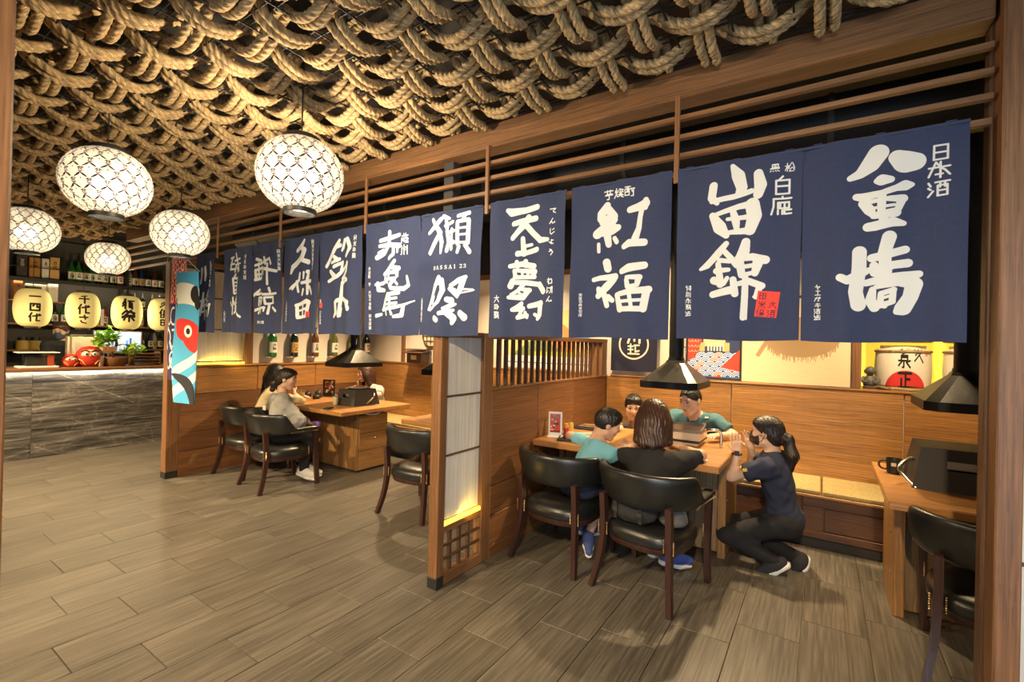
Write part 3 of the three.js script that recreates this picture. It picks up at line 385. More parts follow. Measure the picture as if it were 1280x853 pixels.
// ------------------------------------------------------------------ small brush-written characters, strokes on a 10 x 10 grid ("xy" pairs)
const GLYPH = {
  '日': '21 29|21 81 89|25 85|29 89', '本': '03 93|50 59|53 30 08|53 75 98|37 67', '酒': '01 13|04 15|09 26|31 91|43 49 89 83 43|51 54|71 74|46 86',
  'ヤ': '14 84 66|31 59', 'エ': '21 81|51 58|18 98', 'ガ': '13 73 68 57|41 08|71 83|81 93', 'キ': '23 82|16 95|41 69', '造': '01 13|04 24 27 09 98|51 43|42 92|34 95|61 64|45 48 88 85 45',
  '黒': '21 24 84 81 21|22 82|51 56|15 95|06 96|18 09|38 39|58 69|78 99', '松': '03 43|20 29|23 08|23 46|60 36|70 96|65 49 89|75 98', '白': '50 32|22 29|22 82 89|25 85|29 89', '鹿': '50 51|11 91|11 15 09|33 36 86 83 33|43 46|63 66|37 39|57 59|66 69 99|77 97',
  '特': '10 02|03 43|20 29|27 45|51 92|64 94|70 74|46 96|77 67|80 89 79', '別': '10 13 43 40 10|05 45 48 28|25 08|61 67|81 89 79', '醸': '00 50|12 18 48 42 12|21 24|31 34|15 45|61 99|51 91|63 93|65 95|55 96|70 75|66 58|77 98', '芋': '01 91|30 33|60 63|24 84|15 95|54 59 39', '焼': '12 14|42 34|20 25 09|25 38|51 92|61 63|82 83|54 94|57 97|65 67 48|75 78 99|46 86',
  '酎': '00 50|02 08 48 42 02|21 25|31 35|05 45|52 92|83 89 69|62 75', 'て': '02 92 55 67 98', 'ん': '51 08 35 58 97 86', 'じ': '21 27 49 96|62 63|81 82', 'ょ': '52 58|53 83|58 36 15 88', 'う': '31 62|24 63 85 59', 'む': '13 63|31 37 16 35 39 88 85|72 84', 'げ': '11 09 36|32 92|71 77 59|80 91|90 99', '大': '03 93|50 54 09|53 99',
  '吟': '11 17 37 31 11|61 33|61 95|54 74|46 86 68', '薩': '02 92|30 33|60 63|04 09|04 35 16 37|54 84|63 74|45 95|46 58 96|46 48 98|68 69|58 99', '州': '11 18 09|40 49|81 89|23 14|54 65|73 62', '純': '20 02 13 05|13 36|25 29|08 17|36 47|42 92|43 46 96|70 78 99|93 96', '米': '14 94|50 59|54 19|54 99|11 33|91 73', '正': '01 91|51 59|54 84|24 29|09 99', '宗': '50 51|02 92|02 04|92 94|24 74|05 95|55 59 39|26 18|76 98', '川': '11 15 09|51 57|91 99', '越': '02 42|20 25|05 45|25 29|09 99|51 91|61 67 96', '久': '41 14|32 72 08|54 99', '保': '20 04|13 19|41 45 85 81 41|36 96|63 69|66 39|66 98', '田': '11 18 88 81 11|14 84|51 58',
  '一': '05 95', '四': '12 18 88 82 12|42 34|62 65 75', '代': '20 04|13 19|33 92|61 68 98|81 92', '千': '70 21|04 94|52 59', 'さ': '12 82|50 64|26 38 79', '祭': '30 03|31 51 06|60 94|51 92|24 74|05 95|55 59|26 18|76 98', '獺': '10 23 29|20 05|25 07|42 92|53 58|62 68|74 79', '株': '03 43|20 29|23 08|50 52|42 92|35 95|70 79|65 48|75 98', '福': '11 22|03 33 07|25 29|40 90|52 54 84 82 52|46 49 89 86 46|47 87|66 69', '司': '01 91 98 78|13 63|25 28 68 65 25', '寿': '11 91|03 93|05 95|51 38 09|47 97|67 68', '泉': '50 31|22 25 75 72 22|23 73|45 49 39|05 35 08|95 66 99',
};
function glyph(g, ch, x, y, s, lw = 0.1, sy = s) {
  const d = GLYPH[ch]; if (!d) return;
  g.lineWidth = s * lw; g.lineCap = 'round'; g.lineJoin = 'round';
  for (const st of d.split('|')) { g.beginPath(); st.split(' ').forEach((q, i) => { const px = x + (+q[0] + 0.5) / 10 * s, py = y + (+q[1] + 0.5) / 10 * sy; i ? g.lineTo(px, py) : g.moveTo(px, py); }); g.stroke(); }
}
function vertical(g, text, x, y, s, gap = 1.12, lw = 0.11) { [...text].forEach((c, i) => { if (c !== ' ') glyph(g, c, x, y + i * s * gap, s, lw); }); }
function brush(g, st, k) {      // x, y, width triples in hundredths of the cloth width
  for (let i = 0; i + 5 < st.length; i += 3) {
    const [x0, y0, w0, x1, y1, w1] = st.slice(i, i + 6), n = Math.max(2, Math.ceil(Math.hypot(x1 - x0, y1 - y0) * k / 2));
    for (let j = 0; j <= n; j++) { const t = j / n; g.beginPath(); g.arc(lerp(x0, x1, t) * k, lerp(y0, y1, t) * k, lerp(w0, w1, t) * k * 0.62 + 0.5, 0, 7); g.fill(); }
  }
}
const INK = '#ccd2d4';
{ // ------------------------------------------------------------------ the row of navy cloth banners
  const X = [[-5.28, -4.88], [-4.705, -4.226], [-4.21, -3.757], [-3.739, -3.243], [-3.234, -2.738], [-2.71, -2.19], [-2.18, -1.684], [-1.63, -1.134], [-1.10, -0.593], [-0.567, -0.08], [-0.08, 0.41]];
  const label = ['narrow navy cloth banner with two large characters beside the carp streamers', 'navy cloth banner with three slim white characters, touching the narrow end banner group', 'navy cloth banner with two white characters above a short line of small letters', 'navy cloth banner with three white characters and a red seal near its lower corner', 'navy cloth banner with two overlapping cursive characters and a tiny red seal', 'navy cloth banner with three cursive characters, the last trailing a long flick', 'navy cloth banner with two characters and a line of Latin letters between', 'navy cloth banner with four stacked characters and two columns of small script', 'navy cloth banner with two bold characters under a small line of three characters', 'navy cloth banner with three characters, a small title column and a large red seal', 'navy cloth banner with three heavy brush characters next to the shoji screen post'];
  const small = {
    10: (g, k) => { vertical(g, '日本酒', 78, 13.5, 12.5, 1.06, 0.11); vertical(g, 'ヤエガキ酒造', 9, 112, 4.6, 1.06, 0.14); },
    9: (g, k) => { glyph(g, '黒', 76, 9, 7.5); glyph(g, '松', 87, 10, 7.5); vertical(g, '白鹿', 77, 20, 16, 1.05, 0.10); vertical(g, '特別本醸造', 8.5, 110, 5.2, 1.12); },
    8: (g, k) => { [...'芋焼酎'].forEach((c, i) => glyph(g, c, 34 + i * 10.8, 7.5, 10, 0.11)); vertical(g, '寿福司株米司酒', 9, 108, 3.2, 1.06, 0.14); },
    7: (g, k) => { vertical(g, 'てんじょう', 80, 16, 7.6, 1.48, 0.15); vertical(g, 'むげん', 80, 92, 7.6, 1.3, 0.15); vertical(g, '大吟醸', 9, 108, 8.4, 1.12, 0.12); },
    6: (g, k) => { g.font = 'bold 6.8px serif'; g.textAlign = 'center'; [...'DASSAI'].forEach((c, i) => g.fillText(c, 25.5 + i * 6.5, 73)); [...'23'].forEach((c, i) => g.fillText(c, 67 + i * 5, 73)); vertical(g, '久保田酒造株川越司正宗大', 2.5, 108, 2.6, 1.0, 0.14); },
    5: (g, k) => { vertical(g, '薩州', 69, 19, 13, 1.12, 0.12); vertical(g, '本焼酎 芋 大司千米酎 純米酒造', 6, 58, 5, 1.06, 0.13); },
    4: (g, k) => { vertical(g, '純米吟醸', 78, 11, 8, 1.12, 0.13); vertical(g, '福寿泉 川正大酒造', 4, 103, 4, 1.06, 0.14); },
    3: (g, k) => { vertical(g, '純米大吟醸福久', 75, 7, 7, 1.0, 0.16); vertical(g, '日本酒造株川正', 8, 103, 4.4, 1.06, 0.14); },
    2: (g, k) => { vertical(g, '純米大吟醸', 80, 15, 7.6, 1.06, 0.15); [...'本大川司'].forEach((c, i) => glyph(g, c, 22 + i * 7, 147, 6, 0.15)); },
    1: (g, k) => { vertical(g, '特別純米酒', 74, 15, 8, 1.2, 0.15); vertical(g, '久保田川正宗大', 3, 120, 3, 1.06, 0.14); },
    0: (g, k) => { vertical(g, '日本酒一純米', 76, 28, 8.4, 1.12, 0.15); vertical(g, '川正大司', 6, 152, 4, 1.06, 0.14); },
  };
  const seals = { 10: [], 9: [[69, 116, 17, 22, '田山米久保酒']], 8: [], 7: [], 6: [], 5: [], 4: [[5, 108, 5, 8, '久']], 3: [[62, 121, 9, 9.5, '久保']], 2: [], 1: [], 0: [] };
  X.forEach(([x0, x1], n) => {
    const W = x1 - x0, H = 0.775, pw = 512, k = pw / 100, ph = Math.round(pw * H / W);
    const tex = canvasTex(pw, ph, (g) => {
      g.fillStyle = '#2a3454'; g.fillRect(0, 0, pw, ph);
      for (let i = 0; i < 5000; i++) { g.fillStyle = i % 2 ? 'rgba(255,255,255,0.022)' : 'rgba(0,0,10,0.035)'; const q = rnd() > 0.5; g.fillRect(rnd() * pw, rnd() * ph, q ? 26 : 1, q ? 1 : 26); }
      g.fillStyle = INK; g.strokeStyle = INK;
      for (const st of NOREN_STROKES[n]) brush(g, st, k);
      g.save(); g.scale(k, k); small[n](g, k);
      for (const [x, y, w, h, tx] of seals[n]) {
        g.save(); g.translate(x, y); g.rotate(w > 12 ? 0.12 : 0); g.fillStyle = '#d8453c'; g.fillRect(0, 0, w, h); g.strokeStyle = '#5a2038'; const cs = w > 12 ? w / 2.3 : w * 0.7;
        [...tx].forEach((c, i) => glyph(g, c, w > 12 ? 1 + (i % 2) * w * 0.5 : w * 0.15, w > 12 ? 1 + Math.floor(i / 2) * 7 : h * 0.1 + i * 4, cs * 0.9, 0.1)); g.restore();
      }
      g.restore();
    });
    const mat = std({ map: tex, roughness: 0.92, bumpMap: clothBump, bumpScale: 0.0002, side: THREE.DoubleSide });
    const nx = 40, ny = 40, geo = new THREE.PlaneGeometry(W, H, nx, ny), p = geo.attributes.position, ph1 = n * 1.7;
    for (let i = 0; i < p.count; i++) {
      const a = p.getX(i) / W + 0.5, b = 0.5 - p.getY(i) / H, f = 0.25 + 0.75 * b;       // b = 0 at the rail
      const z = f * (0.017 * Math.sin(a * 8.5 + ph1 + b * 1.2) + 0.009 * Math.sin(a * 19 + ph1 * 2.1 - b * 2) + 0.010 * Math.sin((a - 0.5) * 3 + ph1)) + 0.006 * Math.sin((a + b * 0.7) * 13 + ph1) * (1 - b);
      p.setXYZ(i, p.getX(i) * (1 - 0.015 * b), p.getY(i) - 0.004 * b * Math.cos(a * 6 + ph1), z);
    }
    geo.computeVertexNormals();
    const t = thing('cloth_banner', label[n], 'banner', [(x0 + x1) / 2, 1.9725, NZ + 0.012], 0, 'navy cloth banners on the transom');
    part('cloth', geo, mat, t);
    part('hem', cbox(W, 0.012, 0.007, 0, H / 2 - 0.006, -0.003, 0.002), std({ color: C(0.03, 0.045, 0.10), roughness: 0.95 }), t);
    for (let i = 0; i < 3; i++) part('tab', cbox(0.03, 0.004, 0.05, (i - 1) * W * 0.4, H / 2 + 0.004, -0.028, 0.001), std({ color: C(0.03, 0.045, 0.10), roughness: 0.95 }), t);
  });
}
// ------------------------------------------------------------------ furniture
function sweepRect(pts, w, d, n = 14, taper = 1) {      // rectangular bar along a curve; w along local x, d along the other side
  const c = new THREE.CatmullRomCurve3(pts), pos = [], idx = [];
  const P = []; for (let i = 0; i <= n; i++) {
    const t = i / n, p = c.getPoint(t), tg = c.getTangent(t), side = V(1, 0, 0).addScaledVector(tg, -tg.x).normalize(), up = side.clone().cross(tg), k = lerp(1, taper, 1 - t);
    for (const [a, b] of [[-1, -1], [1, -1], [1, 1], [-1, 1]]) P.push(p.clone().addScaledVector(side, a * w / 2 * k).addScaledVector(up, b * d / 2 * k));
  }
  const tri = (a, b, e) => { for (const q of [P[a], P[b], P[e]]) pos.push(q.x, q.y, q.z); };
  for (let i = 0; i < n; i++) for (let j = 0; j < 4; j++) { const a = i * 4 + j, b = i * 4 + (j + 1) % 4; tri(a, a + 4, b); tri(b, a + 4, b + 4); }
  tri(0, 1, 2); tri(0, 2, 3); const e = n * 4; tri(e, e + 2, e + 1); tri(e, e + 3, e + 2);
  const g = new THREE.BufferGeometry(); g.setAttribute('position', new THREE.Float32BufferAttribute(pos, 3)); g.computeVertexNormals();
  return grainUV(g, 'y');
}
function gridGeo(rows, cols, fn, closeU = true) {   // fn(i, j) -> Vector3
  const pos = [], uv = [], idx = [], n = cols + 1;
  for (let i = 0; i <= rows; i++) for (let j = 0; j <= cols; j++) { const p = fn(i / rows, j / cols); pos.push(p.x, p.y, p.z); uv.push(i / rows, j / cols); }
  for (let i = 0; i < rows; i++) for (let j = 0; j < cols; j++) { const a = i * n + j, b = a + n; idx.push(a, a + 1, b, b, a + 1, b + 1); }
  const g = new THREE.BufferGeometry(); g.setAttribute('position', new THREE.Float32BufferAttribute(pos, 3)); g.setAttribute('uv', new THREE.Float32BufferAttribute(uv, 2)); g.setIndex(idx); g.computeVertexNormals();
  return g;
}
function flip(g) { const a = g.index.array; for (let i = 0; i < a.length; i += 3) { const t = a[i]; a[i] = a[i + 1]; a[i + 1] = t; } g.computeVertexNormals(); return g; }
const sgnpow = (v, e) => Math.sign(v) * Math.pow(Math.abs(v), e);
function makeChair() {
  const t = thing('captain_chair', 'x', 'chair');
  // seat cushion
  const outline = (a) => { const c = sgnpow(Math.cos(a), 0.72), s = sgnpow(Math.sin(a), 0.72); return [0.262 * c, -0.005 + 0.262 * s]; };
  const prof = [[0.0, 0.432], [0.35, 0.436], [0.65, 0.432], [0.86, 0.418], [0.97, 0.394], [1.0, 0.365], [0.985, 0.34], [0.96, 0.33], [0.0, 0.33]];
  const cur = new THREE.CatmullRomCurve3(prof.map(([a, b]) => V(a, b, 0)));
  part('seat', flip(gridGeo(24, 48, (i, j) => { const q = cur.getPoint(i), o = outline(j * 2 * Math.PI); return V(o[0] * Math.max(0, q.x), q.y, o[1] * Math.max(0, q.x)); })), M.leather, t, 'black leather seat cushion');
  part('seat_frame', flip(gridGeo(3, 40, (i, j) => { const o = outline(j * 2 * Math.PI), k = [0.95, 0.97, 0.94, 0.9][Math.round(i * 3)]; return V(o[0] * k, [0.345, 0.34, 0.295, 0.29][Math.round(i * 3)], o[1] * k); })), M.chairwood, t);
  // padded back and arms, one continuous band
  const path = (s) => { const half = 0.70, L = Math.abs(s) * half, sg = Math.sign(s) || 1; const arc = 0.285 * Math.PI / 2 * 0.93; let x, z; if (L < arc) { const a = L / arc * Math.PI / 2; x = 0.292 * Math.sin(a); z = 0.272 * Math.cos(a); } else { x = 0.292 - 0.02 * (L - arc) / 0.3; z = -(L - arc); } return [sg * x, z]; };
  const band = (i, j) => {
    const s = lerp(-1, 1, i), a = Math.abs(s), [x, z] = path(s), [x2, z2] = path(clamp(s + 0.01, -1, 1)), [x1, z1] = path(clamp(s - 0.01, -1, 1));
    const tx = x2 - x1, tz = z2 - z1, l = Math.hypot(tx, tz), nx = -tz / l, nz = tx / l;       // inward/outward normal
    const fall = sstep(0.46, 0.64, a), top = lerp(0.785 - 0.012 * a, 0.628, fall), bot = lerp(0.565, 0.578, fall), end = Math.min(1, Math.sqrt(Math.max(0, (1 - a) / 0.05 + 0.02)));
    const hh = (top - bot) / 2 * (0.4 + 0.6 * end), th = lerp(0.03, 0.036, fall) * (0.25 + 0.75 * end), q = j * 2 * Math.PI, cy = (top + bot) / 2, py = sgnpow(Math.sin(q), 0.7) * hh, pn = sgnpow(Math.cos(q), 0.8) * th * (1 + 0.25 * py / Math.max(hh, 0.01));
    const lean = (1 - fall) * (py + hh) * 0.18, out = (nx * x + nz * z) > 0 ? 1 : -1;
    return V(x + nx * (pn + out * lean), cy + py, z + nz * (pn + out * lean));
  };
  const bg = gridGeo(72, 20, band); part('backrest', bg, M.leather, t, 'black leather padded back and arms');
  for (const s of [-1, 1]) {
    part('leg', sweepRect([V(s * 0.262, 0, 0.30), V(s * 0.235, 0.17, 0.252), V(s * 0.222, 0.36, 0.226), V(s * 0.222, 0.6, 0.243)], 0.036, 0.046, 14, 0.85), M.chairwood, t);
    part('leg', sweepRect([V(s * 0.262, 0, -0.285), V(s * 0.262, 0.2, -0.27), V(s * 0.268, 0.4, -0.252), V(s * 0.272, 0.585, -0.25)], 0.04, 0.046, 10, 0.85), M.chairwood, t);
  }
  const stud = new THREE.SphereGeometry(0.0055, 6, 4), studs = [];
  for (const s of [-1, 1]) { for (const [a0, sgn] of [[0.0, 1]]) for (let i = 0; i < 7; i++) for (const dx of [0.03, -0.03]) { const y = 0.335 + i * 0.012; studs.push(stud.clone().translate(s * 0.222 + dx, y, 0.242)); studs.push(stud.clone().translate(s * 0.262, y, -0.235 + dx * 1.6)); } for (let i = 0; i < 12; i++) studs.push(stud.clone().translate(s * 0.312, 0.584, 0.02 - i * 0.024)); }
  part('nailheads', studs, M.brass, t, 'row of brass nailheads');
  return t;
}
const chair0 = makeChair();
const CHAIRS = [
  [-0.915, -3.10, -0.16, 'black leather captain chair holding a black backpack, under the person in black'], [-1.585, -3.16, -0.07, 'black leather captain chair under the person in the turquoise shirt'],
  [0.72, -3.19, -0.12, 'empty black leather captain chair at the table beside the shoji screen'], [-3.06, -3.2, 0.05, 'empty black leather captain chair behind the partition post'],
  [-4.79, -2.84, -0.12, 'black leather captain chair under the person in a grey hoodie'], [-5.48, -2.93, 0.12, 'black leather captain chair by the far partition under the person in beige'],
];
CHAIRS.forEach(([x, z, a, label], i) => { const c = i ? copy(chair0) : chair0; c.position.set(x, 0, z); c.rotation.y = a; c.userData = { label, category: 'chair', group: 'captain chairs' }; });

// ------------------------------------------------------------------ tables
const TY = 0.77;
function screwCaps(t, x, zs, ys) { for (const y of ys) for (const z of zs) part('screw_cap', new THREE.SphereGeometry(0.008, 10, 6).scale(0.5, 1, 1).translate(x, y, z), M.chrome, t); }
{
  const t = thing('grill_table', 'light wood grill table where four people sit', 'table', [0, 0, 0], 0, 'wooden grill tables');
  part('tabletop', bb(-1.965, 0.722, -3.32, -0.55, TY, -4.33, 0.006), M.table, t);
  part('front_panel', bb(-1.9, 0.03, -3.80, -0.635, 0.72, -3.825, 0.002, 'y'), M.grey_wood, t);
  part('leg_panel', bb(-0.63, 0, -3.765, -0.575, 0.721, -4.28, 0.004, 'y'), M.tableLeg, t);
  part('leg_panel', bb(-1.95, 0, -3.765, -1.905, 0.721, -4.28, 0.004, 'y'), M.tableLeg, t);
  screwCaps(t, -0.573, [-3.82], [0.62, 0.42, 0.2]);
}
{
  const t = thing('grill_table', 'light wood grill table with a covered black grill beside the shoji screen', 'table', [0, 0, 0], 0, 'wooden grill tables');
  part('tabletop', bb(0.30, 0.722, -3.17, 1.75, TY, -4.21, 0.006), M.table, t);
  part('leg_panel', bb(0.365, 0, -3.57, 0.42, 0.721, -4.12, 0.004, 'y'), M.tableLeg, t);
  part('front_panel', bb(0.425, 0.03, -3.62, 1.64, 0.72, -3.645, 0.002, 'y'), M.grey_wood, t);
  part('leg_panel', bb(1.65, 0, -3.57, 1.7, 0.721, -4.12, 0.004, 'y'), M.tableLeg, t);
  screwCaps(t, 0.363, [-3.68], [0.65, 0.46, 0.22]);
}
{
  const t = thing('grill_table', 'light wood grill table with three drawers and a covered black grill', 'table', [0, 0, 0], 0, 'wooden grill tables');
  part('tabletop', bb(-5.84, 0.722, -3.19, -4.25, TY, -4.2, 0.006), M.table, t);
  part('cabinet', bb(-5.3, 0.02, -3.6, -4.49, 0.66, -4.04, 0.004, 'y'), M.tableLeg, t); part('plinth', bb(-5.28, 0, -3.62, -4.51, 0.02, -4.02, 0.001), M.blackmatt, t);
  part('neck', bb(-5.25, 0.66, -3.64, -4.6, 0.721, -4.0, 0.002), M.blackmatt, t);
  for (const [a, b] of [[0.03, 0.245], [0.25, 0.45], [0.455, 0.655]]) { const d = part('drawer', bb(-4.488, a, -3.612, -4.47, b, -4.03, 0.003, 'z'), M.tableLeg, t); part('knob', new THREE.SphereGeometry(0.012, 12, 8).translate(-4.46, (a + b) / 2 + 0.03, -3.83), M.chrome, d); }
  part('access_panel', bb(-5.2, 0.1, -3.592, -4.85, 0.58, -3.599, 0.002, 'y'), M.tableLeg, t);
  part('cable', tube([V(-4.55, 0.7, -3.68), V(-4.47, 0.665, -3.75), V(-4.47, 0.67, -3.9), V(-4.55, 0.7, -3.95)], 0.007), M.white, t);
}
{
  const t = thing('grill_table', 'light wood grill table mostly hidden behind the partition post', 'table', [0, 0, 0], 0, 'wooden grill tables');
  part('tabletop', bb(-3.49, 0.722, -3.32, -2.07, TY, -4.3, 0.006), M.table, t);
  part('leg_panel', bb(-3.44, 0, -3.77, -3.39, 0.721, -4.25, 0.004, 'y'), M.tableLeg, t);
  part('front_panel', bb(-3.385, 0.03, -3.82, -2.12, 0.72, -3.845, 0.002, 'y'), M.grey_wood, t);
  part('leg_panel', bb(-2.115, 0, -3.77, -2.075, 0.721, -4.25, 0.004, 'y'), M.tableLeg, t);
}
// ------------------------------------------------------------------ benches along the back wall
const tatamiMap = dataTex(128, 128, (u, v) => { const k = 0.86 + 0.14 * Math.sin(v * 128 * Math.PI / 2) + 0.2 * (fbm(u, v, 6, 60, 2) - 0.5); return [k * 235, k * 230, k * 215]; }, true, [6, 6]);
M.tatami.map = tatamiMap;
function bench(x0, x1, label, cush) {
  const t = thing('booth_bench', label, 'bench', [0, 0, 0], 0, 'wooden booth benches');
  const zf = -4.39, zb = ZB + 0.03;
  part('carcass', bb(x0, 0.08, zf - 0.02, x1, 0.40, zb, 0.003), M.bench, t); part('toe_kick', bb(x0, 0, zf - 0.05, x1, 0.08, zb, 0.002), M.blackmatt, t);
  part('seat_board', bb(x0, 0.40, zf + 0.015, x1, 0.422, zb, 0.004), M.oak, t);
  const n = Math.max(1, Math.round((x1 - x0) / 0.95)), w = (x1 - x0) / n;
  for (let i = 0; i < n; i++) {
    const a = x0 + i * w;
    part('front_frame', [bb(a + 0.005, 0.33, zf, a + w - 0.005, 0.398, zf - 0.02, 0.003), bb(a + 0.005, 0.085, zf, a + w - 0.005, 0.14, zf - 0.02, 0.003), bb(a + 0.005, 0.14, zf, a + 0.14, 0.33, zf - 0.02, 0.003), bb(a + w - 0.14, 0.14, zf, a + w - 0.005, 0.33, zf - 0.02, 0.003)], M.bench, t);
    part('front_panel', bb(a + 0.15, 0.15, zf - 0.006, a + w - 0.15, 0.32, zf - 0.019, 0.003), M.bench, t);
  }
  const m = Math.round((x1 - x0) / cush), cw = (x1 - x0) / m;
  for (let i = 0; i < m; i++) single('seat_cushion', 'flat straw-coloured tatami cushion on ' + label.replace(/^.*bench /, 'the bench '), 'cushion', bb(x0 + i * cw + 0.006, 0.423, zf + 0.005, x0 + (i + 1) * cw - 0.006, 0.458, zb - 0.04, 0.008, 'z'), M.tatami, [0, 0, 0], 0, 'tatami cushions ' + (x0 < -3 ? 'far booth' : 'near booth'));
}
bench(XC + 0.06, RX - 0.02, 'wooden bench behind the four-person table', 0.62);
bench(XL + 0.06, XC - 0.14, 'wooden bench in the far booth', 0.62);

// ------------------------------------------------------------------ extractor hoods over the grills
function hood(x, z, label) {
  const t = thing('extractor_hood', label, 'hood', [x, 0, z], 0, 'black extractor hoods');
  const W = 0.22, D = 0.29, c = 0.055, ring = (w, d, q) => [[-w + q, d], [w - q, d], [w, d - q], [w, -d + q], [w - q, -d], [-w + q, -d], [-w, -d + q], [-w, d - q]];
  const loft = (rings) => { const pos = []; const tri = (...a) => a.forEach((p) => pos.push(...p)); for (let r = 0; r + 1 < rings.length; r++) for (let i = 0; i < 8; i++) { const j = (i + 1) % 8, A = rings[r], B = rings[r + 1]; tri(A[i], A[j], B[j]); tri(A[i], B[j], B[i]); } const g = new THREE.BufferGeometry(); g.setAttribute('position', new THREE.Float32BufferAttribute(pos, 3)); g.computeVertexNormals(); return grainUV(g); };
  const at = (r, y) => r.map(([a, b]) => [a, y, b]);
  part('rim', loft([at(ring(W - 0.01, D - 0.01, c), 1.225), at(ring(W, D, c), 1.225), at(ring(W, D, c), 1.278), at(ring(W - 0.012, D - 0.012, c), 1.278), at(ring(W - 0.012, D - 0.012, c), 1.235)]), M.steel_black, t);
  part('canopy', loft([at(ring(W - 0.02, D - 0.02, c), 1.262), at(ring(W - 0.008, D - 0.008, c), 1.278), at(ring(0.075, 0.075, 0.03), 1.42), at(ring(0.065, 0.065, 0.027), 1.44)]), M.hood, t);
  part('collar', cyl(0.066, 0.06, 0.03, 0, 1.435, 0, 28), M.steel_black, t);
  part('pipe', cyl(0.057, 0.057, CEIL - 1.455, 0, 1.455, 0, 28), M.steel_black, t);
  part('damper_handle', [rod(V(0.05, 1.55, 0.03), V(0.085, 1.55, 0.05), 0.004), rod(V(0.085, 1.55, 0.05), V(0.085, 1.49, 0.05), 0.004)], M.chrome, t);
}
hood(-1.0, -3.96, 'black extractor hood with pipe above the four-person table');
hood(0.70, -3.76, 'black extractor hood with pipe in front of the sake barrels');
hood(-4.72, -3.72, 'black extractor hood with pipe above the table with drawers');
hood(-3.05, -3.6, 'black extractor hood mostly hidden behind the partition post');

// ------------------------------------------------------------------ table grills
function grillCover(x, z, w, d, h, label, hose) {
  const t = thing('grill_cover', label, 'grill', [x, TY, z], 0, 'black covered table grills'), k = 0.8;
  const P = (sx, sz, y) => V(sx * w / 2 * (y ? k : 1), y * h, sz * d / 2 * (y ? k : 1)), pos = [];
  const quad = (a, b, c2, e) => { for (const q of [a, b, c2, a, c2, e]) pos.push(q.x, q.y, q.z); };
  quad(P(-1, 1, 1), P(1, 1, 1), P(1, -1, 1), P(-1, -1, 1)); quad(P(1, 1, 0), P(1, -1, 0), P(1, -1, 1), P(1, 1, 1)); quad(P(-1, -1, 0), P(1, -1, 0), P(-1, -1, 0).setX(-w / 2), P(-1, -1, 0));
  quad(P(1, -1, 0), P(-1, -1, 0), P(-1, -1, 1), P(1, -1, 1)); quad(P(-1, -1, 0), P(-1, 1, 0), P(-1, 1, 1), P(-1, -1, 1));
  // front with a handle slot
  const f = (u, v) => { const y = v, s = lerp(1, k, v); return V((u - 0.5) * w * s, y * h, d / 2 * s); };
  const us = [0, 0.33, 0.38, 0.62, 0.67, 1], vs = [0, 0.5, 0.72, 1];
  for (let i = 0; i < 5; i++) for (let j = 0; j < 3; j++) if (!(j === 1 && i > 0 && i < 4)) quad(f(us[i], vs[j]), f(us[i + 1], vs[j]), f(us[i + 1], vs[j + 1]), f(us[i], vs[j + 1]));
  const g = new THREE.BufferGeometry(); g.setAttribute('position', new THREE.Float32BufferAttribute(pos, 3)); g.computeVertexNormals(); part('cover', grainUV(g), M.blackmatt, t);
  part('slot', cbox(w * 0.29, h * 0.2, 0.015, 0, h * 0.61, d / 2 * 0.86 - 0.03, 0.002), M.steel, t);
  if (hose) part('gas_hose', tube(hose.map(([a, b, c2]) => V(a, b, c2)), 0.012, 30, 10), M.chrome, t, 'chrome gas hose');
}
grillCover(0.66, -3.76, 0.44, 0.42, 0.235, 'black grill cover with handle slot on the table by the shoji screen', [[-0.2, 0.0, 0.2], [-0.27, 0.09, 0.16], [-0.22, 0.14, 0.08], [-0.15, 0.14, 0.02]]);
grillCover(-4.68, -3.74, 0.36, 0.38, 0.185, 'black grill cover carrying a plate on the table with drawers', [[0.17, 0.02, 0.0], [0.24, 0.1, -0.03], [0.2, 0.14, -0.08], [0.13, 0.13, -0.1]]);
{ // open grill on the four-person table
  const t = thing('open_grill', 'open steel table grill with a dark pan on the four-person table', 'grill', [-0.925, TY + 0.0005, -4.0]);
  const gm = std({ color: C(0.72, 0.62, 0.5), roughness: 0.5, metalness: 0.7 });
  part('base', cbox(0.24, 0.03, 0.24, 0, 0.0155, 0, 0.006), gm, t); part('band', cbox(0.28, 0.014, 0.28, 0, 0.037, 0, 0.003), M.black, t);
  part('body', cbox(0.28, 0.065, 0.28, 0, 0.076, 0, 0.006), gm, t);
  const p = part('pan', [cbox(0.3, 0.006, 0.3, 0, 0, 0, 0.002), cbox(0.3, 0.02, 0.012, 0, 0.01, 0.145, 0.003), cbox(0.3, 0.02, 0.012, 0, 0.01, -0.145, 0.003), cbox(0.012, 0.02, 0.3, 0.145, 0.01, 0, 0.003), cbox(0.012, 0.02, 0.3, -0.145, 0.01, 0, 0.003)], std({ color: C(0.34, 0.3, 0.25), roughness: 0.35, metalness: 0.8 }), t); p.position.set(-0.01, 0.117, -0.01); p.rotation.set(0.05, 0.1, 0.02);
  part('gas_tube', tube([V(0.12, 0.1, 0.0), V(0.2, 0.13, 0.02), V(0.26, 0.12, 0.0), V(0.27, 0.0, 0.0)], 0.011, 30, 10), M.chrome, t, 'chrome gas tube');
}
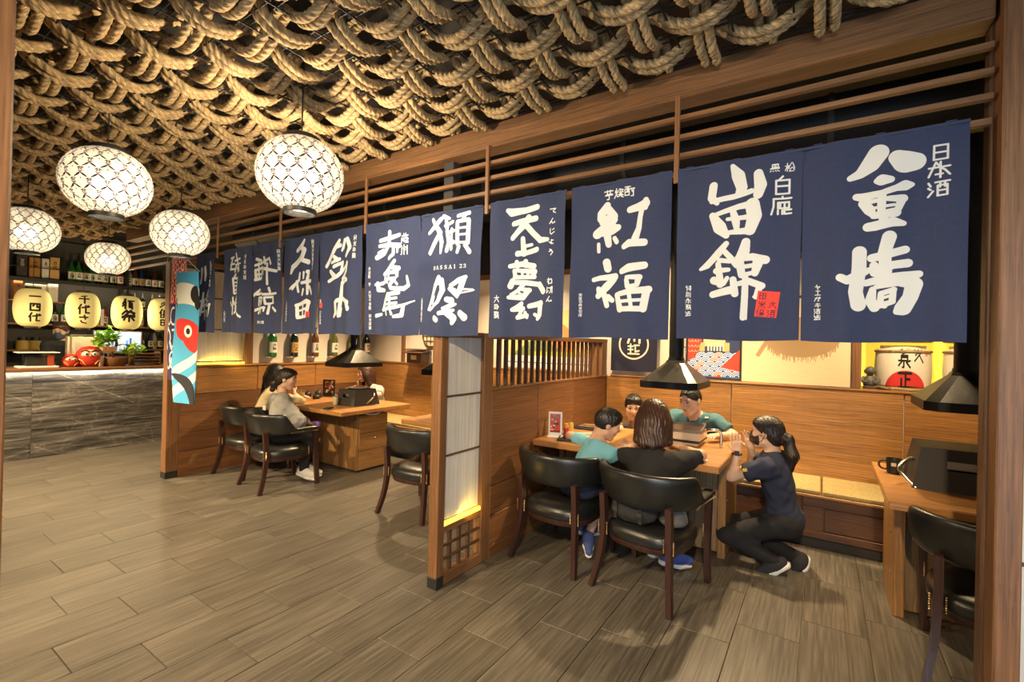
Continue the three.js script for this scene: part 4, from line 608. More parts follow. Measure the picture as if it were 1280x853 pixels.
// ------------------------------------------------------------------ bottles
const GL = (r, g, b) => phys({ color: C(r, g, b), roughness: 0.08, clearcoat: 0.5, clearcoatRoughness: 0.05 });
const BOT = { green: GL(0.02, 0.16, 0.03), dark: GL(0.012, 0.02, 0.012), brown: GL(0.10, 0.035, 0.01), olive: GL(0.10, 0.12, 0.02), blue: GL(0.015, 0.03, 0.16), clear: GL(0.4, 0.38, 0.34), red: GL(0.25, 0.02, 0.02) };
const labelTex = (bg, fg, text, w = 128, h = 160) => canvasTex(w, h, (g) => { g.fillStyle = bg; g.fillRect(0, 0, w, h); g.strokeStyle = fg; g.lineWidth = 2; g.strokeRect(4, 4, w - 8, h - 8); vertical(g, text, w * 0.3, h * 0.12, w * 0.42, text.length > 2 ? 0.75 : 1.02, 0.16); });
const LAB = [labelTex('#e8e2d2', '#1b1b1b', '久保田'), labelTex('#efeade', '#222', '大吟'), labelTex('#cba35e', '#201510', '川正'), labelTex('#e9e4d8', '#7a2018', '純米'), labelTex('#d9d4c8', '#30302c', '白鹿')].map((t) => std({ map: t, roughness: 0.7 }));
function bottleParts(t, h, glass, lab, cap = M.black, turn = 0) {
  const r = h * 0.135;
  part('glass_body', lathe([[0.001, 0], [r * 0.92, 0], [r, h * 0.02], [r, h * 0.56], [r * 0.9, h * 0.64], [r * 0.48, h * 0.76], [r * 0.34, h * 0.84], [r * 0.33, h * 0.93], [r * 0.001, h * 0.935]], 18), glass, t);
  const l = part('label', new THREE.CylinderGeometry(r * 1.012, r * 1.012, h * 0.34, 14, 1, true, -1.15, 2.3).translate(0, h * 0.3, 0), lab, t); l.rotation.y = turn;
  part('cap', cyl(r * 0.39, r * 0.37, h * 0.075, 0, h * 0.92, 0, 12), cap, t);
}
function bottle(x, y, z, h, glass, li, label, group, turn = Math.PI / 2, cap) {
  const t = thing('sake_bottle', label, 'bottle', [x, y, z], 0, group); bottleParts(t, h, glass, LAB[li % LAB.length], cap, turn); return t;
}
// bottles on the white display panel of the far partition
[[-3.325, 'green', 1, 'bright green'], [-3.617, 'dark', 2, 'dark'], [-3.923, 'brown', 4, 'brown'], [-4.227, 'olive', 1, 'yellow-olive'], [-4.528, 'olive', 4, 'deep olive'], [-4.80, 'dark', 3, 'dark']].forEach(([z, g, l, word], i) => {
  bottle(XL + 0.04, 1.305, z, 0.40, BOT[g], l, ['bright green sake bottle with white label on the white display wall', 'dark sake bottle with ochre label on the white display wall', 'brown sake bottle on the white display wall', 'yellow-green sake bottle with cream label on the display wall', 'olive sake bottle with pale label on the display wall by the hood', 'dark sake bottle with red lettering at the corner of the display wall'][i], 'bottles on the display wall');
  single('bottle_ledge', 'small pale ledge holding a sake bottle on the white display wall', 'ledge', cbox(0.1, 0.014, 0.12, 0, 0, 0, 0.003), M.plaster, [XL + 0.022, 1.298, z], 0, 'bottle ledges on the display wall');
});
// ------------------------------------------------------------------ bar counter
const BX = -8.06;
{
  const stone = dataTex(1024, 512, (u, v) => {
    const warp = fbm(u, v, 4, 3, 4), d = Math.abs(fbm(u, v, 6, 4, 5) - 0.5) * 2, vein = Math.pow(1 - Math.min(1, d * 3.2), 5), st = fbm(u + v * 1.0, v, 5, 28, 3);
    const fine = fbm(u + v * 0.6, v, 9, 60, 3), v2 = Math.pow(1 - Math.min(1, Math.abs(fbm(u, v, 12, 9, 4) - 0.5) * 9), 3); let k = 0.37 + 0.16 * (warp - 0.5) + 0.40 * (fine - 0.5) + 0.22 * (st - 0.5) + 0.10 * v2;
    const l1 = Math.abs(v - 0.25 - (u * 2 % 1) * 0.55), l2 = Math.abs(v - 0.85 + (u * 1 % 1) * 0.6); k += 0.22 * Math.exp(-l1 * 220) + 0.2 * Math.exp(-l2 * 260);
    return [k * 250, k * 245, k * 238];
  }, true, [0.5, 1]);
  const sm = std({ map: stone, roughness: 0.38 });
  const t = thing('bar_counter', 'dark grey veined stone bar counter with lit wooden top', 'bar counter', [BX, 0, 0]);
  for (let i = 0; i < 3; i++) part('stone_slab', bb(-0.03, 0.0, -0.2 - i * 1.4, 0, 1.035, -1.597 - i * 1.4, 0.002, 'z'), sm, t);
  part('carcass', bb(-0.55, 0, -0.2, -0.031, 1.05, -4.5, 0.002), M.dark, t);
  part('counter_top', bb(-0.6, 1.06, -0.15, 0.07, 1.1, -4.55, 0.004, 'z'), M.post, t);
  part('light_strip', bb(0.005, 1.04, -0.2, 0.03, 1.055, -4.4, 0.002), M.led_warm, t, 'glowing warm light strip');
  const l = new THREE.RectAreaLight(C(1, 0.85, 0.62), 20, 4.2, 0.03); l.name = 'bar_strip_light'; l.position.set(0.04, 1.03, -2.3); l.lookAt(BX - 0.01, 0.3, -2.3); t.add(l);
}
// shelves behind the bar
{
  const t = thing('bar_shelf_unit', 'dark wall shelving full of bottles behind the bar', 'shelf', [-9.88, 0, 0]);
  part('back_panel', bb(0, 0.9, -0.5, 0.02, 2.95, -4.6, 0.002), M.greywall, t);
  part('black_shelf', bb(0.02, 2.30, -0.6, 0.42, 2.325, -4.5, 0.003, 'z'), M.black, t); part('black_rail', bb(0.4, 2.47, -0.6, 0.41, 2.482, -4.5, 0.002, 'z'), M.black, t);
  part('oak_shelf', bb(0.02, 1.98, -1.0, 0.42, 2.0, -2.2, 0.003, 'z'), M.oak, t); part('oak_shelf', bb(0.02, 1.955, -2.95, 0.42, 1.975, -4.4, 0.003, 'z'), M.oak, t);
  part('oak_shelf', bb(0.02, 1.65, -1.55, 0.42, 1.672, -4.4, 0.003, 'z'), M.oak, t); part('oak_shelf', bb(0.02, 1.27, -0.8, 0.42, 1.292, -2.3, 0.003, 'z'), M.oak, t); part('oak_shelf', bb(0.02, 1.28, -2.95, 0.42, 1.302, -4.4, 0.003, 'z'), M.oak, t);
  part('back_counter', bb(0.02, 0, -0.6, 0.62, 0.9, -4.5, 0.003, 'z'), M.dark, t);
  for (const z of [-0.6, -2.95, -4.5]) part('upright', bb(0.02, 0.9, z, 0.42, 2.95, z - 0.025, 0.003, 'y'), M.dark, t);
  part('light_strip', bb(0.34, 2.285, -1.2, 0.36, 2.299, -4.4, 0.002), M.led_warm, t); part('fascia', bb(0.405, 2.27, -0.6, 0.42, 2.3, -4.5, 0.002, 'z'), M.black, t);
  const l = new THREE.RectAreaLight(C(1, 0.8, 0.52), 9, 3.4, 0.05); l.name = 'shelf_strip_light'; l.position.set(0.36, 2.27, -2.6); l.lookAt(-9.55, 1.3, -2.6); t.add(l);
}
const SXF = -9.6;
const zOf = (u, v) => onX(u, v, SXF).z;
[89, 98, 107, 115, 123, 131, 141, 150, 161, 169, 177, 185, 193, 201].forEach((u, i) => bottle(SXF, 2.326, zOf(u, 348), 0.33, [BOT.green, BOT.green, BOT.dark, BOT.green, BOT.dark, BOT.green, BOT.dark, BOT.red, BOT.clear, BOT.brown, BOT.blue, BOT.dark, BOT.brown, BOT.dark][i], [0, 1, 4, 0, 1, 4, 0, 3, 1, 0, 2, 4, 1, 0][i], ['dark green', 'dark green', 'black-green', 'dark green', 'black-green', 'dark green', 'black', 'red', 'clear', 'brown', 'blue', 'black', 'brown', 'black'][i] + ' bottle with label on the top black bar shelf', 'bottles on the top bar shelf'));
[68, 80, 118, 131].forEach((u, i) => bottle(SXF, 1.673, zOf(u, 395), 0.31, [BOT.dark, BOT.green, BOT.dark, BOT.red][i], i, ['dark bottle with white label on the oak bar shelf by the lantern', 'green bottle with white label on the oak bar shelf', 'dark bottle in front of the yellow box on the oak bar shelf', 'red bottle beside a white box on the oak bar shelf'][i], 'bottles on the middle bar shelf'));
[176, 188, 197].forEach((u, i) => bottle(SXF, 1.673, zOf(u, 395), 0.29, [BOT.clear, BOT.clear, BOT.red][i], 3 + i, 'small pale bottle with pinkish label on the oak bar shelf', 'pale bottles on the bar shelf'));
[168, 178, 190, 199].forEach((u, i) => bottle(SXF, 1.976, zOf(u, 380), 0.27, [BOT.brown, BOT.dark, BOT.brown, BOT.clear][i], i, 'short dark bottle with white label on the upper oak bar shelf', 'short bottles on the upper oak shelf'));
[177, 188, 193, 200].forEach((u, i) => bottle(SXF, 1.303, zOf(u, 420), 0.3, [BOT.red, BOT.blue, BOT.clear, BOT.dark][i], i, 'bottle standing on the lowest oak bar shelf', 'bottles on the lowest bar shelf'));
function giftBox(u0, u1, y, h, hex, label, text, ink = '#222') {
  const z0 = zOf(u0, 380), z1 = zOf(u1, 380), w = Math.abs(z1 - z0) - 0.01;
  const t = thing('gift_box', label, 'box', [SXF, y, (z0 + z1) / 2], 0, 'gift boxes behind the bar');
  part('carton', cbox(0.14, h, w, 0, h / 2, 0, 0.003), std({ color: new THREE.Color(hex), roughness: 0.6 }), t);
  const tex = canvasTex(128, 256, (g) => { g.fillStyle = hex; g.fillRect(0, 0, 128, 256); g.strokeStyle = ink; vertical(g, text, 44, 30, 50, 1.1, 0.14); });
  part('label', new THREE.PlaneGeometry(w * 0.92, h * 0.9).rotateY(Math.PI / 2).translate(0.0715, h / 2, 0), std({ map: tex, roughness: 0.6 }), t);
}
giftBox(17, 32, 2.326, 0.31, '#2b2320', 'black gift box on the top bar shelf', '正宗', '#d8c9a0'); giftBox(33, 48, 2.326, 0.30, '#a8742c', 'ochre gift box on the top bar shelf', '大吟', '#20140a'); giftBox(49, 59, 2.326, 0.3, '#d8d2cc', 'narrow white gift box on the top bar shelf', '泉'); giftBox(59, 72, 2.326, 0.33, '#c9a063', 'tall beige gift box on the top bar shelf', '四代');
giftBox(14, 27, 2.001, 0.27, '#8a4a18', 'brown gift box beside the wide white box on the oak bar shelf', '福'); giftBox(29, 56, 2.001, 0.24, '#e6dfd0', 'wide white gift box with black calligraphy on the oak bar shelf', '白鹿', '#111'); giftBox(58, 71, 2.001, 0.26, '#e2d6c6', 'plain white gift box on the oak bar shelf', '一', '#b88'); giftBox(110, 123, 1.673, 0.34, '#d9b23c', 'tall yellow gift box on the oak bar shelf', '米', '#7a5a10'); giftBox(124, 129, 1.673, 0.26, '#e4e0d8', 'slim white gift box on the oak bar shelf', '一', '#888');
for (const [u, hex] of [[28, '#c9a85a'], [44, '#bfa05a']]) { const t = thing('spice_jar', 'small yellow labelled jar on the lowest bar shelf', 'jar', [SXF, 1.293, zOf(u, 430)], 0, 'yellow jars on the bar shelf'); part('jar', cyl(0.07, 0.07, 0.13, 0, 0, 0, 18), std({ color: new THREE.Color(hex), roughness: 0.4 }), t); part('lid', cyl(0.055, 0.05, 0.05, 0, 0.13, 0, 18), M.black, t); }
// small hanging cream lanterns over the bar
{
  const names = ['一四代', '千代さ', '獺祭', '久保田'], cx = [41, 104, 159, 203], lab = ['cream oval bar lantern with three written characters, by the white gift boxes', 'cream oval bar lantern with two columns of writing, by the yellow gift box', 'cream oval bar lantern with two written characters above the plant', 'cream oval bar lantern half hidden by the carp streamer'];
  names.forEach((tx, i) => {
    const p = onX(cx[i], 385, -8.2), t = thing('oval_lantern', lab[i], 'lantern', [-8.2, 1.85, p.z], 0, 'cream lanterns over the bar');
    const tex = canvasTex(512, 256, (g, w, h) => { g.fillStyle = '#efdf9e'; g.fillRect(0, 0, w, h); g.strokeStyle = 'rgba(120,95,40,0.25)'; for (let y = 0; y < h; y += 9) { g.lineWidth = 1; g.beginPath(); g.moveTo(0, y); g.lineTo(w, y); g.stroke(); } g.strokeStyle = '#1a1712'; const s = tx.length > 2 ? 54 : 70; vertical(g, tx, 128 - s / 2 + (i === 0 ? 10 : 0), 40, s, 1.06, 0.16); });
    const pts = []; for (let q = 0; q <= 40; q++) { const a = lerp(-1.35, 1.35, q / 40); pts.push([0.175 * Math.pow(Math.cos(a), 0.45) + 0.0015 * (q % 2), 0.235 * Math.sin(a)]); }
    part('shade', lathe(pts, 32), std({ name: 'oval_lantern_glow', map: tex, emissiveMap: tex, emissive: C(1, 0.9, 0.6), emissiveIntensity: 0.38, roughness: 0.8 }), t).rotation.y = -0.2;
    part('ring', cyl(0.075, 0.075, 0.035, 0, 0.225, 0, 20), M.black, t); part('ring', cyl(0.075, 0.075, 0.035, 0, -0.255, 0, 20), M.black, t); part('cord', rod(V(0, 0.25, 0), V(0, CEIL - 1.85, 0), 0.004, 6), M.black, t);
    const pl = new THREE.PointLight(C(1, 0.8, 0.45), 0.6); pl.name = 'oval_lantern_light'; pl.castShadow = true; t.add(pl);
  });
}
// things standing on the bar
const barAt = (u, off = -0.3) => { const p = onX(u, 455, BX + off); return [BX + off, 1.1, p.z]; };
function daruma(u, w, label) {
  const t = thing('daruma_doll', label, 'doll', barAt(u, -0.22), Math.PI / 2 - 0.2, 'red daruma dolls'), r = w / 2;
  const red = std({ color: C(0.5, 0.035, 0.02), roughness: 0.35 }), gold = std({ color: C(0.7, 0.45, 0.12), roughness: 0.4 });
  part('body', lathe([[0.001, 0], [r * 0.6, 0.0], [r * 0.9, r * 0.3], [r, r * 0.8], [r * 0.88, r * 1.3], [r * 0.55, r * 1.68], [r * 0.001, r * 1.8]], 28), red, t);
  part('face', new THREE.SphereGeometry(r * 0.62, 20, 14).scale(1, 0.78, 0.45).translate(0, r * 1.02, r * 0.66), std({ color: C(0.72, 0.42, 0.28), roughness: 0.5 }), t);
  for (const s of [-1, 1]) { const e = part('eye', new THREE.SphereGeometry(r * 0.17, 12, 8).translate(s * r * 0.26, r * 1.1, r * 0.9), M.white, t); part('pupil', new THREE.SphereGeometry(r * 0.09, 10, 6).translate(s * r * 0.26, r * 1.1, r * 1.02), M.black, e); part('eyebrow', tube([V(s * r * 0.06, r * 1.28, r * 0.88), V(s * r * 0.3, r * 1.42, r * 0.82), V(s * r * 0.58, r * 1.3, r * 0.66)], r * 0.06, 12, 6), M.black, t); part('whisker', tube([V(s * r * 0.05, r * 0.86, r * 0.93), V(s * r * 0.34, r * 0.8, r * 0.86), V(s * r * 0.58, r * 0.95, r * 0.72)], r * 0.05, 12, 6), M.black, t); part('gold_stripe', tube([V(s * r * 0.3, r * 0.2, r * 0.83), V(s * r * 0.5, r * 0.5, r * 0.86), V(s * r * 0.8, r * 0.7, r * 0.55)], r * 0.04, 12, 6), gold, t); }
  part('nose', new THREE.SphereGeometry(r * 0.11, 10, 8).translate(0, r * 0.98, r * 0.96), std({ color: C(0.6, 0.3, 0.2), roughness: 0.5 }), t);
}
daruma(112, 0.31, 'large red daruma doll on the bar'); daruma(89, 0.19, 'small red daruma doll on the bar beside the larger one');
{ // plant on the bar
  const p = barAt(143, -0.2), t = thing('potted_plant', 'bright green leafy plant in a brown pot on the bar', 'plant', p);
  part('pot', lathe([[0.001, 0], [0.12, 0], [0.16, 0.12], [0.15, 0.125], [0.001, 0.11]], 24), std({ color: C(0.2, 0.09, 0.04), roughness: 0.6 }), t);
  part('trunk', tube([V(0, 0.1, 0), V(0.02, 0.2, 0.04), V(0.0, 0.3, -0.02), V(0.02, 0.42, 0.02)], 0.018, 16, 8), M.bench, t);
  const lg = new THREE.BufferGeometry(); { const L = 0.075, W = 0.026, P = [[0, 0, 0], [W, 0.012, L * 0.4], [0, 0.0, L], [-W, 0.012, L * 0.4], [0, -0.006, L * 0.45]]; const ix = [0, 1, 4, 1, 2, 4, 2, 3, 4, 3, 0, 4]; lg.setAttribute('position', new THREE.Float32BufferAttribute(P.flat(), 3)); lg.setIndex(ix); lg.computeVertexNormals(); }
  const lm = [0, 1, 2].map((i) => phys({ color: C(0.16 + 0.08 * i, 0.40 + 0.08 * i, 0.02), roughness: 0.6, side: THREE.DoubleSide, transmission: 0.3, thickness: 0 }));
  for (let i = 0; i < 220; i++) {
    const c = i % 3 === 0 ? [-0.02, 0.42, 0.05, 0.13] : i % 3 === 1 ? [0.02, 0.34, 0.14, 0.12] : [0.04, 0.22, -0.2, 0.13], a = rnd() * 6.28, b = Math.acos(rr(-0.7, 1)), r = c[3] * Math.cbrt(rnd());
    const m = part('leaf', lg, lm[i % 3], t); m.position.set(c[0] + r * Math.sin(b) * Math.cos(a), c[1] + r * Math.cos(b) * 0.75, c[2] + r * Math.sin(b) * Math.sin(a) * 1.3); m.rotation.set(rr(-1, 1), a, rr(-1, 1)); m.scale.setScalar(rr(0.8, 1.3));
  }
  part('branch', tube([V(0, 0.28, 0), V(0.03, 0.3, -0.1), V(0.04, 0.22, -0.24)], 0.008, 12, 6), M.bench, t); part('wood_sign', cbox(0.01, 0.07, 0.14, 0.15, 0.24, 0.1, 0.002), M.oak, t);
}
{ const t = thing('acrylic_box', 'clear box of black and red cards on the bar', 'box', barAt(46, -0.25)); part('tray', cbox(0.26, 0.02, 0.36, 0, 0.01, 0, 0.004), M.white, t); part('panel', [cbox(0.22, 0.16, 0.008, 0, 0.1, 0.15, 0.001), cbox(0.22, 0.16, 0.008, 0, 0.1, -0.15, 0.001), cbox(0.008, 0.16, 0.3, 0.11, 0.1, 0, 0.001)], M.glass, t); part('card', cbox(0.01, 0.13, 0.2, 0.08, 0.09, 0.02, 0.001), M.blackmatt, t); part('card', cbox(0.01, 0.14, 0.06, 0.09, 0.09, -0.11, 0.001), std({ color: C(0.6, 0.08, 0.03), roughness: 0.5 }), t); part('lid', cbox(0.26, 0.012, 0.38, 0, 0.19, 0, 0.003), M.white, t); }
{ const t = thing('glass_case', 'steel framed glass case standing behind the dolls on the bar', 'case', barAt(109, -0.47)); const h = 0.42, w = 0.40, d = 0.2; for (const sx of [-1, 1]) for (const sz of [-1, 1]) part('frame_post', cbox(0.018, h, 0.018, sx * d / 2, h / 2, sz * w / 2, 0.002), M.steel, t); for (const y of [0.012, h]) part('frame_ring', [cbox(d, 0.02, 0.018, 0, y, w / 2, 0.002), cbox(d, 0.02, 0.018, 0, y, -w / 2, 0.002), cbox(0.018, 0.02, w, d / 2, y, 0, 0.002), cbox(0.018, 0.02, w, -d / 2, y, 0, 0.002)], M.steel, t); part('back_plate', cbox(0.008, h * 0.9, w * 0.95, -d / 2 + 0.012, h / 2, 0, 0.001), M.cream, t); part('notice', cbox(0.004, 0.13, 0.06, d / 2 + 0.011, 0.26, 0.13, 0.0005), M.white, t); }
{ const t = thing('cocktail_shaker', 'small steel shaker beside the large daruma doll', 'shaker', barAt(126, -0.12)); part('cup', lathe([[0.001, 0], [0.03, 0], [0.038, 0.13], [0.03, 0.15], [0.001, 0.15]], 20), M.steel, t); part('cap', lathe([[0.026, 0.15], [0.022, 0.19], [0.001, 0.2]], 16), M.black, t); }
{ const t = thing('wooden_rack', 'pale slatted wooden rack on the bar beside the plant', 'rack', barAt(181, -0.3)); for (let i = 0; i < 4; i++) part('slat', cbox(0.2, 0.014, 0.3, 0, 0.03 + i * 0.045, 0, 0.002, 'z'), M.oak, t); for (const s of [-1, 1]) part('end', cbox(0.2, 0.2, 0.016, 0, 0.1, s * 0.158, 0.002), M.oak, t); }
{ const p = onX(146, 422, -9.25), t = thing('drinks_display', 'glowing blue-white drinks display behind the plant', 'display', [-9.25, 1.24, p.z]); part('housing', cbox(0.3, 0.36, 0.62, -0.08, 0.18, 0, 0.006), M.steel, t); const tex = canvasTex(256, 128, (g, w, h) => { g.fillStyle = '#cfe0f4'; g.fillRect(0, 0, w, h); for (let i = 0; i < 12; i++) { g.fillStyle = ['#7fa4d8', '#4d6f9e', '#d8c7a0', '#eef4ff'][i % 4]; g.fillRect(10 + i * 20, 40 + (i % 3) * 8, 13, 70); } g.fillStyle = '#fff'; g.fillRect(0, 0, w, 22); }); part('screen', new THREE.PlaneGeometry(0.58, 0.3).rotateY(Math.PI / 2).translate(0.072, 0.19, 0), std({ map: tex, emissiveMap: tex, emissive: C(0.7, 0.85, 1), emissiveIntensity: 0.9 }), t); const l = new THREE.RectAreaLight(C(0.7, 0.85, 1), 0.8, 0.58, 0.3); l.name = 'display_light'; l.position.set(0.08, 0.19, 0); l.lookAt(0, 1.43, p.z); t.add(l); part('stand', cbox(0.2, 0.34, 0.5, -0.08, -0.17, 0, 0.004), M.dark, t); }

// ------------------------------------------------------------------ carp streamers by the far partition
function streamer(x, z, top, w, h, tex, label, turn) {
  const t = thing('carp_streamer', label, 'streamer', [x, top, z], turn, 'carp streamers');
  part('cloth', flip(gridGeo(40, 32, (i, j) => { const a = j * 2 * Math.PI, f = lerp(1, 0.9, i); return V(Math.cos(a) * w / 2 * f + 0.01 * Math.sin(i * 7), -i * h, Math.sin(a) * 0.028 * (1 + 0.3 * Math.sin(i * 9)) + 0.012 * Math.sin(i * 5 + Math.cos(a) * 2)); })), std({ map: tex, roughness: 0.85, side: THREE.DoubleSide }), t);
  part('hanging_cord', [rod(V(-w / 2, 0, 0), V(0, 0.12, 0), 0.0025, 5), rod(V(w / 2, 0, 0), V(0, 0.12, 0), 0.0025, 5), rod(V(0, 0.12, 0), V(0, CEIL - top, 0), 0.0025, 5)], M.white, t);
}
// gridGeo uv: u along the drop, v around (front half 0..0.5, left to right reversed), so draw rotated
function streamerTex(draw) {
  return canvasTex(512, 512, (g, w, h) => { for (const half of [0, 1]) { g.save(); g.beginPath(); g.rect(0, half * 256, 512, 256); g.clip(); g.transform(0, -1, 1, 0, 0, half * 256 + 256); if (half) { g.transform(-1, 0, 0, 1, 256, 0); } draw(g); g.restore(); } });
}
// drawing space: x 0..256 across, y 0..512 down
const blueTex = streamerTex((g) => {
  g.fillStyle = '#4fb2e6'; g.fillRect(0, 0, 256, 512); g.fillStyle = '#eef2f0';
  g.beginPath(); g.moveTo(0, 60); g.quadraticCurveTo(120, 20, 256, 70); g.lineTo(256, 150); g.quadraticCurveTo(120, 100, 0, 150); g.fill();
  g.fillStyle = '#222'; for (const [x, y, r] of [[215, 90, 34], [235, 120, 30], [50, 118, 10], [70, 128, 9], [62, 108, 8]]) { g.beginPath(); g.arc(x, y, r, 0, 7); g.fill(); }
  g.fillStyle = '#e03a34'; g.beginPath(); g.moveTo(70, 190); g.quadraticCurveTo(150, 165, 250, 220); g.lineTo(250, 310); g.quadraticCurveTo(170, 330, 130, 270); g.quadraticCurveTo(60, 250, 70, 190); g.fill();
  g.fillStyle = '#fff'; g.beginPath(); g.arc(160, 232, 24, 0, 7); g.fill(); g.fillStyle = '#17171c'; g.beginPath(); g.arc(160, 232, 12, 0, 7); g.fill();
  g.fillStyle = '#eef2f0'; for (const [a, b] of [[300, 400], [380, 470]]) { g.beginPath(); g.moveTo(256, a); g.lineTo(256, a + 40); g.lineTo(0, b + 40); g.lineTo(0, b); g.fill(); }
  g.fillStyle = '#2b2f38'; g.beginPath(); g.moveTo(20, 400); g.quadraticCurveTo(180, 380, 250, 470); g.lineTo(256, 512); g.lineTo(190, 512); g.quadraticCurveTo(150, 430, 20, 400); g.fill();
});
const redTex = streamerTex((g) => {
  g.fillStyle = '#d2413c'; g.fillRect(0, 0, 256, 200); g.fillStyle = '#2e2c66'; g.fillRect(0, 200, 256, 312);
  g.strokeStyle = '#f2ece4'; g.lineWidth = 7; for (let y = 0; y < 6; y++) for (let x = 0; x < 5; x++) { g.beginPath(); g.arc(28 + x * 52 + (y % 2) * 24, 20 + y * 32, 13, 0, 7); g.stroke(); }
  g.lineWidth = 9; for (let i = 0; i < 9; i++) { g.beginPath(); g.arc(60 + (i % 3) * 60, 250 + Math.floor(i / 3) * 90, 34, 0.3 + i, 4 + i); g.stroke(); } g.fillStyle = '#f2ece4'; for (let i = 0; i < 8; i++) { g.beginPath(); g.ellipse(40 + (i % 4) * 60, 300 + (i % 3) * 70, 24, 8, i, 0, 7); g.fill(); }
});
{ const a = onZ(231, 340, -2.08), b = onZ(231, 505, -2.08), r1 = onZ(217, 318, -2.1), r2 = onZ(213, 476, -2.1); streamer((a.x + b.x) / 2 - 0.03, -2.1, a.y, 0.35, a.y - b.y, blueTex, 'blue and white carp streamer with a red fish head hanging by the partition', 0.2); streamer(r1.x - 0.03, -2.16, r1.y, 0.24, r1.y - r2.y, redTex, 'narrow red and purple carp streamer hanging behind the blue one', 0.2); }

// ------------------------------------------------------------------ wall pictures
{
  const crest = canvasTex(256, 256, (g) => { g.fillStyle = '#23243a'; g.fillRect(0, 0, 256, 256); g.strokeStyle = '#e8dcc4'; g.lineWidth = 9; g.beginPath(); g.arc(128, 110, 78, 0, 7); g.stroke(); glyph(g, '川', 92, 48, 72, 0.17, 56); glyph(g, '越', 94, 106, 68, 0.13, 58); });
  const g0 = new THREE.PlaneGeometry(0.5, 0.5, 16, 4), p = g0.attributes.position; for (let i = 0; i < p.count; i++) p.setZ(i, 0.006 * Math.sin(p.getX(i) * 30)); g0.computeVertexNormals();
  const t = thing('crest_cloth', 'small navy wall cloth with a round white crest beside the partition', 'wall cloth', [-1.67, 1.53, ZB + 0.055]); part('cloth', g0, std({ map: crest, roughness: 0.9, side: THREE.DoubleSide }), t); part('rod', rod(V(-0.27, 0.25, 0), V(0.27, 0.25, 0), 0.008), M.slat, t);
}
function picture(x0, x1, y0, y1, tex, label, frame, name = 'picture', cat = 'picture') {
  const t = thing(name, label, cat, [(x0 + x1) / 2, (y0 + y1) / 2, ZB + 0.002]), w = x1 - x0, h = y1 - y0;
  part('print', cbox(w, h, 0.012, 0, 0, 0.007, 0.001).translate(0, 0, 0), std({ map: tex, roughness: 0.6 }), t).geometry.attributes.uv.array.set((() => { const q = cbox(w, h, 0.012, 0, 0, 0.007, 0.001), ps = q.attributes.position, o = new Float32Array(ps.count * 2); for (let i = 0; i < ps.count; i++) { o[i * 2] = ps.getX(i) / w + 0.5; o[i * 2 + 1] = ps.getY(i) / h + 0.5; } return o; })());
  if (frame) part('frame', [cbox(w + 0.03, 0.016, 0.022, 0, h / 2 + 0.008, 0.012, 0.002), cbox(w + 0.03, 0.016, 0.022, 0, -h / 2 - 0.008, 0.012, 0.002), cbox(0.016, h, 0.022, w / 2 + 0.008, 0, 0.012, 0.002), cbox(0.016, h, 0.022, -w / 2 - 0.008, 0, 0.012, 0.002)], frame, t);
  return t;
}
picture(-1.13, -0.655, 1.265, 1.86, canvasTex(384, 480, (g, w, h) => {
  g.fillStyle = '#27365c'; g.fillRect(0, 0, w, h); g.fillStyle = '#e2b48a'; g.fillRect(120, 150, 160, 90); g.fillStyle = '#d8cfb8'; for (let i = 0; i < 6; i++) g.fillRect(150 + i * 22, 215, 12, 60); g.fillStyle = '#caa268'; g.fillRect(90, 210, 40, 70); g.fillRect(270, 210, 40, 70); g.fillStyle = '#8e2f22'; g.fillRect(140, 80, 120, 80);
  for (let r = 0; r < 5; r++) for (let c = 0; c < 7; c++) { const x = c * 64 - 20 + (r % 2) * 32, y = 330 + r * 36; g.fillStyle = (r + c) % 4 === 0 ? '#b23a28' : '#2d57a0'; g.beginPath(); g.arc(x, y, 46, 0, 7); g.fill(); g.strokeStyle = '#e9eef2'; g.lineWidth = 5; for (const q of [42, 30, 18]) { g.beginPath(); g.arc(x, y, q, Math.PI, 2 * Math.PI); g.stroke(); } }
  g.fillStyle = '#b8402c'; g.beginPath(); g.moveTo(0, 120); g.lineTo(110, 190); g.lineTo(60, 330); g.lineTo(0, 360); g.fill(); g.beginPath(); g.moveTo(384, 260); g.lineTo(250, 400); g.lineTo(384, 430); g.fill(); g.strokeStyle = '#e8c8a0'; g.lineWidth = 3; for (let i = 0; i < 9; i++) { g.beginPath(); g.arc(20 + (i % 3) * 26, 190 + Math.floor(i / 3) * 40, 14, 0, 3.1); g.stroke(); }
}), 'framed colourful poster with blue waves behind the four-person table', M.black, 'wave_poster', 'poster');
picture(-0.64, 0.195, 1.24, 2.2, canvasTex(512, 588, (g, w, h) => {
  g.fillStyle = '#e0cca4'; g.fillRect(0, 0, w, h); for (let i = 0; i < 900; i++) { g.fillStyle = i % 2 ? 'rgba(255,240,210,0.08)' : 'rgba(120,90,50,0.05)'; g.fillRect(rnd() * w, rnd() * h, 30, 2); }
  g.fillStyle = '#a88a62'; g.beginPath(); g.ellipse(290, 330, 175, 110, 0, 0, 7); g.fill(); for (let i = 0; i < 120; i++) { const a = rr(0.15, 3.0), x = 290 + 170 * Math.cos(a), y = 330 + 105 * Math.sin(a); g.strokeStyle = '#a88a62'; g.lineWidth = 3; g.beginPath(); g.moveTo(x, y - 10); g.lineTo(x + rr(-6, 6), y + rr(10, 38)); g.stroke(); } g.lineWidth = 22; g.beginPath(); g.moveTo(130, 350); g.lineTo(80, 440); g.stroke(); g.strokeStyle = '#4a3a2a'; g.lineWidth = 16; g.beginPath(); g.arc(290, 300, 190, 3.4, 6.0); g.stroke();
}), 'large cream painted panel with brown brushwork beside the wave poster', null, 'painted_panel', 'painting');
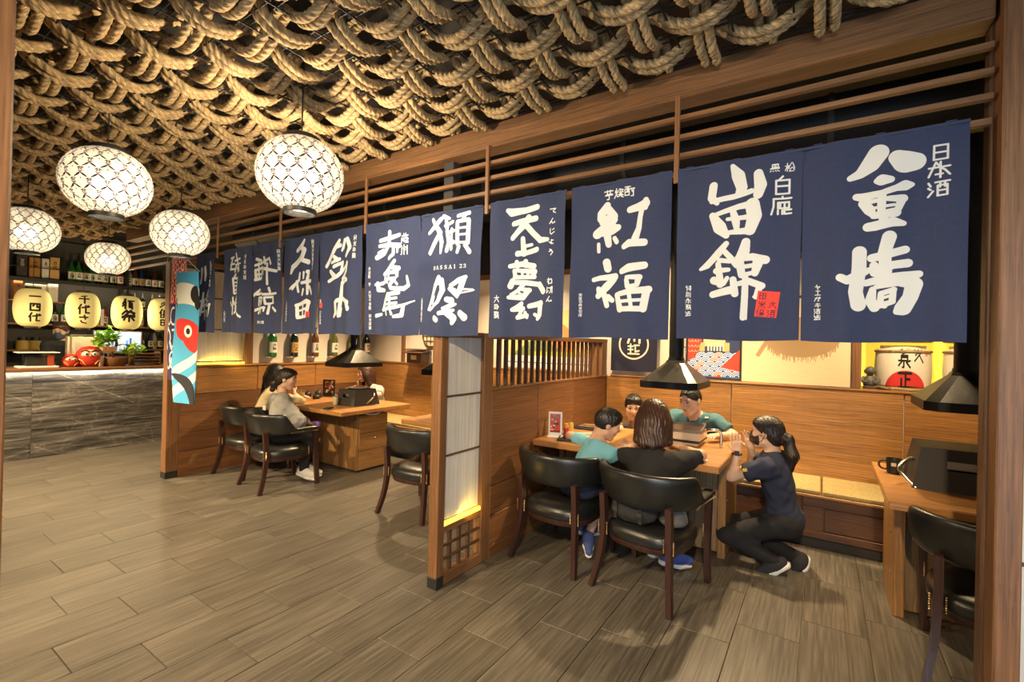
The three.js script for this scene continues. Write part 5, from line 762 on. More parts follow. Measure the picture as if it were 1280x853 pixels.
picture(-3.34, -2.2, 1.25, 1.95, canvasTex(512, 320, (g, w, h) => {
  g.fillStyle = '#e8c98a'; g.fillRect(0, 0, w, h); g.fillStyle = '#e98a54'; g.beginPath(); g.arc(300, 190, 130, 0, 7); g.fill(); g.fillStyle = '#5c9bd0'; g.fillRect(400, 90, 112, 70); g.fillStyle = '#7c8c5c'; g.beginPath(); g.moveTo(40, 250); g.lineTo(210, 140); g.lineTo(420, 250); g.fill(); g.fillStyle = '#b9c24a'; g.fillRect(180, 225, 300, 25); g.fillStyle = '#dfe6f6'; g.fillRect(0, 250, w, 70); g.fillStyle = '#b08050'; g.fillRect(0, 285, w, 6);
}), 'colourful landscape painting seen through the partition slats', null, 'landscape_painting', 'painting');
{ const x = -4.6, t = thing('round_window', 'round lattice wall ornament in the far booth', 'ornament', [x, 1.62, ZB + 0.012]); part('ring', new THREE.TorusGeometry(0.15, 0.014, 10, 40), M.slat, t); part('paper', new THREE.CylinderGeometry(0.14, 0.14, 0.006, 36).rotateX(Math.PI / 2), M.cream, t); for (const q of [-0.07, 0, 0.07]) part('bar', [cbox(0.008, 0.25, 0.008, q, 0, 0.008, 0.001), cbox(0.25, 0.008, 0.008, 0, q, 0.008, 0.001)], M.slat, t); }
{ const t = thing('roofed_lamp_box', 'small dark roofed wooden box on the dado ledge in the far booth', 'lamp box', [-4.76, 1.236, ZB + 0.1]); part('box', cbox(0.28, 0.14, 0.16, 0, 0.07, 0, 0.004), M.slat, t); part('roof', [cbox(0.38, 0.014, 0.14, 0, 0.165, 0.04, 0.003).rotateX(0.15), cbox(0.34, 0.02, 0.18, 0, 0.19, 0, 0.004)], M.slat, t); part('window', cbox(0.1, 0.06, 0.006, 0, 0.08, 0.082, 0.001), M.cream, t); }
bottle(-3.62, 1.236, ZB + 0.09, 0.33, BOT.dark, 0, 'dark bottle on the dado ledge seen through the slats', 'bottles on the far dado ledge', 0); bottle(-3.78, 1.236, ZB + 0.09, 0.30, BOT.olive, 3, 'olive bottle on the dado ledge seen through the slats', 'bottles on the far dado ledge', 0);

// ------------------------------------------------------------------ sake barrels in the lit niche
{
  const bt = (kind) => canvasTex(1024, 384, (g, w, h) => {
    g.fillStyle = '#ded6c6'; g.fillRect(0, 0, w, h); for (let i = 0; i < 500; i++) { g.fillStyle = 'rgba(120,100,70,0.07)'; g.fillRect(rnd() * w, rnd() * h, 2, 26); } g.strokeStyle = '#1c1a18';
    if (kind === 0) { g.fillStyle = '#c8322c'; g.beginPath(); g.ellipse(512, 290, 130, 92, 0, 0, 7); g.fill(); g.fillStyle = '#4a4640'; g.beginPath(); g.ellipse(530, 320, 82, 58, 0, 0, 7); g.fill(); g.strokeStyle = '#111'; glyph(g, '福', 470, 30, 80, 0.12); glyph(g, '泉', 470, 118, 70, 0.12); glyph(g, '正', 470, 196, 78, 0.14); glyph(g, '宗', 472, 288, 78, 0.13); vertical(g, '川久', 560, 40, 60, 1.1, 0.12); g.strokeStyle = '#c8322c'; vertical(g, '日本酒', 636, 60, 24, 1.1, 0.12); }
    if (kind === 1) { g.fillStyle = '#c8322c'; g.fillRect(400, 120, 70, 150); g.strokeStyle = '#111'; vertical(g, '司白', 490, 80, 100, 1.15, 0.14); g.strokeStyle = '#c8322c'; vertical(g, '大吟醸', 410, 60, 50, 1.1, 0.1); }
    if (kind === 2) { g.fillStyle = '#d83a2c'; g.beginPath(); g.arc(500, 160, 84, 0, 7); g.fill(); g.strokeStyle = '#7a2820'; glyph(g, '寿', 440, 100, 120, 0.1); g.strokeStyle = '#111'; vertical(g, '正宗', 590, 120, 90, 1.1, 0.13); }
    if (kind === 3) { g.fillStyle = '#d8a23a'; for (let i = 0; i < 26; i++) { g.beginPath(); g.arc(480 + rr(-60, 60), 210 + rr(-70, 70), 20, 0, 7); g.fill(); } g.fillStyle = '#2f7a44'; g.beginPath(); g.ellipse(450, 110, 70, 24, 0.3, 0, 7); g.fill(); g.fillStyle = '#c8322c'; g.beginPath(); g.arc(520, 250, 30, 0, 7); g.fill(); g.strokeStyle = '#111'; vertical(g, '白鹿', 600, 90, 90, 1.15, 0.13); }
  });
  const lab = ['white sake barrel with a red and grey disc on the niche floor', 'white sake barrel with black lettering behind the extractor hood', 'upper white sake barrel with a red sun disc', 'white sake barrel with a gold and green flower motif', 'upper white sake barrel behind the cloth banner'];
  const R = 0.19, H = 0.37, zc = ZB - 0.26;
  [[0.565, 0, 0], [1.01, 0, 1], [1.01, 2, 2], [1.01, 1, 3], [0.565, 1, 1]].forEach(([x, tier, kind], i) => {
    const t = thing('sake_barrel', lab[i], 'barrel', [x, 1.226 + tier * (H + 0.028), zc], 0, 'sake barrels in the niche'); if (tier === 2 && 1.226 + 3 * H > 2.4) t.scale.y = 0.7;
    part('wrapped_body', lathe([[0.001, 0.01], [R * 0.86, 0.012], [R * 0.97, 0.05], [R, H * 0.5], [R * 0.97, H - 0.06], [R * 0.9, H - 0.02], [R * 0.001, H - 0.015]], 40).rotateY(Math.PI), std({ map: bt(kind), roughness: 0.85 }), t);
    for (const y of [0.02, H - 0.04]) part('straw_rope', new THREE.TorusGeometry(R * 0.96, 0.012, 8, 36).rotateX(Math.PI / 2).translate(0, y, 0), M.rope, t);
    part('lid', cyl(R * 0.8, R * 0.8, 0.03, 0, H - 0.022, 0, 32), M.cream, t);
  });
  const f = thing('figurine', 'small dark seated figurine beside the barrel with the red disc', 'figurine', [0.335, 1.226, ZB - 0.07]); const fm = std({ color: C(0.09, 0.085, 0.075), roughness: 0.55 });
  part('plinth', cbox(0.09, 0.035, 0.09, 0, 0.0175, 0, 0.004), M.slat, f); part('body', lathe([[0.001, 0.035], [0.045, 0.035], [0.052, 0.06], [0.04, 0.1], [0.02, 0.125], [0.001, 0.13]], 20), fm, f); part('head', new THREE.SphereGeometry(0.036, 18, 14).scale(1, 1.1, 1).translate(0, 0.158, 0.006), fm, f); for (const s of [-1, 1]) { part('ear', new THREE.SphereGeometry(0.012, 8, 6).scale(0.6, 1.4, 0.8).translate(s * 0.036, 0.155, 0), fm, f); part('arm', tube([V(s * 0.042, 0.105, 0), V(s * 0.055, 0.075, 0.03), V(s * 0.015, 0.065, 0.05)], 0.013, 10, 8), fm, f); } part('nose', new THREE.SphereGeometry(0.008, 8, 6).translate(0, 0.155, 0.042), fm, f);
}
// ------------------------------------------------------------------ small things on the tables
const menuTex = canvasTex(128, 220, (g, w, h) => { g.fillStyle = '#c8502c'; g.fillRect(0, 0, w, h); for (let i = 0; i < 14; i++) { g.fillStyle = ['#e8b070', '#f0e0c8', '#7a2c18', '#5a87b0', '#e0743c'][i % 5]; g.fillRect(rnd() * 90, rnd() * 190, 20 + rnd() * 40, 12 + rnd() * 24); } g.fillStyle = '#8e1f24'; g.fillRect(0, 195, w, 25); });
const menuTex2 = canvasTex(160, 200, (g, w, h) => { g.fillStyle = '#3a2a22'; g.fillRect(0, 0, w, h); for (let i = 0; i < 24; i++) { g.fillStyle = ['#c87850', '#e8d0b0', '#7a3020', '#58503c', '#d8a070'][i % 5]; g.beginPath(); g.ellipse(rnd() * w, rnd() * h, 12 + rnd() * 16, 8 + rnd() * 10, rnd() * 3, 0, 7); g.fill(); } });
function menuStand(x, z, w, h, turn, tex, label, mat) { const t = thing('menu_stand', label, 'menu stand', [x, TY, z], turn); part('holder', [cbox(w, h, 0.008, 0, h / 2 + 0.01, 0, 0.002), cbox(w + 0.01, 0.012, 0.09, 0, 0.006, 0, 0.003)], mat, t); part('menu_card', new THREE.PlaneGeometry(w * 0.74, h * 0.78).translate(0, h * 0.58, 0.0052), std({ map: tex, roughness: 0.4 }), t); }
{ const p = onY(683, 548, TY); menuStand(p.x + 0.03, -3.52, 0.115, 0.2, 0.35, menuTex, 'white menu stand with an orange card on the four-person table', M.white); single('card_holder', 'black card holder leaning behind the white menu stand', 'card holder', [cbox(0.1, 0.2, 0.02, 0, 0.1, 0, 0.003), cbox(0.11, 0.012, 0.06, 0, 0.006, 0, 0.003)], M.black, [p.x - 0.0, TY, -3.6], 0.35); }
{ const p = onY(712, 549, TY); const t = thing('condiment_tray', 'black condiment tray on the four-person table', 'tray', [p.x - 0.02, TY, p.z + 0.02], 0.35); part('tray', [cbox(0.12, 0.008, 0.22, 0, 0.004, 0, 0.002), cbox(0.12, 0.018, 0.008, 0, 0.012, 0.108, 0.002), cbox(0.12, 0.018, 0.008, 0, 0.012, -0.108, 0.002), cbox(0.008, 0.018, 0.22, 0.057, 0.012, 0, 0.002), cbox(0.008, 0.018, 0.22, -0.057, 0.012, 0, 0.002)], M.black, t);
  for (const [dx, dz, col, cap, lb] of [[-0.005, -0.02, C(0.4, 0.02, 0.03), C(0.75, 0.33, 0.05), 'small red sauce bottle with orange cap on the condiment tray'], [0.03, -0.07, C(0.65, 0.42, 0.08), C(0.7, 0.45, 0.1), 'small yellow spice shaker on the condiment tray']]) { const q = V(dx, 0, dz).applyAxisAngle(V(0, 1, 0), 0.35), b = thing('condiment_bottle', lb, 'bottle', [p.x - 0.02 + q.x, TY + 0.009, p.z + 0.02 + q.z]); part('jar', lathe([[0.001, 0], [0.02, 0], [0.022, 0.01], [0.022, 0.07], [0.016, 0.08], [0.001, 0.08]], 16), std({ color: col, roughness: 0.3 }), b); part('cap', cyl(0.02, 0.018, 0.035, 0, 0.08, 0, 16), std({ color: cap, roughness: 0.4 }), b); }
}
{ const p = onY(737, 536, TY); const t = thing('serving_tray', 'black tray with white tongs at the back of the four-person table', 'tray', [p.x, TY, p.z]); part('tray', cbox(0.3, 0.014, 0.2, 0, 0.007, 0, 0.004), M.black, t); part('tongs', [cbox(0.2, 0.008, 0.012, 0, 0.02, 0.03, 0.002), cbox(0.2, 0.008, 0.012, 0, 0.02, -0.01, 0.002)], M.steel, t); const j = thing('chopstick_jar', 'dark jar near the partition on the four-person table', 'jar', [p.x - 0.24, TY, p.z + 0.25]); part('jar', lathe([[0.001, 0], [0.035, 0], [0.04, 0.09], [0.03, 0.1], [0.001, 0.1]], 20), M.black, j); part('lid', lathe([[0.032, 0.1], [0.03, 0.115], [0.001, 0.12]], 16), M.steel, j); }
{ const p = onY(871, 574, TY), t = thing('smartphone', 'white smartphone with dark screen on the four-person table', 'phone', [p.x, TY, p.z], -0.35); part('case', cbox(0.075, 0.009, 0.145, 0, 0.0045, 0, 0.003).rotateY(1.2), M.white, t); part('screen', cbox(0.062, 0.002, 0.115, 0, 0.0098, 0, 0.0005).rotateY(1.2), M.black, t); }
{ const p = onY(1118, 592, TY), t = thing('mug', 'black mug with a small emblem on the table by the shoji screen', 'mug', [p.x, TY, p.z]); part('cup', lathe([[0.001, 0], [0.036, 0], [0.04, 0.005], [0.045, 0.095], [0.041, 0.095], [0.036, 0.01], [0.001, 0.008]], 24), M.black, t); part('handle', new THREE.TorusGeometry(0.028, 0.006, 8, 20).translate(-0.052, 0.05, 0), M.black, t); part('emblem', new THREE.CylinderGeometry(0.0448, 0.0445, 0.022, 10, 1, true, 0.0, 0.6).translate(0, 0.062, 0), M.cream, t).rotation.y = -0.5; }
// far table
{ const p = onY(419, 507, TY), t = thing('drink_glass', 'tall glass of pale drink on the far table', 'glass', [p.x, TY, p.z]); part('glass', lathe([[0.03, 0.0], [0.036, 0.16], [0.034, 0.16], [0.028, 0.006], [0.001, 0.006]], 20), M.glass, t); part('drink', lathe([[0.001, 0.008], [0.027, 0.008], [0.031, 0.1], [0.001, 0.1]], 20), std({ color: C(0.75, 0.6, 0.4), roughness: 0.3 }), t); }
{ const p = onY(411, 496, TY); menuStand(p.x, p.z, 0.17, 0.22, 0.5, menuTex2, 'dark menu stand with food pictures on the far table', M.black); }
{ const p = onY(390, 497, TY); for (const [dx, dz, h, lb] of [[-0.06, 0.02, 0.08, 'small black sauce pot on the far table'], [0.08, -0.04, 0.1, 'black teapot-shaped pot on the far table'], [0.17, 0.05, 0.06, 'low black dish on the far table']]) { const t = thing('sauce_pot', lb, 'pot', [p.x + dx, TY, p.z + dz]); part('pot', lathe([[0.001, 0], [0.04, 0], [0.05, h * 0.5], [0.035, h * 0.9], [0.001, h]], 20), M.black, t); part('knob', new THREE.SphereGeometry(0.01, 10, 8).translate(0, h + 0.004, 0), M.black, t); } }
{ const p = onY(375, 502, TY), t = thing('beer_glass', 'amber drink glass in front of the person in beige', 'glass', [p.x + 0.02, TY, p.z]); part('glass', lathe([[0.04, 0], [0.045, 0.14], [0.042, 0.14], [0.037, 0.008], [0.001, 0.008]], 20), M.glass, t); part('drink', lathe([[0.001, 0.009], [0.036, 0.009], [0.041, 0.11], [0.001, 0.11]], 20), std({ color: C(0.45, 0.25, 0.05), roughness: 0.3 }), t); }
{ const t = thing('plate', 'white plate of food on top of the far black grill cover', 'plate', [-4.68, TY + 0.1855, -3.76]); part('dish', lathe([[0.001, 0], [0.07, 0], [0.12, 0.014], [0.12, 0.018], [0.07, 0.006], [0.001, 0.006]], 28), M.white, t); part('food', lathe([[0.075, 0.008], [0.06, 0.022], [0.001, 0.03]], 16), std({ color: C(0.5, 0.3, 0.16), roughness: 0.7 }), t); }
{ const p = onY(407, 511, TY), t = thing('smartphone', 'dark smartphone lying on the far table edge', 'phone', [p.x + 0.02, TY, p.z - 0.02], 0.6); part('case', cbox(0.07, 0.009, 0.14, 0, 0.0045, 0, 0.003), M.black, t); part('screen', cbox(0.06, 0.002, 0.12, 0, 0.0098, 0, 0.0005), M.blackmatt, t); }
{ const t = thing('condiment_caddy', 'black condiment caddy with bottles on the far bench', 'caddy', [-3.75, 0.459, -4.62]); part('basket', cbox(0.16, 0.1, 0.12, 0, 0.05, 0, 0.006), M.black, t); for (const dx of [-0.05, 0, 0.05]) part('bottle', lathe([[0.001, 0.1], [0.018, 0.1], [0.018, 0.16], [0.008, 0.18], [0.001, 0.19]], 12).translate(dx, 0, 0), M.black, t); part('handle', tube([V(-0.08, 0.1, 0), V(-0.06, 0.22, 0), V(0.06, 0.22, 0), V(0.08, 0.1, 0)], 0.004), M.chrome, t); }
// ------------------------------------------------------------------ people: smooth-union distance fields meshed with surface nets
const capP = (a, b, ra, rb = ra, k = 0.03) => ({ t: 0, a, b, ra, rb, k, c: a.clone().add(b).multiplyScalar(0.5), R: a.distanceTo(b) / 2 + Math.max(ra, rb), ab: b.clone().sub(a), l2: b.clone().sub(a).lengthSq() || 1e-9 });
const ellP = (c, r, q, k = 0.04) => ({ t: 1, c, r, q: q ? q.clone().invert() : null, k, R: Math.max(...r) });
const _p = V(0, 0, 0);
function primD(s, x, y, z) {
  if (s.t === 0) { const px = x - s.a.x, py = y - s.a.y, pz = z - s.a.z, h = clamp((px * s.ab.x + py * s.ab.y + pz * s.ab.z) / s.l2, 0, 1); return Math.hypot(px - s.ab.x * h, py - s.ab.y * h, pz - s.ab.z * h) - lerp(s.ra, s.rb, h); }
  _p.set(x - s.c.x, y - s.c.y, z - s.c.z); if (s.q) _p.applyQuaternion(s.q);
  const [a, b, c] = s.r, k0 = Math.hypot(_p.x / a, _p.y / b, _p.z / c), k1 = Math.hypot(_p.x / (a * a), _p.y / (b * b), _p.z / (c * c)); return k1 < 1e-9 ? -Math.min(a, b, c) : k0 * (k0 - 1) / k1;
}
function fieldOf(prims, post) {
  return (x, y, z) => {
    let d = 1e3;
    for (const s of prims) {
      const far = Math.hypot(x - s.c.x, y - s.c.y, z - s.c.z) - s.R; if (far > d + s.k && far > 0.08) { if (far < d) d = far; continue; }
      const e = primD(s, x, y, z), h = Math.max(s.k - Math.abs(d - e), 0) / s.k; d = Math.min(d, e) - h * h * s.k * 0.25;
    }
    return post ? post(d, x, y, z) : d;
  };
}
function surfaceNets(prims, cell, post, pad = 0.03) {
  const lo = V(1e9, 1e9, 1e9), hi = V(-1e9, -1e9, -1e9);
  for (const s of prims) { lo.min(_p.copy(s.c).addScalar(-s.R - pad)); hi.max(_p.copy(s.c).addScalar(s.R + pad)); }
  const f = fieldOf(prims, post), nx = Math.ceil((hi.x - lo.x) / cell) + 1, ny = Math.ceil((hi.y - lo.y) / cell) + 1, nz = Math.ceil((hi.z - lo.z) / cell) + 1, F3 = new Float32Array(nx * ny * nz);
  const at = (i, j, k) => (k * ny + j) * nx + i;
  for (let k = 0; k < nz; k += 1) for (let j = 0; j < ny; j++) { const y = lo.y + j * cell, z = lo.z + k * cell; for (let i = 0; i < nx; i++) { const d = f(lo.x + i * cell, y, z); F3[at(i, j, k)] = d; if (d > cell * 4) { const skip = Math.min(Math.floor(d / cell * 0.7) - 1, nx - 1 - i); for (let q = 1; q < skip; q++) F3[at(i + q, j, k)] = d; if (skip > 1) i += skip - 1; } } }
  const vid = new Int32Array(nx * ny * nz).fill(-1), pos = [], idx = [], E = [[0, 1], [0, 2], [0, 4], [1, 3], [1, 5], [2, 3], [2, 6], [3, 7], [4, 5], [4, 6], [5, 7], [6, 7]];
  for (let k = 0; k + 1 < nz; k++) for (let j = 0; j + 1 < ny; j++) for (let i = 0; i + 1 < nx; i++) {
    const c = []; let m = 0; for (let q = 0; q < 8; q++) { const d = F3[at(i + (q & 1), j + (q >> 1 & 1), k + (q >> 2))]; c.push(d); if (d < 0) m |= 1 << q; }
    if (m === 0 || m === 255) continue;
    let sx = 0, sy = 0, sz = 0, n = 0;
    for (const [a, b] of E) if ((c[a] < 0) !== (c[b] < 0)) { const t = c[a] / (c[a] - c[b]); sx += (a & 1) + t * ((b & 1) - (a & 1)); sy += (a >> 1 & 1) + t * ((b >> 1 & 1) - (a >> 1 & 1)); sz += (a >> 2) + t * ((b >> 2) - (a >> 2)); n++; }
    vid[at(i, j, k)] = pos.length / 3; pos.push(lo.x + (i + sx / n) * cell, lo.y + (j + sy / n) * cell, lo.z + (k + sz / n) * cell);
  }
  const quad = (a, b, c, d, fl) => { if (a < 0 || b < 0 || c < 0 || d < 0) return; fl ? idx.push(a, b, c, a, c, d) : idx.push(a, c, b, a, d, c); };
  for (let k = 1; k + 1 < nz; k++) for (let j = 1; j + 1 < ny; j++) for (let i = 1; i + 1 < nx; i++) {
    const s = F3[at(i, j, k)] < 0;
    if (s !== F3[at(i + 1, j, k)] < 0) quad(vid[at(i, j - 1, k - 1)], vid[at(i, j, k - 1)], vid[at(i, j, k)], vid[at(i, j - 1, k)], s);
    if (s !== F3[at(i, j + 1, k)] < 0) quad(vid[at(i - 1, j, k - 1)], vid[at(i - 1, j, k)], vid[at(i, j, k)], vid[at(i, j, k - 1)], s);
    if (s !== F3[at(i, j, k + 1)] < 0) quad(vid[at(i - 1, j - 1, k)], vid[at(i, j - 1, k)], vid[at(i, j, k)], vid[at(i - 1, j, k)], s);
  }
  const g = new THREE.BufferGeometry(); g.setAttribute('position', new THREE.Float32BufferAttribute(pos, 3)); g.setIndex(idx); g.computeVertexNormals();
  const uv = new Float32Array(pos.length / 3 * 2); for (let i = 0; i < uv.length / 2; i++) { uv[i * 2] = pos[i * 3] + pos[i * 3 + 2]; uv[i * 2 + 1] = pos[i * 3 + 1]; } g.setAttribute('uv', new THREE.BufferAttribute(uv, 2));
  return g;
}
const SKIN = [std({ color: C(0.60, 0.36, 0.24), roughness: 0.55 }), std({ color: C(0.66, 0.42, 0.29), roughness: 0.55 }), std({ color: C(0.55, 0.32, 0.2), roughness: 0.55 })];
const CLOTH = (r, g, b) => std({ color: C(r, g, b), roughness: 0.9, bumpMap: clothBump, bumpScale: 0.0003 });
const HAIR = { black: std({ color: C(0.012, 0.010, 0.009), roughness: 0.42 }), brown: std({ color: C(0.050, 0.022, 0.013), roughness: 0.42 }), dark: std({ color: C(0.020, 0.013, 0.010), roughness: 0.42 }) };
const LIPS = std({ color: C(0.42, 0.16, 0.12), roughness: 0.5 }), EYEW = std({ color: C(0.7, 0.68, 0.64), roughness: 0.3 }), EYEB = std({ color: C(0.012, 0.009, 0.008), roughness: 0.2 });

function headGeo() {
  return surfaceNets([
    ellP(V(0, 0.02, -0.012), [0.076, 0.097, 0.096], null, 0.02), ellP(V(0, -0.038, 0.022), [0.060, 0.078, 0.070], null, 0.03), capP(V(-0.012, -0.102, 0.058), V(0.012, -0.102, 0.058), 0.018, 0.018, 0.03),
    capP(V(-0.05, -0.07, 0.0), V(-0.018, -0.1, 0.05), 0.02, 0.016, 0.03), capP(V(0.05, -0.07, 0.0), V(0.018, -0.1, 0.05), 0.02, 0.016, 0.03),
    capP(V(0, 0.012, 0.086), V(0, -0.022, 0.100), 0.007, 0.012, 0.018), capP(V(-0.012, -0.028, 0.09), V(0.012, -0.028, 0.09), 0.0075, 0.0075, 0.012),
    capP(V(-0.04, 0.028, 0.072), V(0.04, 0.028, 0.072), 0.013, 0.013, 0.025), ellP(V(0.04, -0.02, 0.066), [0.022, 0.02, 0.018], null, 0.03), ellP(V(-0.04, -0.02, 0.066), [0.022, 0.02, 0.018], null, 0.03),
    capP(V(-0.017, -0.058, 0.083), V(0.017, -0.058, 0.083), 0.0085, 0.0085, 0.012),
    ellP(V(0.078, -0.004, -0.008), [0.009, 0.031, 0.019], null, 0.012), ellP(V(-0.078, -0.004, -0.008), [0.009, 0.031, 0.019], null, 0.012), capP(V(0, -0.06, -0.03), V(0, -0.17, -0.045), 0.052, 0.05, 0.03),
  ], 0.005, (d, x, y, z) => { const e = 0.0135 - Math.hypot(Math.abs(x) - 0.031, (y - 0.010) * 1.3, z - 0.093); return Math.max(d, e * 0.8); });
}
const HEAD = headGeo();
function hairGeo(kind) {
  const cr = ellP(V(0, 0.024, -0.014), [0.087, 0.106, 0.107], null, 0.02), groove = (x, y, z, n = 36) => 0.0026 * Math.sin(Math.atan2(x, z) * n + y * 30 + 2 * Math.sin(y * 40)) + 0.0015 * Math.sin(x * 300 + z * 210);
  const cap = (x, y, z) => (0.9 * z - 0.004 - y + 0.012 * Math.cos(x * 60)) / 1.345;
  if (kind === 'short' || kind === 'crop') return surfaceNets(kind === 'crop' ? [ellP(V(0, 0.026, -0.012), [0.083, 0.102, 0.103])] : [cr, ellP(V(0, 0.085, 0.03), [0.07, 0.035, 0.055], null, 0.03)], 0.006, (d, x, y, z) => Math.max(d + groove(x, y, z), cap(x, y, z) - (kind === 'crop' ? 0.0 : 0.012)));
  if (kind === 'bowl') return surfaceNets([cr, ellP(V(0, 0.055, 0.04), [0.082, 0.055, 0.068], null, 0.03), ellP(V(0, -0.01, -0.03), [0.09, 0.08, 0.092], null, 0.03)], 0.006, (d, x, y, z) => Math.max(d + groove(x, y, z), Math.min((0.55 * z - 0.004 - y) / 1.14, cap(x, y, z))));
  if (kind === 'bob') return surfaceNets([cr, ellP(V(0, -0.02, -0.028), [0.112, 0.13, 0.102], null, 0.05), capP(V(-0.085, -0.04, 0.0), V(-0.105, -0.165, -0.01), 0.04, 0.03, 0.05), capP(V(0.085, -0.04, 0.0), V(0.105, -0.165, -0.01), 0.04, 0.03, 0.05), capP(V(-0.04, -0.05, -0.08), V(-0.06, -0.175, -0.085), 0.05, 0.04, 0.05), capP(V(0.04, -0.05, -0.08), V(0.06, -0.19, -0.085), 0.05, 0.04, 0.05), capP(V(0, -0.05, -0.085), V(0, -0.2, -0.095), 0.055, 0.045, 0.05)], 0.006, (d, x, y, z) => { const face = Math.min(0.04 - Math.hypot(x * 0.55, (y + 0.05) * 0.35, Math.max(0, 0.085 - z)), 0.07 - y); return Math.max(d + groove(x, y, z, 44), face, -0.225 - y + 0.012 * Math.sin(x * 90 + z * 60)); });
  if (kind === 'long') return surfaceNets([cr, ellP(V(0, -0.02, -0.03), [0.105, 0.12, 0.1], null, 0.05), capP(V(-0.05, -0.06, -0.08), V(-0.08, -0.36, -0.10), 0.055, 0.035, 0.05), capP(V(0.04, -0.06, -0.08), V(0.02, -0.36, -0.11), 0.06, 0.035, 0.05), capP(V(0.085, -0.03, 0.0), V(0.1, -0.25, 0.01), 0.035, 0.025, 0.05)], 0.007, (d, x, y, z) => { const face = Math.min(0.04 - Math.hypot(x * 0.55, (y + 0.05) * 0.35, Math.max(0, 0.085 - z)), 0.07 - y); return Math.max(d + groove(x, y, z, 40), face); });
  const tail = kind === 'ponytail' ? [capP(V(0, -0.01, -0.1), V(0, -0.02, -0.145), 0.028, 0.026, 0.02), capP(V(0, -0.02, -0.145), V(0, -0.14, -0.17), 0.032, 0.045, 0.03), capP(V(0, -0.14, -0.17), V(0.01, -0.33, -0.15), 0.045, 0.014, 0.03)] : [capP(V(0, -0.04, -0.1), V(0, -0.075, -0.135), 0.03, 0.028, 0.02), capP(V(0, -0.075, -0.135), V(0, -0.14, -0.14), 0.033, 0.03, 0.03)];
  return surfaceNets([cr, ellP(V(0, 0.06, 0.045), [0.078, 0.05, 0.055], null, 0.03), ellP(V(0, -0.03, -0.055), [0.075, 0.07, 0.06], null, 0.03), ...tail], 0.006, (d, x, y, z) => Math.max(d + groove(x, y, z, 40), z < -0.09 ? -1 : Math.min((0.75 * z - 0.012 - y) / 1.2, cap(x, y, z) - 0.006)));
}
const HAIRGEO = {};
function handPrims(w, e, o) {      // wrist, elbow, options
  const s = o.s ?? 1, dir = (o.dir ?? w.clone().sub(e)).clone().normalize(), nrm = o.nrm.clone().addScaledVector(dir, -o.nrm.dot(dir)).normalize(), side = dir.clone().cross(nrm).multiplyScalar(o.thumb ?? 1), P = [];
  const at = (f, q, n = 0) => w.clone().addScaledVector(dir, f * s).addScaledVector(side, q * s).addScaledVector(nrm, n * s);
  P.push(capP(w.clone().addScaledVector(dir, -0.04), at(0.015, 0), 0.024 * s, 0.022 * s, 0.015));
  for (const q of [-0.027, -0.009, 0.009, 0.027]) P.push(capP(at(0.012, q * 0.75), at(0.078, q), 0.0135 * s, 0.0115 * s, 0.012));
  const len = [0.058, 0.073, 0.078, 0.07], c = o.curl ?? 0.35;
  [-0.029, -0.0095, 0.010, 0.029].forEach((q, i) => { let p = at(0.078, q), a = c * 0.6; const fan = (q / 0.03) * (o.spread ?? 0.12); for (let k = 0; k < 3; k++) { const L = len[i] * [0.42, 0.32, 0.26][k] * s, d2 = dir.clone().multiplyScalar(Math.cos(a)).addScaledVector(nrm, Math.sin(a)).addScaledVector(side, fan * Math.cos(a)).normalize(), n = p.clone().addScaledVector(d2, L); P.push(capP(p, n, (0.0088 - 0.0008 * k) * s, (0.0082 - 0.0008 * k) * s, 0.004)); p = n; a += c; } });
  let p = at(0.02, 0.022), td = dir.clone().multiplyScalar(0.62).addScaledVector(side, 0.75).addScaledVector(nrm, 0.25).normalize(); P.push(capP(p, p.clone().addScaledVector(td, 0.036 * s), 0.0125 * s, 0.0098 * s, 0.01)); p = p.clone().addScaledVector(td, 0.036 * s); td = td.addScaledVector(dir, 0.5).normalize(); P.push(capP(p, p.clone().addScaledVector(td, 0.034 * s), 0.0095 * s, 0.0078 * s, 0.004));
  return P;
}
const wrinkle = (amp) => (d, x, y, z) => d + amp * (Math.sin(x * 61 + 3 * Math.sin(y * 23)) * Math.sin(y * 47 + 2 * Math.sin(z * 31)) + 0.6 * Math.sin(z * 83 + y * 60));
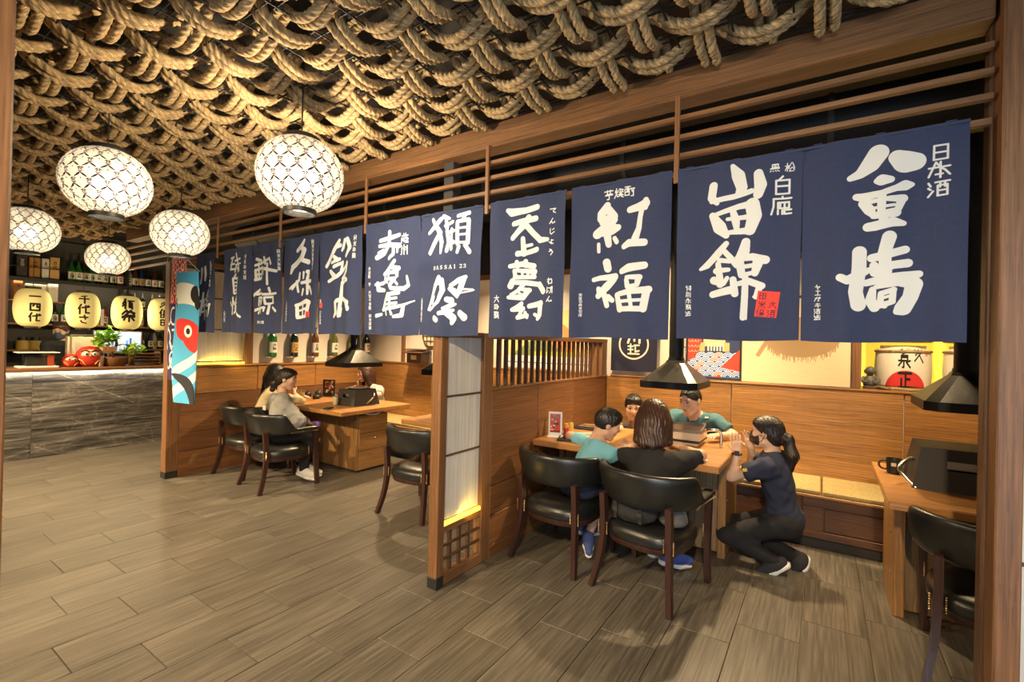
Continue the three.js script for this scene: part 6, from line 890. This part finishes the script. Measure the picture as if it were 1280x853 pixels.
function person(o) {
  const t = thing('person', o.label, 'person', [0, 0, 0]); const s = o.s ?? 1;
  const { P, N, sL, sR } = o, left = sL.clone().sub(sR), sw = left.length(); left.normalize(); const up = N.clone().sub(P).normalize(); left.addScaledVector(up, -left.dot(up)).normalize(); const fwd = left.clone().cross(up);
  const q = new THREE.Quaternion().setFromRotationMatrix(new THREE.Matrix4().makeBasis(left, up, fwd)), len = N.distanceTo(P);
  const torso = (g) => [ellP(P.clone().addScaledVector(up, len * 0.66).addScaledVector(fwd, 0.005), [sw * 0.47 + g, len * 0.42, 0.102 * s + g], q, 0.05), ellP(P.clone().addScaledVector(up, len * 0.3).addScaledVector(fwd, 0.012), [sw * 0.40 + g, len * 0.40, 0.098 * s + g], q, 0.06), ellP(P, [sw * 0.43 + g, 0.12 * s, 0.118 * s + g], q, 0.06), capP(sL, N.clone().addScaledVector(up, -0.02), 0.052 * s + g, 0.05 * s + g, 0.05), capP(sR, N.clone().addScaledVector(up, -0.02), 0.052 * s + g, 0.05 * s + g, 0.05)];
  const arms = [[sL, o.eL, o.wL], [sR, o.eR, o.wR]], legs = o.legs ?? [];
  // body: head, neck, torso, arms, legs as one surface
  const hd = o.head, hf = hd.dir.clone().normalize(), hu0 = (hd.up ?? V(0, 1, 0)).clone(), hl = hu0.cross(hf).normalize(), hu = hf.clone().cross(hl), hm = new THREE.Matrix4().makeBasis(hl, hu, hf).scale(V(1, 1, 1).multiplyScalar(hd.s ?? 1)).setPosition(hd.c);
  const neckTop = V(0, -0.09, -0.035).applyMatrix4(hm), prims = [...torso(-0.006), capP(N, neckTop, 0.055 * s, 0.05 * s, 0.04)];
  for (const [a, b, c] of arms) if (b) prims.push(capP(a, b, 0.047 * s, 0.038 * s), capP(b, c, 0.038 * s, 0.025 * s));
  for (const [h, k, a] of legs) prims.push(capP(h, k, 0.078 * s, 0.055 * s), capP(k, a, 0.052 * s, 0.036 * s));
  const geos = [surfaceNets(prims, 0.013), HEAD.clone().applyMatrix4(hm)];
  arms.forEach(([a, b, c], i) => { const ho = i ? o.hR : o.hL; if (b && ho) geos.push(surfaceNets(handPrims(c, b, { s, thumb: i ? -1 : 1, ...ho }), 0.0035, null, 0.012)); });
  part('body', geos, SKIN[o.skin ?? 0], t);
  // clothing
  const sleeve = o.sleeve ?? 0.55, G = o.ease ?? 0.012, sh = torso(G * 0.7), cuts = [];
  for (const [a, b, c] of arms) if (b) { if (sleeve <= 1) { const e = a.clone().lerp(b, sleeve + 0.12); sh.push(capP(a, e, 0.06 * s + G, 0.056 * s + G, 0.05)); cuts.push([a.clone().lerp(b, sleeve), b.clone().sub(a).normalize(), b]); } else { sh.push(capP(a, b, 0.056 * s + G, 0.05 * s + G, 0.05), capP(b, b.clone().lerp(c, 0.96), 0.047 * s + G, 0.036 * s + G)); cuts.push([b.clone().lerp(c, 0.93), c.clone().sub(b).normalize(), c]); } }
  const nk = N.clone().addScaledVector(up, 0.028), W = wrinkle(o.wr ?? 0.0028), low = P.clone().addScaledVector(up, -(o.hem ?? 0.06));
  part(o.top ?? 'shirt', surfaceNets(sh, 0.0115, (d, x, y, z) => {
    d = W(d, x, y, z); d = Math.max(d, (x - nk.x) * up.x + (y - nk.y) * up.y + (z - nk.z) * up.z, 0.062 * s - Math.hypot(x - neckTop.x * 0.35 - nk.x * 0.65, (y - nk.y) * 0.45, z - neckTop.z * 0.35 - nk.z * 0.65), -((x - low.x) * up.x + (y - low.y) * up.y + (z - low.z) * up.z));
    for (const [p, n, e] of cuts) { const h = (x - p.x) * n.x + (y - p.y) * n.y + (z - p.z) * n.z; if (h > -0.03 && Math.hypot(x - e.x, y - e.y, z - e.z) < 0.32 && Math.hypot(x - p.x - n.x * h, y - p.y - n.y * h, z - p.z - n.z * h) < 0.095) d = Math.max(d, h); }
    return d;
  }), o.topMat, t);
  if (legs.length) {
    const pr = [ellP(P.clone().addScaledVector(up, -0.02), [sw * 0.43 + 0.012, 0.115 * s, 0.122 * s], q, 0.06)], lc = o.pantLen ?? 0.97;
    for (const [h, k, a] of legs) { pr.push(capP(h, k, 0.092 * s, 0.07 * s, 0.05)); if (lc > 0) pr.push(capP(k, k.clone().lerp(a, lc), 0.068 * s, 0.052 * s, 0.04)); }
    part('trousers', surfaceNets(pr, 0.014, wrinkle(0.003)), o.pantMat, t);
    if (o.shoeMat) legs.forEach(([h, k, a, toe]) => {
      const td = toe.clone().sub(a), fl = V(td.x, 0, td.z).normalize(), n = V(0, 1, 0);
      const up0 = [capP(a.clone(), a.clone().addScaledVector(td, 0.4), 0.042 * s, 0.042 * s), capP(a.clone().addScaledVector(td, 0.3), toe, 0.043 * s, 0.03 * s), capP(a.clone().addScaledVector(td, -0.22), a.clone().addScaledVector(td, 0.2), 0.037 * s, 0.04 * s)], sp = part('shoe', surfaceNets(up0, 0.008), o.shoeMat, t);
      const sd = V(0, 1, 0).cross(td).normalize(), dn = td.clone().normalize().cross(sd).multiplyScalar(-1); if (dn.y > 0) dn.negate();
      part('sole', surfaceNets([capP(a.clone().addScaledVector(td, -0.26).addScaledVector(dn, 0.036 * s), a.clone().addScaledVector(td, 0.45).addScaledVector(dn, 0.036 * s), 0.036 * s, 0.042 * s), capP(a.clone().addScaledVector(td, 0.45).addScaledVector(dn, 0.036 * s), toe.clone().addScaledVector(dn, 0.022 * s), 0.042 * s, 0.034 * s)], 0.008, (d, x, y, z) => { const h = (x - a.x) * dn.x + (y - a.y) * dn.y + (z - a.z) * dn.z; return Math.max(d, Math.abs(h - 0.045 * s) - 0.016); }), o.soleMat ?? M.white, sp, 'pale rubber sole');
    });
  }
  const hg = HAIRGEO[o.hair] ??= hairGeo(o.hair); part('hair', hg.clone().applyMatrix4(hm), o.hairMat, t);
  for (const sd of [-1, 1]) {
    const e = part('eye', new THREE.SphereGeometry(1, 14, 10).scale(0.0135, 0.0062, 0.008).translate(sd * 0.031, 0.010, 0.0805).applyMatrix4(hm), EYEW, t); part('iris', new THREE.SphereGeometry(1, 12, 8).scale(0.0066, 0.0058, 0.005).translate(sd * 0.031, 0.0095, 0.0855).applyMatrix4(hm), EYEB, e);
    part('eyelid', tube([V(sd * 0.016, 0.010, 0.086), V(sd * 0.031, 0.0165, 0.0885), V(sd * 0.046, 0.011, 0.081)], 0.0022, 8, 6).applyMatrix4(hm), HAIR.black, t);
    part('eyebrow', tube([V(sd * 0.013, 0.031, 0.089), V(sd * 0.032, 0.036, 0.086), V(sd * 0.052, 0.03, 0.072)], 0.0032, 10, 6).applyMatrix4(hm), HAIR.black, t);
  }
  if (!o.mask) part('lips', new THREE.SphereGeometry(1, 14, 8).scale(0.021, 0.0075, 0.008).translate(0, -0.058, 0.0875).applyMatrix4(hm), LIPS, t);
  else {
    const mk = surfaceNets([ellP(V(0, -0.045, 0.028), [0.071, 0.077, 0.084], null, 0.02), capP(V(0, -0.015, 0.092), V(0, -0.07, 0.104), 0.02, 0.018, 0.03)], 0.005, (d, x, y, z) => Math.max(d, y + 0.002 - 0.012 * Math.cos(x * 22), -0.118 - y, 0.034 - z)); const m = part('face_mask', mk.applyMatrix4(hm), o.mask, t, 'black face mask');
    for (const sd of [-1, 1]) for (const y of [-0.012, -0.075]) part('ear_loop', tube([V(sd * 0.06, y, 0.045), V(sd * 0.079, y * 0.6 - 0.01, 0.012), V(sd * 0.086, -0.01, -0.012)], 0.0022, 10, 5).applyMatrix4(hm), o.mask, m);
  }
  t.userData.hm = undefined; delete t.userData.hm;
  return { t, hm, q, fwd, up, left };
}
const PX = (u, v, z) => onZ(u, v, z);
const BLACKC = CLOTH(0.014, 0.014, 0.016), NAVYC = CLOTH(0.018, 0.024, 0.055), DENIM = CLOTH(0.03, 0.04, 0.07);
const sneaker = CLOTH(0.03, 0.03, 0.035), whiteShoe = CLOTH(0.7, 0.7, 0.68);
{ // woman with brown bob in a black T-shirt
  const P = V(-0.93, 0.53, -3.16), N = PX(815, 566, -3.27), c = N.clone();
  person({ label: 'person in a black T-shirt seated with back turned at the table', P, N, sL: V(c.x - 0.165, c.y - 0.035, -3.26), sR: V(c.x + 0.165, c.y - 0.045, -3.22), eL: V(c.x - 0.27, 0.80, -3.46), wL: V(c.x - 0.14, 0.81, -3.68), eR: V(-0.69, 0.81, -3.42), wR: V(-0.86, 0.805, -3.62), hL: { nrm: V(0, -1, 0) }, hR: { nrm: V(0, -1, 0) },
    head: { c: PX(817, 522, -3.36), dir: V(-0.25, -0.3, -1), s: 1.0 }, hair: 'bob', hairMat: HAIR.brown, topMat: BLACKC, sleeve: 0.85, pantMat: CLOTH(0.05, 0.045, 0.04),
    legs: [[V(-1.02, 0.51, -3.2), V(-1.04, 0.50, -3.58), V(-0.98, 0.1, -3.42), V(-0.96, 0.05, -3.60)], [V(-0.84, 0.51, -3.2), V(-0.82, 0.50, -3.58), V(-0.86, 0.1, -3.34), V(-0.76, 0.06, -3.46)]], shoeMat: CLOTH(0.05, 0.1, 0.4), s: 0.98 });
}
{ // boy in turquoise
  const N = PX(750, 556, -3.34), P = V(-1.5, 0.54, -3.2), f = V(0.5, 0, -0.85), l = V(f.z, 0, -f.x);
  person({ label: 'person in a turquoise T-shirt leaning over the table', P, N, sL: N.clone().addScaledVector(l, 0.13).add(V(0, -0.03, 0)), sR: N.clone().addScaledVector(l, -0.13).add(V(0, -0.035, 0)), eL: V(-1.72, 0.80, -3.5), wL: V(-1.58, 0.805, -3.66), eR: V(-1.16, 0.80, -3.42), wR: V(-1.2, 0.81, -3.62), hL: { nrm: V(0, -1, 0) }, hR: { nrm: V(0, -1, 0) },
    head: { c: PX(760, 530, -3.42), dir: V(0.85, -0.38, -0.55), up: V(0.25, 1, -0.1), s: 0.95 }, hair: 'short', hairMat: HAIR.black, topMat: CLOTH(0.16, 0.42, 0.54), sleeve: 0.7, pantMat: NAVYC, pantLen: 0.35,
    legs: [[V(-1.58, 0.5, -3.22), V(-1.55, 0.50, -3.56), V(-1.56, 0.1, -3.46), V(-1.5, 0.05, -3.62)], [V(-1.42, 0.5, -3.2), V(-1.36, 0.50, -3.52), V(-1.45, 0.12, -3.3), V(-1.38, 0.06, -3.16)]], shoeMat: CLOTH(0.06, 0.1, 0.3), s: 0.84, skin: 0 });
}
{ // father
  const N = PX(868, 519, -4.5), P = V(-0.95, 0.62, -4.6);
  const r = person({ label: 'person in a dark teal T-shirt with chest logo sitting on the bench', P, N, sL: N.clone().add(V(0.175, -0.045, 0.01)), sR: N.clone().add(V(-0.175, -0.035, -0.02)), eL: V(-0.63, 0.805, -4.42), wL: V(-0.71, 0.82, -4.24), eR: V(-1.24, 0.805, -4.40), wR: V(-1.2, 0.82, -4.2), hL: { nrm: V(0, -1, 0) }, hR: { nrm: V(0, -1, 0) },
    head: { c: PX(863, 501, -4.40), dir: V(-0.42, -0.30, 1), s: 1.02 }, hair: 'crop', hairMat: HAIR.black, topMat: CLOTH(0.05, 0.13, 0.155), sleeve: 0.75, skin: 1, s: 1.0 });
  const lg = canvasTex(128, 64, (g) => { g.fillStyle = '#3b5f66'; g.fillRect(0, 0, 128, 64); g.fillStyle = '#e8ecea'; g.font = 'bold italic 50px sans-serif'; g.textAlign = 'center'; g.fillText('NB', 64, 50); });
  const m = part('chest_logo', new THREE.PlaneGeometry(0.06, 0.03), std({ map: lg, roughness: 0.8 }), r.t); { r.t.updateMatrixWorld(true); const hit = new THREE.Raycaster(V(0, EYE, 0), pixelRay(883, 522).normalize()).intersectObject(r.t.children.find((c) => c.name === 'shirt'))[0]; if (hit) { m.position.copy(hit.point).addScaledVector(hit.face.normal, 0.003); m.lookAt(hit.point.clone().add(hit.face.normal)); } }
}
{ // second boy
  const N = PX(795, 532, -4.52), P = V(-1.5, 0.55, -4.6);
  person({ label: 'person in a grey-brown shirt sitting on the bench by the partition', P, N, sL: N.clone().add(V(0.13, -0.035, 0)), sR: N.clone().add(V(-0.13, -0.035, 0)), eL: V(-1.3, 0.8, -4.36), wL: V(-1.34, 0.81, -4.2), eR: V(-1.68, 0.8, -4.36), wR: V(-1.58, 0.81, -4.2), hL: { nrm: V(0, -1, 0) }, hR: { nrm: V(0, -1, 0) },
    head: { c: PX(792, 509, -4.45), dir: V(0.32, -0.22, 1), s: 0.98 }, hair: 'short', hairMat: HAIR.black, topMat: CLOTH(0.10, 0.075, 0.065), sleeve: 0.7, skin: 1, s: 0.84 });
}
{ // kneeling waitress
  const N = PX(966, 568, -3.94), P = PX(982, 648, -3.93), kL = PX(909, 668, -3.80), kR = PX(915, 655, -4.05);
  const r = person({ label: 'person in navy polo and black mask crouching with raised hands beside the table', P, N, sL: PX(958, 585, -3.79), sR: PX(950, 578, -4.09), eL: PX(914, 596, -3.80), wL: PX(922, 566, -3.84), eR: PX(938, 596, -4.1), wR: PX(939, 562, -4.02), hL: { dir: V(-0.15, 1, 0.06), nrm: V(-0.55, 0, -1), curl: 0.1, spread: 0.22 }, hR: { dir: V(-0.22, 1, 0.05), nrm: V(-0.5, 0, 1), curl: 0.12, spread: 0.18 },
    head: { c: PX(959, 541, -3.95), dir: V(-1, 0.03, -0.22), s: 0.98 }, hair: 'ponytail', hairMat: HAIR.dark, topMat: NAVYC, sleeve: 0.6, hem: 0.1, pantMat: BLACKC, mask: M.black, s: 0.93, skin: 1, wr: 0.004,
    legs: [[P.clone().add(V(-0.01, -0.02, 0.09)), kL, PX(972, 704, -3.76), PX(950, 714, -3.74)], [P.clone().add(V(-0.01, -0.02, -0.09)), kR, PX(1001, 700, -3.93), PX(994, 712, -3.9)]], shoeMat: sneaker });
  part('watch', new THREE.TorusGeometry(0.031, 0.006, 8, 24), M.black, r.t, 'black wristwatch').position.copy(PX(921, 567.5, -3.837)); r.t.children.at(-1).rotation.x = Math.PI / 2;
  { const m = part('watch_face', cbox(0.034, 0.034, 0.012, 0, 0, 0, 0.004), M.black, r.t); m.position.copy(PX(921, 567, -3.8)); }
  part('collar', surfaceNets([capP(N.clone().add(V(0.0, 0.012, 0.055)), N.clone().add(V(-0.06, 0.012, 0.02)), 0.014, 0.012, 0.02), capP(N.clone().add(V(0.0, 0.012, 0.055)), N.clone().add(V(0.055, 0.022, 0.0)), 0.014, 0.014, 0.02), capP(N.clone().add(V(0.055, 0.022, 0)), N.clone().add(V(0, 0.012, -0.055)), 0.014, 0.014, 0.02)], 0.006), BLACKC, r.t);
  const tg = part('sleeve_patch', cbox(0.03, 0.022, 0.004, 0, 0, 0, 0.001), std({ color: C(0.7, 0.42, 0.06), roughness: 0.7 }), r.t, 'small yellow patch'); tg.position.copy(PX(931, 588, -3.735)); tg.rotation.set(0, 0, 0.3);
}
{ // long-haired woman in beige
  const N = PX(338, 490, -3.12), P = V(-5.5, 0.53, -2.98), f = V(0.4, 0, -0.9), l = V(f.z, 0, -f.x);
  person({ label: 'person in a beige top seated at the far table', P, N, sL: N.clone().addScaledVector(l, 0.15).add(V(0, -0.04, 0)), sR: N.clone().addScaledVector(l, -0.15).add(V(0, -0.04, 0)), eL: V(-5.66, 0.80, -3.3), wL: V(-5.45, 0.82, -3.46), eR: V(-5.16, 0.82, -3.3), wR: PX(368, 492, -3.35), hL: { nrm: V(0, -1, 0) }, hR: { nrm: V(-0.6, 0, -0.6), curl: 0.5 }, head: { c: PX(346, 468, -3.2), dir: V(0.7, -0.1, -0.7), s: 0.97 }, hair: 'long', hairMat: HAIR.black, topMat: CLOTH(0.52, 0.43, 0.26), sleeve: 2, pantMat: DENIM, s: 0.93, skin: 1,
    legs: [[V(-5.6, 0.51, -3.0), V(-5.62, 0.5, -3.4), V(-5.6, 0.09, -3.4), V(-5.6, 0.05, -3.55)], [V(-5.42, 0.51, -3.0), V(-5.4, 0.5, -3.4), V(-5.38, 0.09, -3.4), V(-5.38, 0.05, -3.55)]], shoeMat: sneaker });
}
{ // woman in grey hoodie
  const N = PX(352, 496, -2.98), P = V(-4.86, 0.53, -2.86), f = V(0.35, 0, -0.94), l = V(f.z, 0, -f.x);
  const r = person({ label: 'person in a grey hoodie and white shoes at the far table', P, N, sL: N.clone().addScaledVector(l, 0.15).add(V(0, -0.045, 0)), sR: N.clone().addScaledVector(l, -0.15).add(V(0, -0.045, 0)), eL: V(-5.1, 0.7, -3.1), wL: V(-4.9, 0.66, -3.14), eR: V(-4.68, 0.66, -2.98), wR: V(-4.74, 0.62, -3.12), hL: { nrm: V(0, -1, 0), curl: 0.5 }, hR: { nrm: V(0, -1, 0), curl: 0.5 }, head: { c: PX(359, 474, -3.03), dir: V(0.75, -0.12, -0.65), s: 0.97 }, hair: 'bun', hairMat: HAIR.dark, topMat: CLOTH(0.24, 0.24, 0.235), sleeve: 2, ease: 0.02, wr: 0.005, top: 'hoodie', pantMat: BLACKC, s: 0.93, skin: 1,
    legs: [[V(-4.95, 0.51, -2.88), V(-4.92, 0.5, -3.12), V(-4.82, 0.1, -3.16), V(-4.66, 0.06, -3.24)], [V(-4.76, 0.51, -2.86), V(-4.7, 0.5, -3.12), V(-4.7, 0.1, -3.06), V(-4.54, 0.06, -3.12)]], shoeMat: whiteShoe });
  part('hood', surfaceNets([capP(N.clone().add(V(-0.07, 0.0, 0.05)), N.clone().add(V(0.05, 0.0, 0.085)), 0.04, 0.04, 0.03), capP(N.clone().add(V(-0.02, -0.03, 0.08)), N.clone().add(V(-0.01, -0.09, 0.1)), 0.045, 0.03, 0.04)], 0.008), CLOTH(0.24, 0.24, 0.235), r.t);
  part('back_patch', cbox(0.06, 0.05, 0.004, 0, 0, 0, 0.001), M.white, r.t).position.copy(N).add(V(-0.09, -0.12, 0.142));
  single('pouch', 'small purple pouch held on the lap of the person in the hoodie', 'pouch', cbox(0.09, 0.07, 0.05, 0, 0, 0, 0.012), std({ color: C(0.2, 0.1, 0.4), roughness: 0.6 }), [-4.66, 0.60, -3.18], 0.3);
}
{ // person behind the far hood
  const N = PX(464, 484, -4.5), P = V(-5.3, 0.58, -4.6);
  person({ label: 'person in a pale grey shirt resting a cheek on one hand under the far hood', P, N, sL: N.clone().add(V(0.16, -0.04, 0.0)), sR: N.clone().add(V(-0.16, -0.03, 0.02)), eL: V(-5.02, 0.80, -4.36), wL: V(-5.15, 0.815, -4.22), eR: V(-5.6, 0.82, -4.28), wR: PX(447, 483, -4.36), hL: { nrm: V(0, -1, 0) }, hR: { dir: V(0.3, 1, -0.1), nrm: V(0.8, 0, -0.3), curl: 0.4 }, head: { c: PX(456, 466, -4.44), dir: V(-0.3, -0.12, 1), s: 0.98 }, hair: 'bob', hairMat: HAIR.brown, topMat: CLOTH(0.45, 0.45, 0.45), sleeve: 0.8, skin: 1, s: 0.95 });
}
{ // bartender
  const h = onX(76, 414, -8.95), N = V(h.x, h.y - 0.16, h.z - 0.03), P = V(h.x, h.y - 0.66, h.z - 0.02);
  person({ label: 'person in dark clothes and face mask standing behind the bar', P, N, sL: N.clone().add(V(0.03, -0.05, -0.17)), sR: N.clone().add(V(0.03, -0.05, 0.17)), eL: N.clone().add(V(0.12, -0.3, -0.2)), wL: N.clone().add(V(0.2, -0.34, -0.1)), eR: N.clone().add(V(0.12, -0.3, 0.2)), wR: N.clone().add(V(0.2, -0.34, 0.1)), hL: { nrm: V(0, -1, 0) }, hR: { nrm: V(0, -1, 0) }, head: { c: h, dir: V(0.7, -0.25, 0.5), s: 1.0 }, hair: 'short', hairMat: HAIR.brown, topMat: CLOTH(0.02, 0.022, 0.028), sleeve: 2, pantMat: BLACKC, mask: CLOTH(0.05, 0.07, 0.12), s: 1.0, legs: [[P.clone().add(V(0, -0.05, -0.09)), P.clone().add(V(0.02, -0.42, -0.09)), V(h.x, 0.08, h.z - 0.11), V(h.x + 0.13, 0.05, h.z - 0.11)], [P.clone().add(V(0, -0.05, 0.09)), P.clone().add(V(0.02, -0.42, 0.09)), V(h.x, 0.08, h.z + 0.07), V(h.x + 0.13, 0.05, h.z + 0.07)]], shoeMat: sneaker });
}
{ // small backpack on the chair seat
  const t = thing('backpack', 'small black backpack with a stitched cat face on the chair behind the person in black', 'backpack', [-0.99, 0.437, -2.965], -0.16);
  const g = surfaceNets([ellP(V(0, 0.1, 0), [0.15, 0.105, 0.075], null, 0.05), ellP(V(0, 0.055, 0.01), [0.145, 0.055, 0.08], null, 0.05), ellP(V(0.0, 0.15, 0.0), [0.12, 0.06, 0.07], null, 0.05)], 0.009, (d, x, y, z) => Math.max(wrinkle(0.003)(d, x, y, z), 0.002 - y)); part('bag', g, CLOTH(0.016, 0.017, 0.018), t);
  part('flap', surfaceNets([ellP(V(0, 0.17, 0.02), [0.118, 0.05, 0.072], null, 0.04), ellP(V(0, 0.13, 0.062), [0.09, 0.04, 0.028], null, 0.04)], 0.008), CLOTH(0.02, 0.021, 0.022), t);
  for (const s of [-1, 1]) { const st = part('strap', cbox(0.022, 0.11, 0.006, s * 0.085, 0.07, 0.088, 0.002), M.black, t); part('buckle', cbox(0.032, 0.026, 0.01, s * 0.085, 0.075, 0.093, 0.002), M.blackmatt, st); part('ear', new THREE.ConeGeometry(0.02, 0.035, 4).translate(s * 0.06, 0.222, 0.02), CLOTH(0.02, 0.021, 0.022), t); }
  part('stitched_face', [tube([V(-0.045, 0.15, 0.094), V(-0.035, 0.158, 0.095), V(-0.025, 0.15, 0.094)], 0.002, 8, 5), tube([V(0.025, 0.15, 0.094), V(0.035, 0.158, 0.095), V(0.045, 0.15, 0.094)], 0.002, 8, 5), new THREE.SphereGeometry(0.007, 8, 6).translate(0, 0.138, 0.092), rod(V(-0.06, 0.135, 0.09), V(-0.03, 0.138, 0.092), 0.0015, 5), rod(V(0.06, 0.135, 0.09), V(0.03, 0.138, 0.092), 0.0015, 5)], M.cream, t, 'pale stitched cat face');
  const t2 = thing('handbag', 'grey bag on the chair seat beside the black backpack', 'bag', [-0.76, 0.437, -3.02], 0.2); part('bag', surfaceNets([ellP(V(0, 0.07, 0), [0.075, 0.075, 0.06], null, 0.04), ellP(V(0, 0.035, 0), [0.085, 0.035, 0.07], null, 0.04)], 0.009, (d, x, y, z) => Math.max(d, 0.002 - y)), CLOTH(0.10, 0.10, 0.10), t2); part('handle', tube([V(-0.05, 0.13, 0), V(-0.03, 0.19, 0.01), V(0.03, 0.19, 0.01), V(0.05, 0.13, 0)], 0.006, 16, 6), BLACKC, t2);
}
// ------------------------------------------------------------------ ceiling spotlights
function spotLamp(x, y, z, tx, ty, tz, power, angle, label, color = WARM, pen = 0.6, soft = 2.5) {
  const t = thing('ceiling_spotlight', label, 'spotlight', [x, y, z], 0, 'black ceiling spotlights');
  const d = V(tx - x, ty - y, tz - z).normalize(), q = new THREE.Quaternion().setFromUnitVectors(V(0, -1, 0), d);
  part('stem', rod(V(0, 0.06, 0), V(0, CEIL - y, 0), 0.008, 8), M.black, t);
  part('can', lathe([[0.001, 0.08], [0.045, 0.08], [0.05, 0.06], [0.05, -0.05], [0.046, -0.05], [0.044, 0.0]], 24).applyQuaternion(q), M.black, t);
  part('lamp_face', new THREE.CylinderGeometry(0.042, 0.042, 0.006, 24).translate(0, -0.012, 0).applyQuaternion(q), std({ name: 'lamp_glow', color: C(1, 0.9, 0.7), emissive: color, emissiveIntensity: 6 }), t);
  const l = new THREE.SpotLight(color, power, 0, angle, pen, 2); l.name = 'spot_light'; l.castShadow = true; l.shadow.radius = soft; l.position.copy(d.clone().multiplyScalar(0.03));
  t.add(l); l.target.position.copy(d.clone().multiplyScalar(1)); t.add(l.target);
}
for (const [x, z, tx, ty, tz, p, a, lb] of [
  [-0.72, -4.55, -0.85, 0.77, -4.05, 36, 0.85, 'ceiling spotlight over the four-person table'], [0.55, -4.0, 0.5, 0.8, -4.75, 19, 1.0, 'ceiling spotlight over the table by the shoji screen'],
  [-4.6, -4.3, -4.8, 0.77, -3.9, 44, 0.95, 'ceiling spotlight over the far table with drawers'], [-3.1, -4.0, -3.0, 0.8, -4.6, 26, 1.0, 'ceiling spotlight over the table behind the partition'], [-1.7, -3.6, -1.4, 0.9, -4.8, 20, 0.9, 'ceiling spotlight washing the wall behind the four-person table'],
]) spotLamp(x, 2.66, z, tx, ty, tz, p, a, lb);
for (const [x, z, tx, tz, p, a, lb] of [
  [-7.2, 0.5, -6.9, -1.9, 150, 0.75, 'ceiling spotlight beside the bar end of the aisle'], [-4.6, 0.5, -4.4, -1.5, 68, 0.8, 'ceiling spotlight beside the middle of the aisle'], [-2.6, 0.55, -2.4, -1.6, 46, 0.85, 'ceiling spotlight beside the timber screen'], [0.2, 0.7, -1.5, -2.5, 42, 0.9, 'ceiling spotlight above the entrance'],
]) spotLamp(x, 2.72, z, tx, 0, tz, p, a, lb);
renderer.render(scene, camera);
